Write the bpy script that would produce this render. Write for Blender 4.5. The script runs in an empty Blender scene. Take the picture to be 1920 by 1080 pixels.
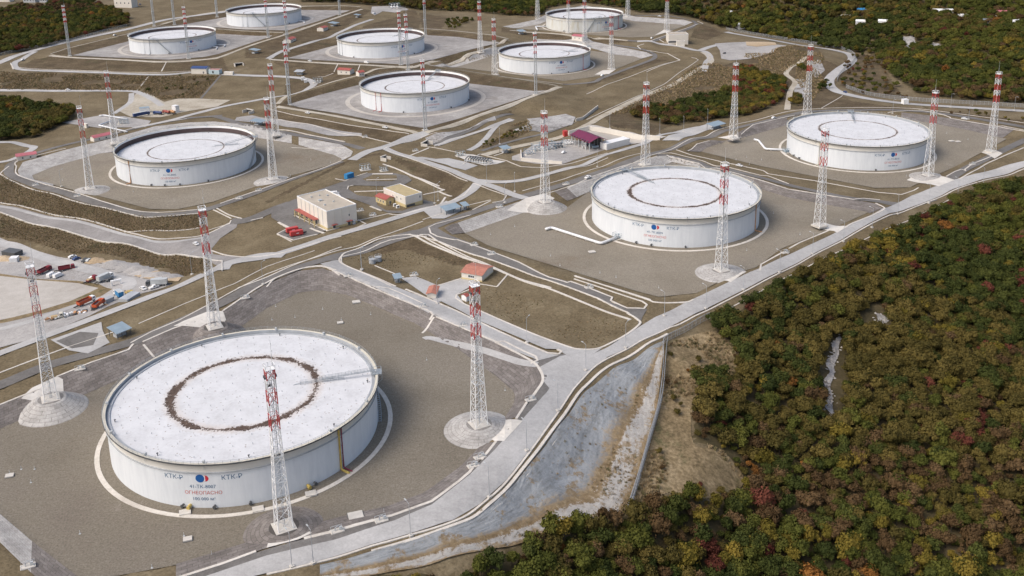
import bpy, bmesh, math, random
import numpy as np
from mathutils import Vector, Matrix
from mathutils.geometry import delaunay_2d_cdt
random.seed(7); rng = np.random.default_rng(11)
R = math.radians
scn = bpy.context.scene
COL = scn.collection

# ------------------------------------------------------------------ camera
FPX, PITCH, ROLL, PPY, CAMZ = 1901.267, 0.2675553, -0.0222123, 255.94, 201.016
_fw = np.array([0, math.cos(PITCH), -math.sin(PITCH)])
_rt = np.array([1.0, 0, 0]); _up = np.cross(_rt, _fw)
_c, _s = math.cos(ROLL), math.sin(ROLL)
_rt, _up = _c * _rt + _s * _up, -_s * _rt + _c * _up
cam = bpy.data.cameras.new('camera'); camo = bpy.data.objects.new('camera', cam); COL.objects.link(camo)
cam.sensor_width = 36; cam.lens = FPX / 1920 * 36
cam.shift_y = (PPY - 540) / 1920
cam.clip_start = 1; cam.clip_end = 20000
M = Matrix.Identity(4)
for i in range(3):
    M[i][0] = _rt[i]; M[i][1] = _up[i]; M[i][2] = -_fw[i]
M[2][3] = CAMZ
camo.matrix_world = M
scn.camera = camo

# ------------------------------------------------------------------ sky, sun, exposure
SUN_EL, SUN_AZ = 50, -118          # azimuth from +Y towards +X: the sun stands to the left, a little behind the camera
w = bpy.data.worlds.new('World'); scn.world = w; w.use_nodes = True
nt = w.node_tree; bg = nt.nodes['Background']
sky = nt.nodes.new('ShaderNodeTexSky'); sky.sky_type = 'NISHITA'; sky.sun_disc = False
sky.sun_elevation = R(SUN_EL); sky.sun_rotation = R(SUN_AZ)
sky.air_density = 1.0; sky.dust_density = 5.0; sky.ozone_density = 0.8
nt.links.new(sky.outputs[0], bg.inputs[0]); bg.inputs[1].default_value = 0.15
sl = bpy.data.lights.new('sun', 'SUN'); sl.energy = 1.15; sl.angle = R(30); sl.color = (1, 0.985, 0.96)
so = bpy.data.objects.new('sun', sl); COL.objects.link(so)
_sd = Vector((math.sin(R(SUN_AZ)) * math.cos(R(SUN_EL)), math.cos(R(SUN_AZ)) * math.cos(R(SUN_EL)), math.sin(R(SUN_EL))))
so.rotation_euler = _sd.to_track_quat('Z', 'Y').to_euler()
scn.view_settings.view_transform = 'Standard'; scn.view_settings.look = 'None'
scn.view_settings.gamma = 1; scn.view_settings.use_curve_mapping = False
scn.view_settings.exposure = 0.28

# ------------------------------------------------------------------ helpers
def tag(o, label=None, cat=None, group=None, kind=None):
    if label: o['label'] = label
    if cat: o['category'] = cat
    if group: o['group'] = group
    if kind: o['kind'] = kind
    return o
def link(o, parent=None):
    COL.objects.link(o)
    if parent is not None: o.parent = parent
    return o
def mesh(name, v, f, mats=None, mi=None, smooth=False, uv=None):
    me = bpy.data.meshes.new(name)
    me.from_pydata([tuple(map(float, p)) for p in v], [], [tuple(map(int, q)) for q in f])
    if mats is not None:
        for m in (mats if isinstance(mats, (list, tuple)) else [mats]): me.materials.append(m)
    if mi is not None: me.polygons.foreach_set('material_index', mi)
    if smooth: me.polygons.foreach_set('use_smooth', [True] * len(me.polygons))
    if uv is not None:
        l = me.uv_layers.new(name='UVMap')
        idx = np.zeros(len(me.loops), int); me.loops.foreach_get('vertex_index', idx)
        l.data.foreach_set('uv', np.asarray(uv, float)[idx].ravel())
    me.update()
    return me
def obj(name, me, parent=None, loc=None, rz=0):
    o = bpy.data.objects.new(name, me); link(o, parent)
    if loc is not None: o.location = tuple(map(float, loc))
    if rz: o.rotation_euler[2] = rz
    return o
def empty(name, loc, rz=0, label=None, cat=None, group=None):
    o = bpy.data.objects.new(name, None); o.empty_display_size = 1; link(o)
    o.location = tuple(map(float, loc)); o.rotation_euler[2] = rz
    return tag(o, label, cat, group)
def copy_tree(o, parent=None):
    c = o.copy(); COL.objects.link(c); c.parent = parent
    for ch in list(o.children): copy_tree(ch, c)
    return c
class MB:
    """collects boxes, bars and tubes for one mesh"""
    def __init__(s): s.v = []; s.f = []; s.m = []; s.mi = 0
    def add(s, v, f):
        n = len(s.v); s.v += [tuple(map(float, p)) for p in v]; s.f += [tuple(i + n for i in q) for q in f]; s.m += [s.mi] * len(f); return s
    def box(s, c, d, rz=0):
        cx, cy, cz = c; a, b, h = d[0] / 2, d[1] / 2, d[2] / 2; co, si = math.cos(rz), math.sin(rz)
        v = [(cx + x * co - y * si, cy + x * si + y * co, cz + z) for z in (-h, h) for x, y in ((-a, -b), (a, -b), (a, b), (-a, b))]
        return s.add(v, [(3, 2, 1, 0), (4, 5, 6, 7), (0, 1, 5, 4), (1, 2, 6, 5), (2, 3, 7, 6), (3, 0, 4, 7)])
    def bar(s, a, b, t=0.1, n=4, t2=None):
        a = Vector(a); b = Vector(b); d = (b - a)
        if d.length < 1e-6: return s
        q = d.to_track_quat('Z', 'Y'); t2 = t if t2 is None else t2
        v = []
        for p, r in ((a, t), (b, t2)):
            for k in range(n):
                an = 2 * math.pi * (k + .5) / n
                v.append(p + q @ Vector((math.cos(an) * r / 2 * (1.414 if n == 4 else 1), math.sin(an) * r / 2 * (1.414 if n == 4 else 1), 0)))
        f = [(k, (k + 1) % n, n + (k + 1) % n, n + k) for k in range(n)] + [tuple(range(n))[::-1], tuple(range(n, 2 * n))]
        return s.add(v, f)
    def tube(s, pts, r, n=8):
        pts = [Vector(p) for p in pts]; v = []; f = []
        for i, p in enumerate(pts):
            d = ((pts[min(i + 1, len(pts) - 1)] - pts[i]).normalized() + (pts[i] - pts[max(i - 1, 0)]).normalized())
            q = d.to_track_quat('Z', 'Y')
            for k in range(n):
                an = 2 * math.pi * k / n; v.append(p + q @ Vector((math.cos(an) * r, math.sin(an) * r, 0)))
        for i in range(len(pts) - 1):
            for k in range(n): f.append((i * n + k, i * n + (k + 1) % n, (i + 1) * n + (k + 1) % n, (i + 1) * n + k))
        f += [tuple(range(n))[::-1], tuple(range((len(pts) - 1) * n, len(pts) * n))]
        return s.add(v, f)
    def ring(s, prof, n=128, a0=0, a1=2 * math.pi, closed_prof=False):
        """revolve a profile [(r,z)..] about Z"""
        full = abs(a1 - a0 - 2 * math.pi) < 1e-6; m = n if full else n + 1; k = len(prof); v = []; f = []
        for i in range(m):
            a = a0 + (a1 - a0) * i / n
            v += [(r * math.cos(a), r * math.sin(a), z) for r, z in prof]
        for i in range(n):
            i2 = (i + 1) % m
            for j in range(k if closed_prof else k - 1):
                j2 = (j + 1) % k
                f.append((i * k + j, i2 * k + j, i2 * k + j2, i * k + j2))
        return s.add(v, f)
    def build(s, name, mats, parent=None, loc=None, rz=0, smooth=False):
        me = mesh(name, s.v, s.f, mats, s.m, smooth)
        return obj(name, me, parent, loc, rz)
    def me(s, name, mats, smooth=False): return mesh(name, s.v, s.f, mats, s.m, smooth)

# ------------------------------------------------------------------ materials
MATS = {}
def nodes(name):
    m = bpy.data.materials.new(name); m.use_nodes = True; n = m.node_tree
    MATS[name] = m
    return m, n, n.nodes['Principled BSDF']
def N(n, t, **k):
    x = n.nodes.new('ShaderNode' + t)
    for a, b in k.items(): setattr(x, a, b)
    return x
def noise(n, co, scale, detail=4, rough=.6):
    x = N(n, 'TexNoise'); x.inputs['Scale'].default_value = scale; x.inputs['Detail'].default_value = detail
    x.inputs['Roughness'].default_value = rough; n.links.new(co, x.inputs['Vector']); return x.outputs['Fac']
def ramp(n, fac, stops):
    x = N(n, 'ValToRGB'); e = x.color_ramp.elements
    while len(e) < len(stops): e.new(.5)
    for i, (p, c) in enumerate(stops): e[i].position = p; e[i].color = (*c, 1)
    n.links.new(fac, x.inputs[0]); return x.outputs['Color']
def mix(n, fac, a, b, mode='MIX'):
    x = N(n, 'MixRGB', blend_type=mode)
    for i, q in enumerate((fac, a, b)):
        if isinstance(q, (int, float)): x.inputs[i].default_value = q
        elif isinstance(q, tuple): x.inputs[i].default_value = (*q, 1)
        else: n.links.new(q, x.inputs[i])
    return x.outputs[0]
def mth(n, op, a, b=None, c=None):
    x = N(n, 'Math', operation=op)
    for i, q in enumerate((a, b, c)):
        if q is None: continue
        if isinstance(q, (int, float)): x.inputs[i].default_value = q
        else: n.links.new(q, x.inputs[i])
    return x.outputs[0]
def smooth(n, v, a, b):
    x = N(n, 'MapRange', interpolation_type='SMOOTHSTEP'); n.links.new(v, x.inputs[0])
    x.inputs[1].default_value = a; x.inputs[2].default_value = b; return x.outputs[0]
def bump(n, p, h, st=.3, d=.1):
    x = N(n, 'Bump'); x.inputs['Strength'].default_value = st; x.inputs['Distance'].default_value = d
    n.links.new(h, x.inputs['Height']); n.links.new(x.outputs[0], p.inputs['Normal'])
def wpos(n): return N(n, 'NewGeometry').outputs['Position']
def opos(n): return N(n, 'TexCoord').outputs['Object']
def plain(name, c, rough=.7, metal=0, var=.12, sc=.6):
    m, n, p = nodes(name)
    f = noise(n, opos(n), sc, 5)
    lo = tuple(max(0, x * (1 - var)) for x in c); hi = tuple(min(1, x * (1 + var)) for x in c)
    n.links.new(ramp(n, f, [(.3, lo), (.7, hi)]), p.inputs['Base Color'])
    p.inputs['Roughness'].default_value = rough; p.inputs['Metallic'].default_value = metal
    return m
def surface(name, cols, s1, s2, rough=.95, spots=None, fine=None, bs=.35):
    """two-scale noise surface in world space: cols = 3 colours dark..light"""
    m, n, p = nodes(name); co = wpos(n)
    a = noise(n, co, s1, 6, .65); b = noise(n, co, s2, 5, .7)
    f = mth(n, 'ADD', mth(n, 'MULTIPLY', a, .6), mth(n, 'MULTIPLY', b, .4))
    c = ramp(n, f, [(.36, cols[0]), (.5, cols[1]), (.64, cols[2])])
    if spots:
        for (scale, lo, hi, col, amt) in spots:
            c = mix(n, mth(n, 'MULTIPLY', smooth(n, noise(n, co, scale, 6, .7), lo, hi), amt), c, col)
    if fine:
        c = mix(n, fine[1], c, ramp(n, noise(n, co, fine[0], 3, .7), [(.3, (.25, .25, .25)), (.7, (.8, .8, .8))]), 'OVERLAY')
    n.links.new(c, p.inputs['Base Color']); p.inputs['Roughness'].default_value = rough
    p.inputs['Specular IOR Level'].default_value = .2
    bump(n, p, b, bs, .3)
    return m
G_EARTH = surface('dry_grass', [(.105, .08, .046), (.147, .115, .068), (.198, .16, .1)], .05, .5,
                  spots=[(.02, .58, .75, (.085, .072, .04), .5), (.013, .62, .74, (.27, .225, .175), .5), (.2, .62, .7, (.09, .066, .04), .5)], fine=(1.1, .6))
G_BANK = surface('dark_bank', [(.062, .045, .026), (.1, .074, .043), (.15, .115, .07)], .07, .6, spots=[(.05, .55, .7, (.06, .062, .028), .6), (.09, .64, .74, (.26, .22, .17), .5)], fine=(.9, .6), bs=.7)
G_GRAVEL = surface('brown_gravel', [(.182, .158, .122), (.226, .199, .157), (.274, .246, .2)], .018, .6,
                   spots=[(.016, .56, .72, (.175, .13, .09), .5), (.05, .62, .7, (.31, .28, .245), .4), (.009, .52, .68, (.16, .132, .105), .6)], fine=(1.6, .55))
G_GRAVD = surface('dark_gravel', [(.15, .13, .1), (.187, .165, .13), (.23, .206, .167)], .018, .6,
                   spots=[(.016, .56, .72, (.165, .125, .09), .5), (.05, .62, .7, (.25, .222, .19), .4), (.009, .52, .68, (.135, .112, .09), .6)], fine=(1.6, .55))
G_GREY = surface('grey_gravel', [(.21, .195, .185), (.29, .275, .26), (.40, .385, .365)], .02, .12,
                 spots=[(.04, .6, .72, (.5, .48, .45), .6), (.018, .58, .7, (.2, .16, .13), .5)], fine=(.9, .3))
G_YARD = surface('crushed_stone', [(.25, .24, .23), (.34, .325, .31), (.42, .4, .38)], .03, .3, spots=[(.05, .6, .75, (.3, .24, .18), .5)], fine=(1.2, .3))
G_PALE = surface('pale_sand', [(.37, .34, .3), (.44, .41, .37), (.5, .47, .43)], .02, .2, fine=(1.5, .2))
G_SAND = surface('yellow_sand', [(.33, .25, .16), (.43, .33, .22), (.5, .41, .3)], .04, .3, fine=(1.2, .3))
G_ASPH = surface('asphalt', [(.122, .114, .106), (.162, .153, .143), (.198, .188, .177)], .05, .5, spots=[(.12, .62, .72, (.26, .245, .235), .5)], fine=(1.4, .25), bs=.1)
G_CONC = surface('concrete_road', [(.33, .322, .312), (.4, .392, .38), (.47, .46, .448)], .03, .35, spots=[(.09, .62, .75, (.25, .24, .235), .5)], fine=(1.3, .2), bs=.1)
G_KERB = surface('pale_concrete', [(.46, .42, .37), (.58, .54, .48), (.67, .63, .57)], .06, .6, fine=(1.5, .2), bs=.1)
G_APRON = surface('apron_concrete', [(.5, .47, .42), (.6, .57, .52), (.68, .65, .6)], .05, .5, spots=[(.1, .6, .75, (.4, .36, .31), .5)], bs=.1)
G_ROCK = surface('rock_face', [(.17, .16, .15), (.32, .31, .3), (.46, .45, .43)], .06, .35, spots=[(.08, .56, .66, (.1, .075, .05), .8)], fine=(.8, .5), bs=.8)
G_TRACK = surface('dirt_track', [(.3, .26, .2), (.4, .36, .29), (.48, .44, .37)], .05, .3, fine=(1, .3))
G_BLUE = surface('geotextile_slope', [(.2, .22, .24), (.3, .33, .36), (.4, .43, .46)], .04, .22,
                 spots=[(.06, .56, .68, (.2, .15, .09), .75), (.15, .6, .7, (.16, .16, .15), .5)], fine=(.9, .5), bs=.7)
G_SCRUB = surface('scrub_grass', [(.12, .09, .048), (.2, .15, .084), (.29, .225, .135)], .05, .4,
                  spots=[(.07, .55, .68, (.065, .075, .03), .65), (.04, .62, .72, (.36, .32, .27), .5)], fine=(.8, .5), bs=.7)
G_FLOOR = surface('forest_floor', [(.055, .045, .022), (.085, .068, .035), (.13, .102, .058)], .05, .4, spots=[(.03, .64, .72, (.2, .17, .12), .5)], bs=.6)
def block_mat(name, c0, c1, mort, bw, bh, off=.5):
    m, n, p = nodes(name); uv = N(n, 'TexCoord').outputs['UV']
    b = N(n, 'TexBrick'); b.offset = off; n.links.new(uv, b.inputs['Vector'])
    b.inputs['Color1'].default_value = (*c0, 1); b.inputs['Color2'].default_value = (*c1, 1); b.inputs['Mortar'].default_value = (*mort, 1)
    b.inputs['Scale'].default_value = 1; b.inputs['Mortar Size'].default_value = .09; b.inputs['Brick Width'].default_value = bw; b.inputs['Row Height'].default_value = bh
    b.inputs['Mortar Smooth'].default_value = .5
    f = noise(n, wpos(n), .12, 6, .7); g = noise(n, wpos(n), 1.0, 4)
    c = mix(n, .55, b.outputs['Color'], ramp(n, f, [(.3, (.25, .23, .21)), (.7, (.75, .74, .72))]), 'OVERLAY')
    c = mix(n, .25, c, ramp(n, g, [(.3, (.2, .2, .2)), (.7, (.8, .8, .8))]), 'OVERLAY')
    n.links.new(c, p.inputs['Base Color']); p.inputs['Roughness'].default_value = .95
    bump(n, p, b.outputs['Fac'], .5, -.1)
    return m
G_STONE = block_mat('stone_revetment', (.15, .134, .123), (.22, .2, .187), (.085, .077, .07), 3.4, 1.7)
G_WORN = surface('worn_asphalt', [(.2, .188, .178), (.25, .236, .226), (.3, .285, .275)], .05, .5, spots=[(.1, .6, .72, (.36, .345, .33), .5)], fine=(1.4, .25), bs=.1)
G_SLAB = block_mat('slab_revetment', (.36, .35, .335), (.43, .42, .405), (.22, .21, .2), 3.4, 1.7)

def eroded():
    m, n, p = nodes('eroded_slope'); uv = N(n, 'TexCoord').outputs['UV']; sp = N(n, 'SeparateXYZ'); n.links.new(uv, sp.inputs[0]); co = wpos(n)
    st = N(n, 'CombineXYZ'); n.links.new(mth(n, 'MULTIPLY', sp.outputs[0], .09), st.inputs[0]); n.links.new(mth(n, 'MULTIPLY', sp.outputs[1], 9), st.inputs[1])
    a = noise(n, st.outputs[0], 1.0, 6, .7); b = noise(n, co, .45, 7, .8); c_ = noise(n, co, .05, 4)
    v = mth(n, 'ADD', sp.outputs[1], mth(n, 'ADD', mth(n, 'MULTIPLY', mth(n, 'SUBTRACT', a, .5), .34), mth(n, 'MULTIPLY', mth(n, 'SUBTRACT', b, .5), .4)))
    blue = ramp(n, mth(n, 'ADD', mth(n, 'MULTIPLY', a, .6), mth(n, 'MULTIPLY', b, .4)), [(.36, (.17, .175, .172)), (.48, (.27, .283, .29)), (.62, (.36, .376, .386))])
    scr = ramp(n, b, [(.32, (.13, .09, .05)), (.5, (.24, .175, .1)), (.68, (.36, .29, .19))]); rub = ramp(n, b, [(.3, (.27, .25, .22)), (.5, (.4, .38, .35)), (.7, (.5, .48, .45))])
    col = mix(n, smooth(n, v, .44, .62), blue, scr); col = mix(n, mth(n, 'MULTIPLY', smooth(n, v, .68, .74), mth(n, 'SUBTRACT', 1, smooth(n, v, .9, .96))), col, rub)
    col = mix(n, mth(n, 'MULTIPLY', smooth(n, noise(n, co, .14, 7, .78), .53, .61), .9), col, scr)
    col = mix(n, mth(n, 'MULTIPLY', smooth(n, noise(n, co, .5, 5, .8), .62, .68), .6), col, (.1, .08, .05))
    n.links.new(col, p.inputs['Base Color']); p.inputs['Roughness'].default_value = .95; p.inputs['Specular IOR Level'].default_value = .15; bump(n, p, b, .9, .5)
    return m
G_ERODE = eroded()
# ------------------------------------------------------------------ plan of the site: photo survey points turned into ground points
WIN = dict(F=(0, 0, 1), A=(0, 540, 2), B=(500, 540, 2), C=(1000, 540, 2), D=(0, 180, 3), E=(500, 180, 3), G=(0, 0, 3), H=(560, 0, 2.8235),
           K=(1000, 180, 2.087), I=(1200, 0, 2.667), P=(520, 310, 5.3333), S=(620, 420, 3.2), T=(960, 200, 6), Y=(0, 440, 5.4),
           a=(0, 0, 8), b=(240, 0, 8), c=(460, 0, 8), d=(680, 0, 8), e=(900, 0, 8), f=(1120, 0, 8), g=(1340, 0, 6.353), h=(1620, 0, 6.353),
           i=(0, 120, 8), j=(220, 120, 8), k=(440, 120, 8), l=(660, 180, 6.353), m=(840, 220, 6.353), n=(1100, 100, 6.353), o=(1380, 80, 6.353),
           p=(1640, 120, 4.91), q=(180, 600, 5.4))
def Q(s):
    """'W x y x y ...' -> list of (px, py); W names a survey sheet; several sheets may follow each other"""
    out = []; wn = None; nums = []
    for t in s.split():
        if t[0].isalpha(): wn = WIN[t]; nums = []
        else:
            nums.append(float(t))
            if len(nums) == 2: out.append((wn[0] + nums[0] / wn[2], wn[1] + nums[1] / wn[2])); nums = []
    return out
def ray(px, py): return _fw + _rt * (px - 960) / FPX - _up * (py - PPY) / FPX
def at(px, py, z):
    d = ray(px, py); t = (z - CAMZ) / d[2]; return np.array([d[0] * t, d[1] * t, z])

TANKS = dict(A=(-99.8, 333.5, 0.), B=(92.95, 553.1, -1.28), C=(243.35, 688.3, -3.69), D=(-232.0, 694.7, -5.31), E=(-84.7, 874.5, -2.99),
             F=(35.6, 1042.1, -7.83), G=(-142.5, 1109.4, -.53), H=(93.35, 1257.4, -2.62), I=(-387.1, 1155.6, .51), J=(-320.5, 1323.1, 2.52))
def zl(s, z):
    """survey line with one height, or with heights per point"""
    p = Q(s)
    if not isinstance(z, (list, tuple)): z = [z] * len(p)
    zz = np.interp(np.linspace(0, 1, len(p)), np.linspace(0, 1, len(z)), z)
    return [(x, y, h) for (x, y), h in zip(p, zz)]
def zp(*t): return [tuple(map(float, q)) for q in t]
CREST = dict(
 A=zp((-140,880,4),(-60,785,4.5),(0,758,4.5),(75,728,4.5),(107,705,4.5),(245,648,4.5),(325,615,4.5),(415,585,4.5),(500,530,4.5),(560,505,4.5),(605,500,4.5),(650,515,4.5),(710,540,4.5),(790,577,4),(935,642,3.5),(990,672,3),(1012,692,2.5),(1018,712,2.5),(1005,735,2.5),(970,780,2),(930,827,2),(880,885,1.5),(810,940,1.5),(735,967,1.5),(660,985,1.5),(500,1028,1.5),(330,1085,1.5),(150,1140,1.5),(60,1075,1.5),(0,1015,2),(-60,960,2.5)),
 B=zp((857,417,2.5),(985,372,2.5),(1065,352,2.5),(1110,330,2.5),(1230,292,2.5),(1255,290,2.2),(1307,305,2),(1426,338,2),(1479,355,1.5),(1642,381,1),(1659,391,1),(1637,403,1),(1580,427,.8),(1479,467,.8),(1426,506,.5),(1398,511,.5),(1311,558,.3),(1283,566,.3),(1230,566,.3),(1206,558,.3),(1077,518,.3),(893,460,1),(845,440,1.5),(832,430,2)),
 C=zp((1268,281,-1),(1307,269,-.5),(1375,258,-.5),(1412,233,-.5),(1474,218,-.5),(1527,211,-.5),(1671,209,-.5),(1747,216,-.7),(1815,226,-1),(1920,242,-1.2),(1935,255,-1.5),(1910,266,-2),(1862,288,-2.3),(1810,314,-2.5),(1714,357,-2.5),(1690,364,-2.5),(1647,360,-2.3),(1527,338,-2),(1431,319,-1.6),(1297,290,-1.3)),
 D=zp((32,320,-3),(43,303,-2.5),(123,280,-1.5),(213,258,-1.5),(290,236,-1.5),(350,229,-1.5),(400,227,-1.5),(467,233,-1.7),(547,253,-2),(640,270,-2.2),(663,283,-2.5),(660,293,-2.7),(600,320,-3),(500,350,-3.5),(417,380,-3.5),(370,393,-3.5),(300,398,-3.5),(260,395,-3.5),(193,377,-3.5),(100,350,-3.5),(37,330,-3.2)),
 E=zp((520,197,0),(560,175,1),(677,142,1),(709,131,1),(801,122,.5),(893,138,-.5),(1020,158,-1.5),(1045,163,-2),(1035,166,-2),(861,227,-2),(804,244,-1.8),(787,244,-1.5),(702,230,-1.5),(631,216,-1.5),(560,204,-1)),
 F=zp((801,122,-1),(889,101,-2.8),(932,88,-4),(1010,72,-4.5),(1100,70,-4.5),(1150,85,-4.5),(1212,97,-4.8),(1226,103,-5.2),(1215,113,-6),(1134,142,-6.5),(1112,152,-6.5),(1056,156,-6.5),(942,142,-6),(854,129,-5.5)),
 G=zp((504,109,1.5),(530,95,2.2),(585,77,2.5),(631,72,2.5),(713,52,2.5),(787,55,2.5),(842,59,2.2),(917,67,1.8),(953,74,1.2),(900,94,1),(805,115,.8),(772,125,.8),(730,123,.8),(680,120,.8),(580,115,.8),(515,111,1)),
 H=zp((939,50,-.8),(1004,36,.3),(1025,26,.5),(1095,8,.5),(1160,22,.5),(1190,30,.4),(1282,36,0),(1300,42,-.3),(1300,46,-.5),(1270,59,-1),(1226,74,-1.3),(1207,75,-1.5),(1177,74,-1.5),(1120,70,-1.5),(1050,62,-1.3),(956,55,-1)),
 I=zp((95,102,2.5),(125,92,3),(237,65,3.5),(302,48,4),(330,50,4.2),(405,55,4.2),(460,59,4.2),(531,62,4),(531,65,3.6),(477,81,2.2),(415,104,1.8),(390,109,1.8),(315,114,1.8),(240,111,1.8),(137,106,2)),
 J=zp((302,46,4.2),(365,30,5),(424,21,5.5),(470,8,5.5),(520,2,5.5),(565,11,5.5),(647,12,5.3),(675,14,5),(679,16,4.8),(592,44,4.2),(531,60.5,4.2),(460,57.5,4.3),(405,53.5,4.3)))
TOE = dict(
 A='F -100 850 0 805 165 738 300 680 420 635 500 577 560 548 600 543 650 552 780 607 860 655 930 705 965 735 965 755 935 800 880 862 800 922 730 948 650 966 500 1005 330 1058 150 1090 60 1015 0 963 -70 900',
 B='F 872 437 987 397 1060 393 1112 355 1200 318 1260 302 1320 318 1431 356 1479 372 1628 398 1570 424 1465 466 1417 501 1380 512 1306 549 1235 556 1195 546 1077 510 920 462',
 C='F 1310 283 1340 274 1420 250 1480 232 1530 222 1671 221 1747 231 1815 244 1885 261 1850 280 1790 312 1705 351 1640 352 1530 331 1430 312',
 D='F 60 330 100 313 187 288 213 286 300 262 350 255 400 250 480 258 547 271 633 293 640 302 590 318 520 335 400 378 333 392 283 392 200 371 67 339',
 E='F 542 197 600 179 673 160 780 141 879 157 1000 171 1022 170 861 222 795 240 702 226 631 212 570 203',
 F='F 822 124 925 104 1010 82 1112 96 1190 106 1203 110 1120 143 1056 152 950 138 870 128',
 G='F 540 109 631 85 713 64 795 66 860 70 915 78 935 79 800 113 765 121 680 117 580 112',
 H='F 962 53 1010 46 1030 36 1095 18 1160 34 1190 40 1275 46 1285 48 1225 69 1177 70 1120 66 1050 59',
 I='F 137 104 237 79 300 62 350 60 405 64 477 68 510 68 460 84 410 101 380 107 315 112 240 109',
 J='F 330 48 357 44 425 32 470 18 520 13 565 19 655 20 592 41 540 57 460 55.5 410 51.5')
CTRL = []          # (px, py, z) terrain control
for k in TANKS:
    CTRL += [(x, y, z) for x, y, z in CREST[k]]
    CTRL += [(x, y, TANKS[k][2]) for x, y in Q(TOE[k])]
L = lambda s, z: CTRL.extend(zl(s, z))
# east road and the slope below it
L('F 300 1105 500 1078 585 1057 700 1022 770 1003 850 977 900 947 950 902 1000 838 1050 768 1090 712 1140 672 1220 632 1290 600 1460 513 1580 450 1680 400 1786 357 1843 338 1920 316 2050 280', [1.3, 1.3, 1, .8, 0, -1, -2, -3, -3.5])
L('F 640 1050 735 1025 800 1008 870 985 930 945 990 890 1050 815 1110 745 1170 690 1240 650 1330 598', [.3, .2, 0, -.5, -1, -1.2, -1.5])
L('F 700 1056 800 1026 900 990 990 942 1060 893 1120 832 1180 762 1215 702 1240 668', [-.6, -1.5, -4, -6.5, -8, -8.5, -8, -6, -3])
L('F 600 1090 800 1056 960 1020 1060 985 1170 968', [-1, -3.5, -7, -9.5, -12])
L('F 1245 645 1240 690 1235 760 1215 835 1195 900 1175 965', [-3, -6, -8, -10, -12, -13])
L('F 1300 640 1330 720 1340 820 1300 910', [-5, -9, -13, -16])
CTRL += zp((1340,600,-3),(1420,556,-3),(1500,512,-3.5),(1604,465,-4),(1700,420,-4.5),(1800,370,-5),(1920,335,-6),(2050,290,-6),
           (1450,640,-8),(1600,540,-8),(1750,470,-10),(1920,420,-12),(1450,760,-16),(1560,680,-17),(1650,620,-15),(1800,560,-17),(1920,520,-18),
           (1400,860,-22),(1560,800,-22),(1700,720,-23),(1920,640,-26),(1400,960,-28),(1600,920,-31),(1800,860,-33),(1920,820,-34),
           (1000,1080,-12),(1200,1050,-21),(1400,1080,-34),(1650,1080,-42),(1920,1080,-46),(850,1100,-7),(700,1110,-3),(1100,1200,-24),(1500,1250,-48),(2050,1000,-46),(2050,700,-30),(2050,450,-14))
# west: main road, yard, the two banks below tank D
L('F -80 695 0 662 125 615 325 540 427 493 500 482 633 440 793 393 840 384', [2.5, 2.5, 2, 1.5, 1, .5, 0, 0])
L('F -60 745 0 722 100 682 250 640 340 602 500 525 633 480 787 435 833 417', [4.3, 4.3, 4.3, 4.2, 3.5, 2.2, 2])
L('F -60 640 0 615 70 592 200 556 300 527 400 497', [-6, -6, -5, -4, -2, -.5])
L('Y 0 900 480 740 900 600 1100 540 1000 480 400 410 0 370', [-9, -9, -10, -10, -11, -12, -12.5])
L('D 0 600 300 672 740 772 860 806 1000 812 1150 790 1290 720', [-8, -8, -7.5, -7, -6, -4.5])
L('D 0 655 300 745 700 835 1000 892 1180 915', [-8.2, -8.2, -7.5, -6.5, -4])
L('D 0 790 400 885 900 965 1160 1010', [-13, -13, -12, -7])
L('D 5 440 100 490 300 550 600 630 740 665 850 680 1130 660 1290 705', [-3.3, -3.6, -3.6, -3.6, -3.3])
L('D -150 420 0 300 -60 200', [-5, -5, -6])
CTRL += zp((60,500,-12.5),(150,530,-11),(250,520,-10),(0,470,-13),(-80,520,-13),(-80,440,-10),(-80,380,-7),(300,545,-3))
# block of service buildings, garden
L('P 0 420 440 240 900 75 1150 75 1345 150 1560 400 1110 480 500 640 0 700', -1.2)
CTRL += [(x, y, -1.2) for x, y in Q('P 100 450 300 400 600 450 700 300 900 450 400 600 1000 250 1200 300 1300 400 250 560 100 600 500 350 820 560 160 500 500 650 800 572 1060 330 1285 424 1452 384')]
L('E 0 580 250 470 480 350 640 320', [-2.5, -2.5, -2.5, -2])
L('E 660 330 830 350 980 400 1130 480 1170 490 1060 590', [-1.2, -.8, -.2, 0, 0, 0])
L('E 670 380 1000 530 1040 560 940 610', -2.5)
CTRL += [(x, y, z) for (x, y), z in zip(Q('S 75 205 330 95 480 80 870 225 1300 390 1830 580 1760 670 1600 745 1190 640 890 505 640 470 390 375 100 255'), [2, 2, 2, 1.6, 1.3, 1, .8, .8, 1, 1.3, 1.5, 2, 2])]
CTRL += [(x, y, 0.) for x, y in Q('S 230 190 450 150 800 260 640 330 420 310 1100 380 1600 580 1500 660 1150 560 950 470')]
CTRL += [(x, y, .6) for x, y in Q('S 700 380 860 350 980 350 620 420 750 400')]
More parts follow.
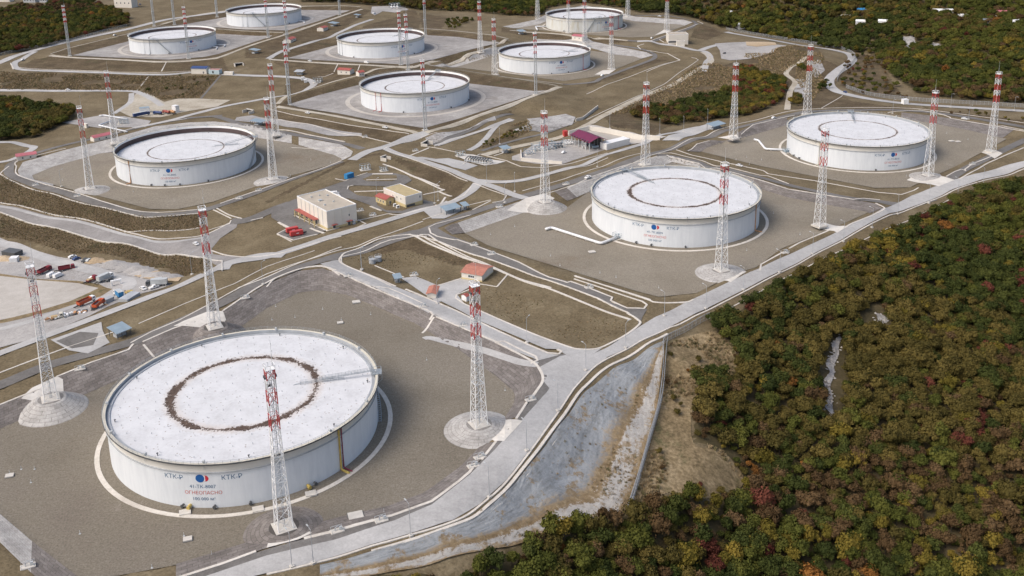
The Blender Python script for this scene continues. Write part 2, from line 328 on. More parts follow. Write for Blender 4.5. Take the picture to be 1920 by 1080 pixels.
# middle: junction north of the block, concrete channel, cutting, pump station
L('E 40 70 300 130 800 212', [-1.2, -1.5, -1.5])
L('E 30 150 400 215 700 262', [-4, -4, -3.5])
L('E 30 195 440 255 620 300', [-3.6, -3.3, -2.5])
L('m 0 660 300 745 700 770 1120 690 1906 440', [.3, 0, .2, .6, 1])
L('m 160 690 400 570 1300 585 1906 440', [-.5, -1, -1, .5])
L('m 700 520 1150 590 1400 560', [-5, -5, -4.5])
L('T 250 560 900 560 1400 400 1450 330 1250 300 600 330', [-5, -5, -5, -5, -5.5, -5.5])
L('T 640 290 860 200 1300 260 1750 320', [-2.5, -2.5, -2, -1])
L('m 0 310 540 120 900 20', [-4, -5, -6])
L('l 870 560 1400 400 1906 215', [-7, -7, -7.5])
L('H 690 690 1000 590 1340 480 1480 470', [-2, -2, -3, -6])
L('m 260 400 560 130 870 0', [-4, -5, -6])
L('F 960 283 1053 258 1103 234 1131 218 1210 181 1305 133 1335 116 1325 100', [-5.5, -5.5, -5, -5, -5, -5, -5, -5])
L('F 1215 190 1300 165 1390 122', [-9, -9, -6])
L('F 1175 232 1260 246 1330 232 1400 226 1470 210', [-5, -7, -8, -6, -2])
L('F 1240 225 1310 205 1400 190 1460 185', [-10, -11, -11, -9])
L('n 0 480 500 300 1110 80 960 0', [-8, -8, -7.5, -7])
L('n 0 760 680 480 1200 180 1330 80', [-6, -6, -5.5, -5.5])
# hills and terrain on the far right
L('f 1500 320 1580 360 1200 480 800 620', [-.3, -.4, -1, -1.5])
L('f 1906 500 1700 620 1300 720 900 660 400 660', [-8, -7, -6, -5, -4])
L('f 1700 400 1900 490', [-5, -9])
L('F 1360 88 1400 82 1440 80 1465 90 1420 100 1370 105', -6)
L('o 120 130 400 120 600 40 720 30 850 120', [-6, -3, 3, 4, -2])
L('o 300 300 500 250 620 180', [-8, -6, -3])
L('I 430 160 600 190 900 240 1030 265 1060 300 960 380 950 420 1010 465 1150 495 1300 515 1500 530 1920 555 2100 570', [-9, -9, -9, -9, -8, -8, -7, -6, -5, -4, -3, -3, -3])
L('I 430 120 700 190 1000 240 1130 300 1050 390 1200 470 1600 510 1950 530', [-14, -15, -15, -12, -10, -8, -6, -5])
L('o 900 60 1060 180 980 330 900 420 800 640', [-2, -3, -6, -8, -6])
L('o 700 260 740 430 660 600 600 800', [-8, -9, -7, -2])
CTRL += zp((1400,20,5),(1350,45,-12),(1500,50,-6),(1600,90,-8),(1700,110,-4),(1800,140,-5),(1920,120,2),(1500,0,18),(1650,20,14),(1800,30,14),(1920,20,20),(1920,70,10),(1650,60,6),(1760,80,4),
           (1350,-20,24),(1650,-40,40),(2050,-20,44),(1250,15,0),(1200,-15,6),(1050,-15,4),(900,15,-4),(800,5,-2),(700,-20,4),(600,-10,6),(950,30,-3),(860,40,-3),(2050,100,10),(2050,180,-2))
# far left
L('G 0 350 100 310 350 240 700 165 950 105 1270 62', [3, 3, 3.6, 4.4, 5.5, 6.2])
L('G 70 360 110 392 300 400 600 410 900 420 1080 408 1300 425 1600 435 1750 455 1770 480', [-1, -2, -2.5, -2.5, -2.5, -2.5])
L('G 270 315 160 345 300 372 700 385 1100 390', [1.8, -.5, -2, -2.2, -2.3])
L('G 0 508 380 512 700 512 860 560 1000 590 1300 560 1650 525 1770 490', [-6, -6, -6, -6, -5, -4, -3])
L('G 350 690 600 650 900 660 1100 620', [-5, -5, -4.5, -3.5])
L('G 0 530 200 550 330 650', [-9, -9, -6])
CTRL += zp((0,215,-13),(70,225,-12),(110,210,-10),(60,260,-7),(30,285,-4.5),(-100,250,-12),(-100,170,-6),(0,140,-3.5),(0,90,3),(0,30,8),(100,60,6),(200,30,8),(240,10,8),(0,-10,12),(-100,60,8),(250,-30,10),(330,15,6.5),(400,5,6.5),(420,-20,9))
L('c 400 870 630 700 1000 590 1370 560 1900 260', [.5, .6, .4, .4, 1.5])
L('c 640 780 1200 620 1380 590', [.8, 1, 1.2])
L('d 0 380 700 150 770 140 500 260 300 400', [3, 3, 2, -1, 1.8])
L('d 850 190 1300 260 1180 430', [-4, -4, 1])
L('c 1060 490 1500 300 1900 150', [1, 2, 3])
L('b 1330 860 1800 880', [0, .4])
for p_ in ((-6000, -500, 0), (6000, -500, -60), (-6000, 9000, 60), (6000, 9000, 120), (0, -500, -20), (-1500, 300, 0), (-1500, 1500, 20), (1500, 300, -60), (1500, 1500, 60), (0, 2200, 40), (900, 2200, 90), (-900, 2200, 40), (-400, 100, 2), (-150, 100, 0), (100, 100, -40), (400, 100, -60), (-700, 700, -4), (900, 700, -5)):
    CTRL.append(('w',) + p_)
PTS = []
for c_ in CTRL:
    PTS.append(c_[1:] if c_[0] == 'w' else at(*c_))
PTS = np.array(PTS)
# thin out near-duplicates
_ks = {}
for p_ in PTS: _ks.setdefault((round(p_[0] / 1.5), round(p_[1] / 1.5)), p_)
# dense sampling of crest and toe rings keeps the breaks of slope crisp
def ring_pts(loop):
    out = []
    for a, b in zip(loop, loop[1:] + loop[:1]):
        a = np.array(a); b = np.array(b); n = max(1, int(np.linalg.norm(b[:2] - a[:2]) / 7))
        out += [a + (b - a) * t / n for t in range(n)]
    return out
for k in TANKS:
    for lp in ([at(*q) for q in CREST[k]], [at(x, y, TANKS[k][2]) for x, y in Q(TOE[k])]):
        for p_ in ring_pts(lp): _ks.setdefault((round(p_[0] / 1.5), round(p_[1] / 1.5)), p_)
    for a_ in np.linspace(0, 2 * np.pi, 24, endpoint=False):     # flat under each tank
        for r_ in (30, 52):
            p_ = np.array([TANKS[k][0] + r_ * math.cos(a_), TANKS[k][1] + r_ * math.sin(a_), TANKS[k][2]]); _ks.setdefault((round(p_[0] / 1.5), round(p_[1] / 1.5)), p_)
PTS = np.array(list(_ks.values()))
# drop control points of other features that fall on a pad floor
def inpoly(P, poly):
    x, y = P[:, 0], P[:, 1]; ins = np.zeros(len(P), bool); q = np.asarray(poly); j = len(q) - 1
    for i in range(len(q)):
        xi, yi, xj, yj = q[i, 0], q[i, 1], q[j, 0], q[j, 1]
        c = ((yi > y) != (yj > y)) & (x < (xj - xi) * (y - yi) / (yj - yi + 1e-12) + xi); ins ^= c; j = i
    return ins
TOEW = {k: np.array([at(x, y, TANKS[k][2]) for x, y in Q(TOE[k])]) for k in TANKS}
CRESTW = {k: np.array([at(*q) for q in CREST[k]]) for k in TANKS}
bad = np.zeros(len(PTS), bool)
for k in TANKS: bad |= inpoly(PTS, TOEW[k]) & (np.abs(PTS[:, 2] - TANKS[k][2]) > .05)
PTS = PTS[~bad]
_r = delaunay_2d_cdt([Vector((p[0], p[1])) for p in PTS], [], [], 0, 1e-3)
TV = np.array([[v.x, v.y] for v in _r[0]]); TZ = np.array([PTS[o[0], 2] if o else 0 for o in _r[3]])
TRI = [t for t in _r[2]]
# irregular survey grid: fine over the site, coarse towards the horizon
def spaced(segs):
    out = [segs[0][0]]
    for a, b, s in segs:
        n = max(1, int(round((b - a) / s))); out += list(a + (b - a) * (np.arange(n) + 1) / n)
    return np.array(out)
GX = spaced([(-6000, -1200, 300), (-1200, -700, 20), (-700, -450, 6), (-450, 400, 2.5), (400, 700, 6), (700, 1300, 20), (1300, 6000, 300)])
GY = spaced([(-500, 150, 50), (150, 230, 8), (230, 760, 2.5), (760, 1250, 3.5), (1250, 1700, 6), (1700, 2300, 25), (2300, 9000, 350)])
HZ = np.full((len(GY), len(GX)), np.nan)
for t in TRI:
    a, b, c = t; P0, P1, P2 = TV[a], TV[b], TV[c]
    den = (P1[1] - P2[1]) * (P0[0] - P2[0]) + (P2[0] - P1[0]) * (P0[1] - P2[1])
    if abs(den) < 1e-9: continue
    x0, x1 = np.searchsorted(GX, (min(P0[0], P1[0], P2[0]) - 1e-6, max(P0[0], P1[0], P2[0]) + 1e-6)); y0, y1 = np.searchsorted(GY, (min(P0[1], P1[1], P2[1]) - 1e-6, max(P0[1], P1[1], P2[1]) + 1e-6))
    if x1 <= x0 or y1 <= y0: continue
    X, Y = np.meshgrid(GX[x0:x1], GY[y0:y1])
    l0 = ((P1[1] - P2[1]) * (X - P2[0]) + (P2[0] - P1[0]) * (Y - P2[1])) / den
    l1 = ((P2[1] - P0[1]) * (X - P2[0]) + (P0[0] - P2[0]) * (Y - P2[1])) / den
    l2 = 1 - l0 - l1; ok = (l0 >= -1e-6) & (l1 >= -1e-6) & (l2 >= -1e-6)
    HZ[y0:y1, x0:x1][ok] = (l0 * TZ[a] + l1 * TZ[b] + l2 * TZ[c])[ok]
HZ = np.where(np.isnan(HZ), 0, HZ)
_gx, _gy = np.meshgrid(GX, GY); _gp = np.c_[_gx.ravel(), _gy.ravel()]
_keep = np.zeros(HZ.shape, bool)
for k in TANKS:       # keep the basin rims crisp, soften the rest
    c_ = CRESTW[k].mean(0); _keep |= inpoly(_gp, CRESTW[k] + (CRESTW[k] - c_) * .04).reshape(HZ.shape)
for _ in range(7):
    Z = HZ.copy(); Z[1:-1, 1:-1] = (HZ[1:-1, 1:-1] * 4 + HZ[:-2, 1:-1] + HZ[2:, 1:-1] + HZ[1:-1, :-2] + HZ[1:-1, 2:]) / 8; HZ = np.where(_keep, HZ, Z)
for _ in range(1):
    Z = HZ.copy(); Z[1:-1, 1:-1] = (HZ[1:-1, 1:-1] * 4 + HZ[:-2, 1:-1] + HZ[2:, 1:-1] + HZ[1:-1, :-2] + HZ[1:-1, 2:]) / 8; HZ = Z
for k in TANKS:       # level pad floors
    ins = inpoly(_gp, TOEW[k] + (TOEW[k].mean(0) - TOEW[k]) * .02).reshape(HZ.shape); HZ[ins] = TANKS[k][2]
HZ = HZ + 0.0
def ground(x, y):
    x = np.asarray(x, float); y = np.asarray(y, float)
    i = np.clip(np.searchsorted(GX, x) - 1, 0, len(GX) - 2); j = np.clip(np.searchsorted(GY, y) - 1, 0, len(GY) - 2)
    u = (x - GX[i]) / (GX[i + 1] - GX[i]); v = (y - GY[j]) / (GY[j + 1] - GY[j])
    a, b, c, d = HZ[j, i], HZ[j, i + 1], HZ[j + 1, i], HZ[j + 1, i + 1]
    # triangles split along the a-d diagonal
    return np.where(u > v, a + (b - a) * u + (d - b) * v, a + (d - c) * u + (c - a) * v)
def cast(pts):
    """photo points -> first hit with the terrain"""
    out = []
    t = np.concatenate([np.arange(180, 900, 3.), np.arange(900, 2600, 6.)])
    for px, py in pts:
        d = ray(px, py); X = d[0] * t; Y = d[1] * t; Zr = CAMZ + d[2] * t; dz = Zr - ground(X, Y)
        k = np.argmax(dz < 0)
        if dz[k] >= 0: k = len(t) - 1
        a, b = t[max(k - 1, 0)], t[k]
        for _ in range(14):
            m_ = (a + b) / 2
            if CAMZ + d[2] * m_ - ground(d[0] * m_, d[1] * m_) < 0: b = m_
            else: a = m_
        out.append((d[0] * b, d[1] * b, float(ground(d[0] * b, d[1] * b))))
    return np.array(out)
def C(s): return cast(Q(s))
_ny, _nx = HZ.shape
_id = np.arange(_ny * _nx).reshape(_ny, _nx)
_a, _b, _c2, _d2 = _id[:-1, :-1].ravel(), _id[:-1, 1:].ravel(), _id[1:, :-1].ravel(), _id[1:, 1:].ravel()
tris = np.concatenate([np.c_[_a, _b, _d2], np.c_[_a, _d2, _c2]])
me = bpy.data.meshes.new('ground')
me.vertices.add(_ny * _nx); me.vertices.foreach_set('co', np.c_[_gx.ravel(), _gy.ravel(), HZ.ravel()].astype('f').ravel())
me.loops.add(len(tris) * 3); me.loops.foreach_set('vertex_index', tris.astype('i').ravel())
me.polygons.add(len(tris)); me.polygons.foreach_set('loop_start', np.arange(0, len(tris) * 3, 3, dtype='i')); me.polygons.foreach_set('loop_total', np.full(len(tris), 3, 'i'))
me.materials.append(G_EARTH); me.materials.append(G_FLOOR); me.materials.append(G_SCRUB); me.materials.append(G_BANK); me.update(); me.validate()
GROUND = tag(obj('ground', me), kind='structure')
TRIC = np.c_[_gx.ravel()[tris].mean(1), _gy.ravel()[tris].mean(1)]; GMAT = np.zeros(len(tris), 'i')

# ------------------------------------------------------------------ sheets, ribbons and kerbs laid on the ground
def resample(P, step, closed=False):
    P = np.asarray(P, float)[:, :2]
    if closed: P = np.vstack([P, P[:1]])
    out = [P[0]]
    for a, b in zip(P[:-1], P[1:]):
        n = max(1, int(np.ceil(np.linalg.norm(b - a) / step))); out += [a + (b - a) * t / n for t in range(1, n + 1)]
    if closed: out = out[:-1]
    return np.array(out)
def spline(P, closed=False, n=6):
    P = np.asarray(P, float); m = len(P); out = []
    rngi = range(m if closed else m - 1)
    for i in rngi:
        if closed: p0, p1, p2, p3 = P[(i - 1) % m], P[i], P[(i + 1) % m], P[(i + 2) % m]
        else: p0, p1, p2, p3 = P[max(i - 1, 0)], P[i], P[i + 1], P[min(i + 2, m - 1)]
        for t in np.arange(n) / n:
            out.append(.5 * ((2 * p1) + (p2 - p0) * t + (2 * p0 - 5 * p1 + 4 * p2 - p3) * t * t + (3 * p1 - p0 - 3 * p2 + p3) * t ** 3))
    if not closed: out.append(P[-1])
    return np.array(out)
SINK = []
def sheet(name, W, mat, lift, sm=False, step=None, wob=0):
    W = np.asarray(W, float)[:, :2]
    if sm: W = spline(W, True)
    step = step or 2.5
    B = resample(W, step, True)
    if wob: B = B + rng.normal(0, wob, B.shape)
    x0, y0 = B.min(0); x1, y1 = B.max(0)
    X, Y = np.meshgrid(GX[(GX > x0) & (GX < x1)], GY[(GY > y0) & (GY < y1)]); I = np.c_[X.ravel(), Y.ravel()]
    I = I[inpoly(I, B)]
    if len(I):
        d = np.sqrt(((I[:, None, :] - B[None, ::2, :]) ** 2).sum(-1)).min(1) if len(I) * len(B) < 4e7 else np.full(len(I), 9.)
        I = I[d > .6]
    SINK.append(B)
    V = np.vstack([B, I])
    r = delaunay_2d_cdt([Vector(p) for p in V], [], [list(range(len(B)))], 1, 1e-4)
    v = np.array([[p.x, p.y] for p in r[0]])
    z = ground(v[:, 0], v[:, 1]) + lift
    fs = [f if (v[f[1]][0] - v[f[0]][0]) * (v[f[2]][1] - v[f[0]][1]) - (v[f[1]][1] - v[f[0]][1]) * (v[f[2]][0] - v[f[0]][0]) > 0 else f[::-1] for f in r[2]]
    me = mesh(name, np.c_[v, z], fs, mat, uv=v)
    return tag(obj(name, me), kind='structure')
def normals2(P, closed=False):
    if closed: d = np.roll(P, -1, 0) - np.roll(P, 1, 0)
    else:
        d = np.gradient(P, axis=0)
    d = d / (np.linalg.norm(d, axis=1, keepdims=True) + 1e-9); return np.c_[-d[:, 1], d[:, 0]]
def ribbon(name, W, width, mat, lift=.1, th=0, sm=True, closed=False, step=None, kind='structure', parent=None):
    """strip of constant width following a ground line; th > 0 gives it real height"""
    W = np.asarray(W, float)[:, :2]
    if sm and len(W) > 2: W = spline(W, closed)
    dist = np.median(W[:, 1]); P = resample(W, step or 2., closed)
    keep = [0]
    for i in range(1, len(P)):
        if np.linalg.norm(P[i] - P[keep[-1]]) > .4: keep.append(i)
    P = P[keep]; nn = normals2(P, closed)
    wd = np.interp(np.linspace(0, 1, len(P)), np.linspace(0, 1, len(width)), width)[:, None] if isinstance(width, (list, tuple)) else width
    k = max(2, int(np.ceil((max(width) if isinstance(width, (list, tuple)) else width) / 2)) + 1) if th == 0 else 2
    rows = [P + nn * wd * (t - .5) for t in np.linspace(0, 1, k)]
    s = np.r_[0, np.cumsum(np.linalg.norm(np.diff(P, axis=0), axis=1))]
    V = []; UV = []; n = len(P)
    prof = [(j, lift) for j in range(k)]
    if th: prof = [(0, -.25), (0, th), (1, th), (1, -.25)]
    for j, h in prof:
        q = rows[j]; V.append(np.c_[q, ground(q[:, 0], q[:, 1]) + h + (lift if th else 0)]); UV.append(np.c_[s, np.full(n, j * (1.0 if th else 4.0))])
    if th:   # level top
        m_ = (V[1][:, 2] + V[2][:, 2]) / 2; m_ = np.maximum(m_, np.maximum(V[1][:, 2], V[2][:, 2]) - .12); V[1][:, 2] = m_; V[2][:, 2] = m_
    if th == 0 and k > 2: SINK.append(np.vstack([rows[0], rows[-1][::-1]]) if not closed else None)
    V = np.vstack(V); F = []
    for j in range(len(prof) - 1):
        for i in range(n if closed else n - 1):
            i2 = (i + 1) % n; F.append((j * n + i, j * n + i2, (j + 1) * n + i2, (j + 1) * n + i)[::-1])
    if th and not closed: F += [(0, n, 2 * n, 3 * n), (n - 1, 4 * n - 1, 3 * n - 1, 2 * n - 1)]
    me = mesh(name, V, F, mat, uv=np.vstack(UV))
    o = obj(name, me, parent)
    return tag(o, kind=kind)
def slope(name, top, bot, mat, lift=.12, nrow=6, norm=False):
    """facing laid on a bank between a top line and a bottom line (world points)"""
    n = max(4, int(np.linalg.norm(np.diff(np.asarray(top)[:, :2], axis=0), axis=1).sum() / 2.5))
    def rs(P):
        P = np.asarray(P, float)[:, :2]; s = np.r_[0, np.cumsum(np.linalg.norm(np.diff(P, axis=0), axis=1))]; t = np.linspace(0, s[-1], n)
        return np.c_[np.interp(t, s, P[:, 0]), np.interp(t, s, P[:, 1])]
    a, b = rs(top), rs(bot); V = []; UV = []; SINK.append(np.vstack([a, b[::-1]]))
    ss = np.r_[0, np.cumsum(np.linalg.norm(np.diff(a, axis=0), axis=1))]; wl = np.linalg.norm(b - a, axis=1).mean() * 1.15
    for t in np.linspace(0, 1, nrow + 1):
        q = a + (b - a) * t; V.append(np.c_[q, ground(q[:, 0], q[:, 1]) + lift]); UV.append(np.c_[ss, np.full(n, t if norm else t * wl)])
    V = np.vstack(V)
    if norm: V[:, 2] += np.abs(rng.normal(0, .07, len(V))) + .1 * np.sin(V[:, 0] * .31 + V[:, 1] * .2) + .1 * np.sin(V[:, 1] * .37 - V[:, 0] * .13) + .2
    F = [(j * n + i, j * n + i + 1, (j + 1) * n + i + 1, (j + 1) * n + i) for j in range(nrow) for i in range(n - 1)]
    nrm = np.cross(V[F[0][1]] - V[F[0][0]], V[F[0][3]] - V[F[0][0]])
    if nrm[2] < 0: F = [f[::-1] for f in F]
    return tag(obj(name, mesh(name, V, F, mat, uv=np.vstack(UV))), kind='structure')
ROCKS = []
# ------------------------------------------------------------------ pads, facings
for k in TANKS:
    sheet('gravel_pad', TOEW[k] + (TOEW[k].mean(0) - TOEW[k]) * -.008, G_GRAVD if k == 'A' else (G_GRAVEL if k in 'BCDFH' else G_GREY), .04)
def facing(k, i0, i1, top_px, bot_px, mat):
    slope('revetment', cast(Q(top_px)), cast(Q(bot_px)), mat)
# tank A: dark stone round the back, pale slabs in the front-left corner
facing('A', 0, 0, 'F -60 787 0 760 75 730 107 707 245 651 300 628', 'F -60 831 0 804 70 774 120 757 250 700 320 668', G_STONE)
facing('A', 0, 0, 'F 300 628 325 617 400 592 440 570 500 533 560 508 605 503 650 518 710 542 790 579 935 644 990 674 1010 692', 'F 320 668 350 655 420 635 460 607 500 578 560 549 600 544 650 553 700 573 780 608 860 656 930 706 962 733', G_STONE)
facing('A', 0, 0, 'F 1010 692 1017 712 1004 735 969 781', 'F 962 733 965 742 964 755 940 795', G_STONE)
facing('A', 0, 0, 'F 930 829 880 886 810 940 735 967 660 985 500 1028 330 1085', 'F 905 832 862 876 795 924 728 949 650 966 500 1006 330 1058', G_STONE)
facing('A', 0, 0, 'F -60 962 0 1017 58 1074', 'F -60 915 0 964 60 1015', G_SLAB)
facing('A', 0, 0, 'F 58 1074 110 1120', 'F 60 1015 150 1085', G_STONE)
# tank B
facing('B', 0, 0, 'F 858 418 985 374', 'F 872 437 987 397', G_SLAB)
facing('B', 0, 0, 'F 833 428 845 421 858 418', 'F 848 440 858 438 872 437', G_STONE)
facing('B', 0, 0, 'F 1040 360 1063 353', 'F 1064 377 1082 370', G_STONE)
facing('B', 0, 0, 'F 1063 353 1110 331 1160 314 1232 293 1258 292 1310 307', 'F 1082 370 1118 353 1165 334 1236 310 1262 303 1318 317', G_SLAB)
facing('B', 0, 0, 'F 1310 307 1426 339 1479 356 1560 369 1642 382 1655 391', 'F 1318 317 1431 356 1479 371 1555 385 1626 397 1630 400', G_STONE)
# tank C
facing('C', 0, 0, 'F 1285 283 1307 270 1373 259 1412 234 1474 219', 'F 1312 285 1325 277 1390 260 1422 250 1480 233', G_STONE)
facing('C', 0, 0, 'F 1690 211 1747 217 1815 227 1905 241', 'F 1690 222 1747 231 1815 244 1880 259', G_STONE)
# tank D: pale slabs round the back
facing('D', 0, 0, 'F 100 349 37 331 33 320 43 304 123 281 213 259 290 237 350 230 400 228 467 234 547 254', 'F 100 345 64 337 60 329 98 313 187 288 213 285 300 262 350 255 400 250 480 258 547 269', G_SLAB)
facing('D', 0, 0, 'F 560 257 640 271 662 284 658 293', 'F 560 272 628 291 640 297 641 301', G_SLAB)
# F, H
facing('F', 0, 0, 'F 803 123 889 102 932 89 1010 73 1100 71 1150 86 1212 98 1225 104', 'F 824 125 925 104 940 100 1010 83 1100 88 1150 102 1190 106 1203 110', G_SLAB)
facing('H', 0, 0, 'F 942 50 1004 37 1025 27 1095 9 1160 23 1190 31 1282 37 1299 42', 'F 964 53 1010 46 1030 37 1095 19 1160 34 1190 40 1275 46 1284 48', G_SLAB)

# ------------------------------------------------------------------ roads
def road(s, mat=G_CONC, lift=.12, name='road'): return sheet(name, C(s), mat, lift)
def way(s, width, mat=G_CONC, lift=.12, name='road', sm=True): return ribbon(name, C(s), width, mat, lift, sm=sm)
# asphalt apron between tank A's kerb and the concrete perimeter road
road('F 330 1088 500 1030 660 987 735 969 812 941 882 886 932 829 972 781 1007 736 1020 712 1014 692 995 674 1050 664 1090 660 1145 655 1140 668 1090 710 1050 765 1000 835 950 900 900 945 850 975 770 1000 700 1020 585 1055 500 1075 330 1115', G_ASPH, .07, 'asphalt_apron')
road('F 330 1100 500 1042 625 1013 740 976 810 946 880 891 930 841 980 786 1025 736 1050 701 1085 676 1140 651 1230 594 1310 556 1407 510 1500 468 1560 440 1640 400 1709 367 1786 338 1860 319 1930 300 1930 311 1843 336 1786 355 1680 398 1580 448 1460 510 1287 597 1140 669 1090 710 1050 765 1000 835 950 900 900 945 850 975 770 1000 700 1020 585 1055 500 1075 330 1118')
road('F 1010 690 1050 668 1110 655 1130 652 1100 672 1060 700 1030 728 1018 714', G_CONC, .1, 'junction')
# road between tank A and the garden, and its slip road
road('F 600 495 637 487 651 500 742 538 820 568 932 621 973 640 1026 663 1048 666 1010 676 989 668 930 644 820 594 700 538 629 510', G_CONC, .12)
road('S 760 425 800 475 900 528 1170 643 1350 708 1470 748 1560 760 1420 790 1385 770 1365 752 1290 750 1160 695 900 585 820 545 645 455 650 440', G_CONC, .14)
road('S 420 325 510 315 640 368 760 330 850 330 880 350 760 420 760 440 640 470 560 420', G_CONC, .1, 'forecourt')
# asphalt road along the garden's far side
road('S 540 60 600 50 640 75 860 120 1010 180 1130 230 1310 315 1440 350 1560 380 1690 440 1680 470 1780 500 1900 510 1870 560 1850 620 1840 570 1780 530 1600 440 1370 355 1100 260 870 185 650 100', G_ASPH, .1)
road('S 590 25 620 60 560 65 480 65 300 85 110 160 60 200 0 240 0 190 300 90 480 40', G_ASPH, .09)
# long asphalt road on the crest, from tank A past B to C
way('F -60 745 0 722 100 682 250 640 340 602 420 566 500 525 633 480 720 455 787 435 833 417 933 383 1067 343 1096 333 1206 293 1287 266 1345 250 1407 233 1479 216 1530 208 1671 206 1750 211 1815 220 1930 240', 7.5, G_ASPH, .1)
way('E 930 750 1000 790 1180 855 1300 905', 6.5, G_ASPH, .12)
# tank B - tank C road
way('F 1232 290 1300 301 1426 333 1500 352 1600 372 1690 384 1750 372', 6.5, G_ASPH, .1)
# tank C front asphalt road
way('p 690 1060 780 1000 860 950 1010 880 1130 820 1250 760 1400 690', 6, G_ASPH, .1)
# spine road
way('F -80 694 0 662 125 615 325 540 427 495 500 482 570 461 633 440 720 415 793 393 845 380 880 360 897 343', 7, G_CONC, .12)
way('F 890 338 950 341 1016 329 1140 289 1211 267 1287 243 1325 236', 6, G_CONC, .12)
way('F 720 277 745 288 777 297 827 313 870 330 893 339 930 352 962 365 985 372', 6, G_CONC, .13)
way('F 660 300 690 284 720 276 760 262 800 249', 8, G_CONC, .11)
road('E 880 645 1010 590 1070 620 1110 640 1000 690 930 690', G_CONC, .13, 'forecourt')
road('n 900 1040 1150 930 1440 840 1640 830 1500 900 1300 970 1100 1040', G_CONC, .13, 'forecourt')
road('A 190 195 380 128 385 160 400 190 412 205 330 246 260 235', G_CONC, .13, 'forecourt')
road('A 210 200 300 165 370 170 350 215 270 228', G_ASPH, .17, 'asphalt_patch')
# ring road of tank D
way('D 1920 368 1640 468 1400 560 1250 610 1120 648 950 668 800 662 600 612 300 527 150 482 70 450 50 420 90 365 330 285 640 213 870 158 1060 125 1250 110', 6.5, G_ASPH, .1)
way('F 400 217 440 229 477 236 540 250 590 258 647 270 680 279', 6.5, G_ASPH, .1)
way('D 1300 705 1420 690 1640 600', 8, G_ASPH, .11)
# roads below tank D
road('D -120 580 0 612 400 690 700 772 860 812 1000 812 1150 790 1290 715 1340 700 1330 740 1240 800 1190 860 1200 890 1270 900 1440 905 1300 950 1250 985 1180 920 1000 890 700 828 300 738 -120 620', G_WORN, .1)
way('D -120 590 0 622 400 700 700 780 860 818 1000 818 1150 796', 2.2, G_CONC, .16, 'road_edge')
way('D 1240 980 1280 940 1420 905 1600 895', 9, G_CONC, .14)
# service block
road('P -60 430 160 345 300 300 440 235 500 260 170 480 160 500 500 645 400 692 330 640 120 640 0 560 -60 520', G_ASPH, .09, 'asphalt_yard')
road('P 0 680 120 640 330 640 400 690 160 745', G_ASPH, .1, 'asphalt_yard')
road('P 430 240 900 80 1150 75 1300 105 1345 150 1250 205 1060 208 720 200 712 240 800 300 1000 325 1000 400 1090 450 1250 455 1460 392 1460 345 1580 370 1560 405 1250 482 1110 475 930 400 780 345 640 320 520 262', G_ASPH, .09, 'asphalt_yard')
sheet('grass_island', C('P 850 140 960 95 1190 100 1200 140 1150 160 900 160'), G_EARTH, .16)
# yard, lower left
sheet('yard', C('Y -200 20 0 30 120 80 400 170 700 240 1000 290 1300 380 1640 470 1740 500 1420 600 1100 725 900 825 480 1000 250 1079 -200 1200'), G_YARD, .06)
sheet('bank', C('Y -200 380 0 395 380 450 800 470 1000 500 1140 550 1000 640 700 730 400 810 0 900 -200 950'), G_SCRUB, .1)
sheet('sand_field', C('Y -200 410 0 420 380 462 800 495 1000 542 900 590 700 680 400 772 0 866 -200 910'), G_PALE, .16)
way('Y -100 60 120 110 500 250 800 330 1050 390 1280 460 1300 540 1150 600 700 740 300 880 -100 980', 7, G_CONC, .13, 'track')
sheet('spoil', C('Y 1030 270 1130 258 1400 320 1700 400 1836 440 1800 480 1600 470 1300 390 1060 320'), G_SAND, .35, wob=.3)
# north of the block: concrete channel and pump station
road('k 30 800 260 770 380 800 700 830 1000 890 1906 1040 1906 1079 1400 1070 800 950 600 900 300 880 0 850', G_YARD, .1, 'channel_floor')
road('l 700 740 830 725 1000 750 1150 740 1330 780 1500 830 1350 885 1200 850 1130 820 900 760', G_CONC, .1, 'forecourt')
road('l 1250 720 1340 690 1450 700 1680 760 1830 780 1730 810 1580 830 1420 790', G_APRON, .12, 'apron')
road('T 0 560 110 520 250 420 600 370 900 420 1060 480 700 600 560 650 250 640 0 600', G_YARD, .08, 'yard')
road('T 620 300 860 205 1740 335 1640 370 1480 400 1300 430 1060 400 1000 340 650 330', G_PALE, .1, 'basin_floor')
way('F 905 291 960 277 1053 256 1103 233 1131 217 1210 180 1305 132 1332 116 1328 104 1318 98', 6.5, G_TRACK, .12)
way('l 880 585 1150 500 1440 400 1906 215', 4.5, G_ASPH, .14)
way('l 1000 590 1300 490 1700 350 1906 275', 5.5, G_CONC, .12)
way('l 1390 650 1500 590 1600 500 1680 400 1760 330 1906 290', 4.5, G_CONC, .13)
way('m 400 400 640 320 900 250 1120 200 1400 100 1500 60', 3.5, G_ASPH, .14)
way('f 1600 1075 1640 930 1690 880 1680 830 1600 770 1450 750 1250 700 900 650 600 620', 6.5, G_CONC, .12)
way('f 1560 750 1700 700 1906 650', 8, G_CONC, .12)
sheet('yard', C('g 0 520 150 510 400 500 720 530 860 545 700 620 420 700 180 720 80 700 60 600'), G_YARD, .2)
sheet('sand_heap', C('g 370 500 720 510 740 540 500 560 380 545'), G_SAND, .4)
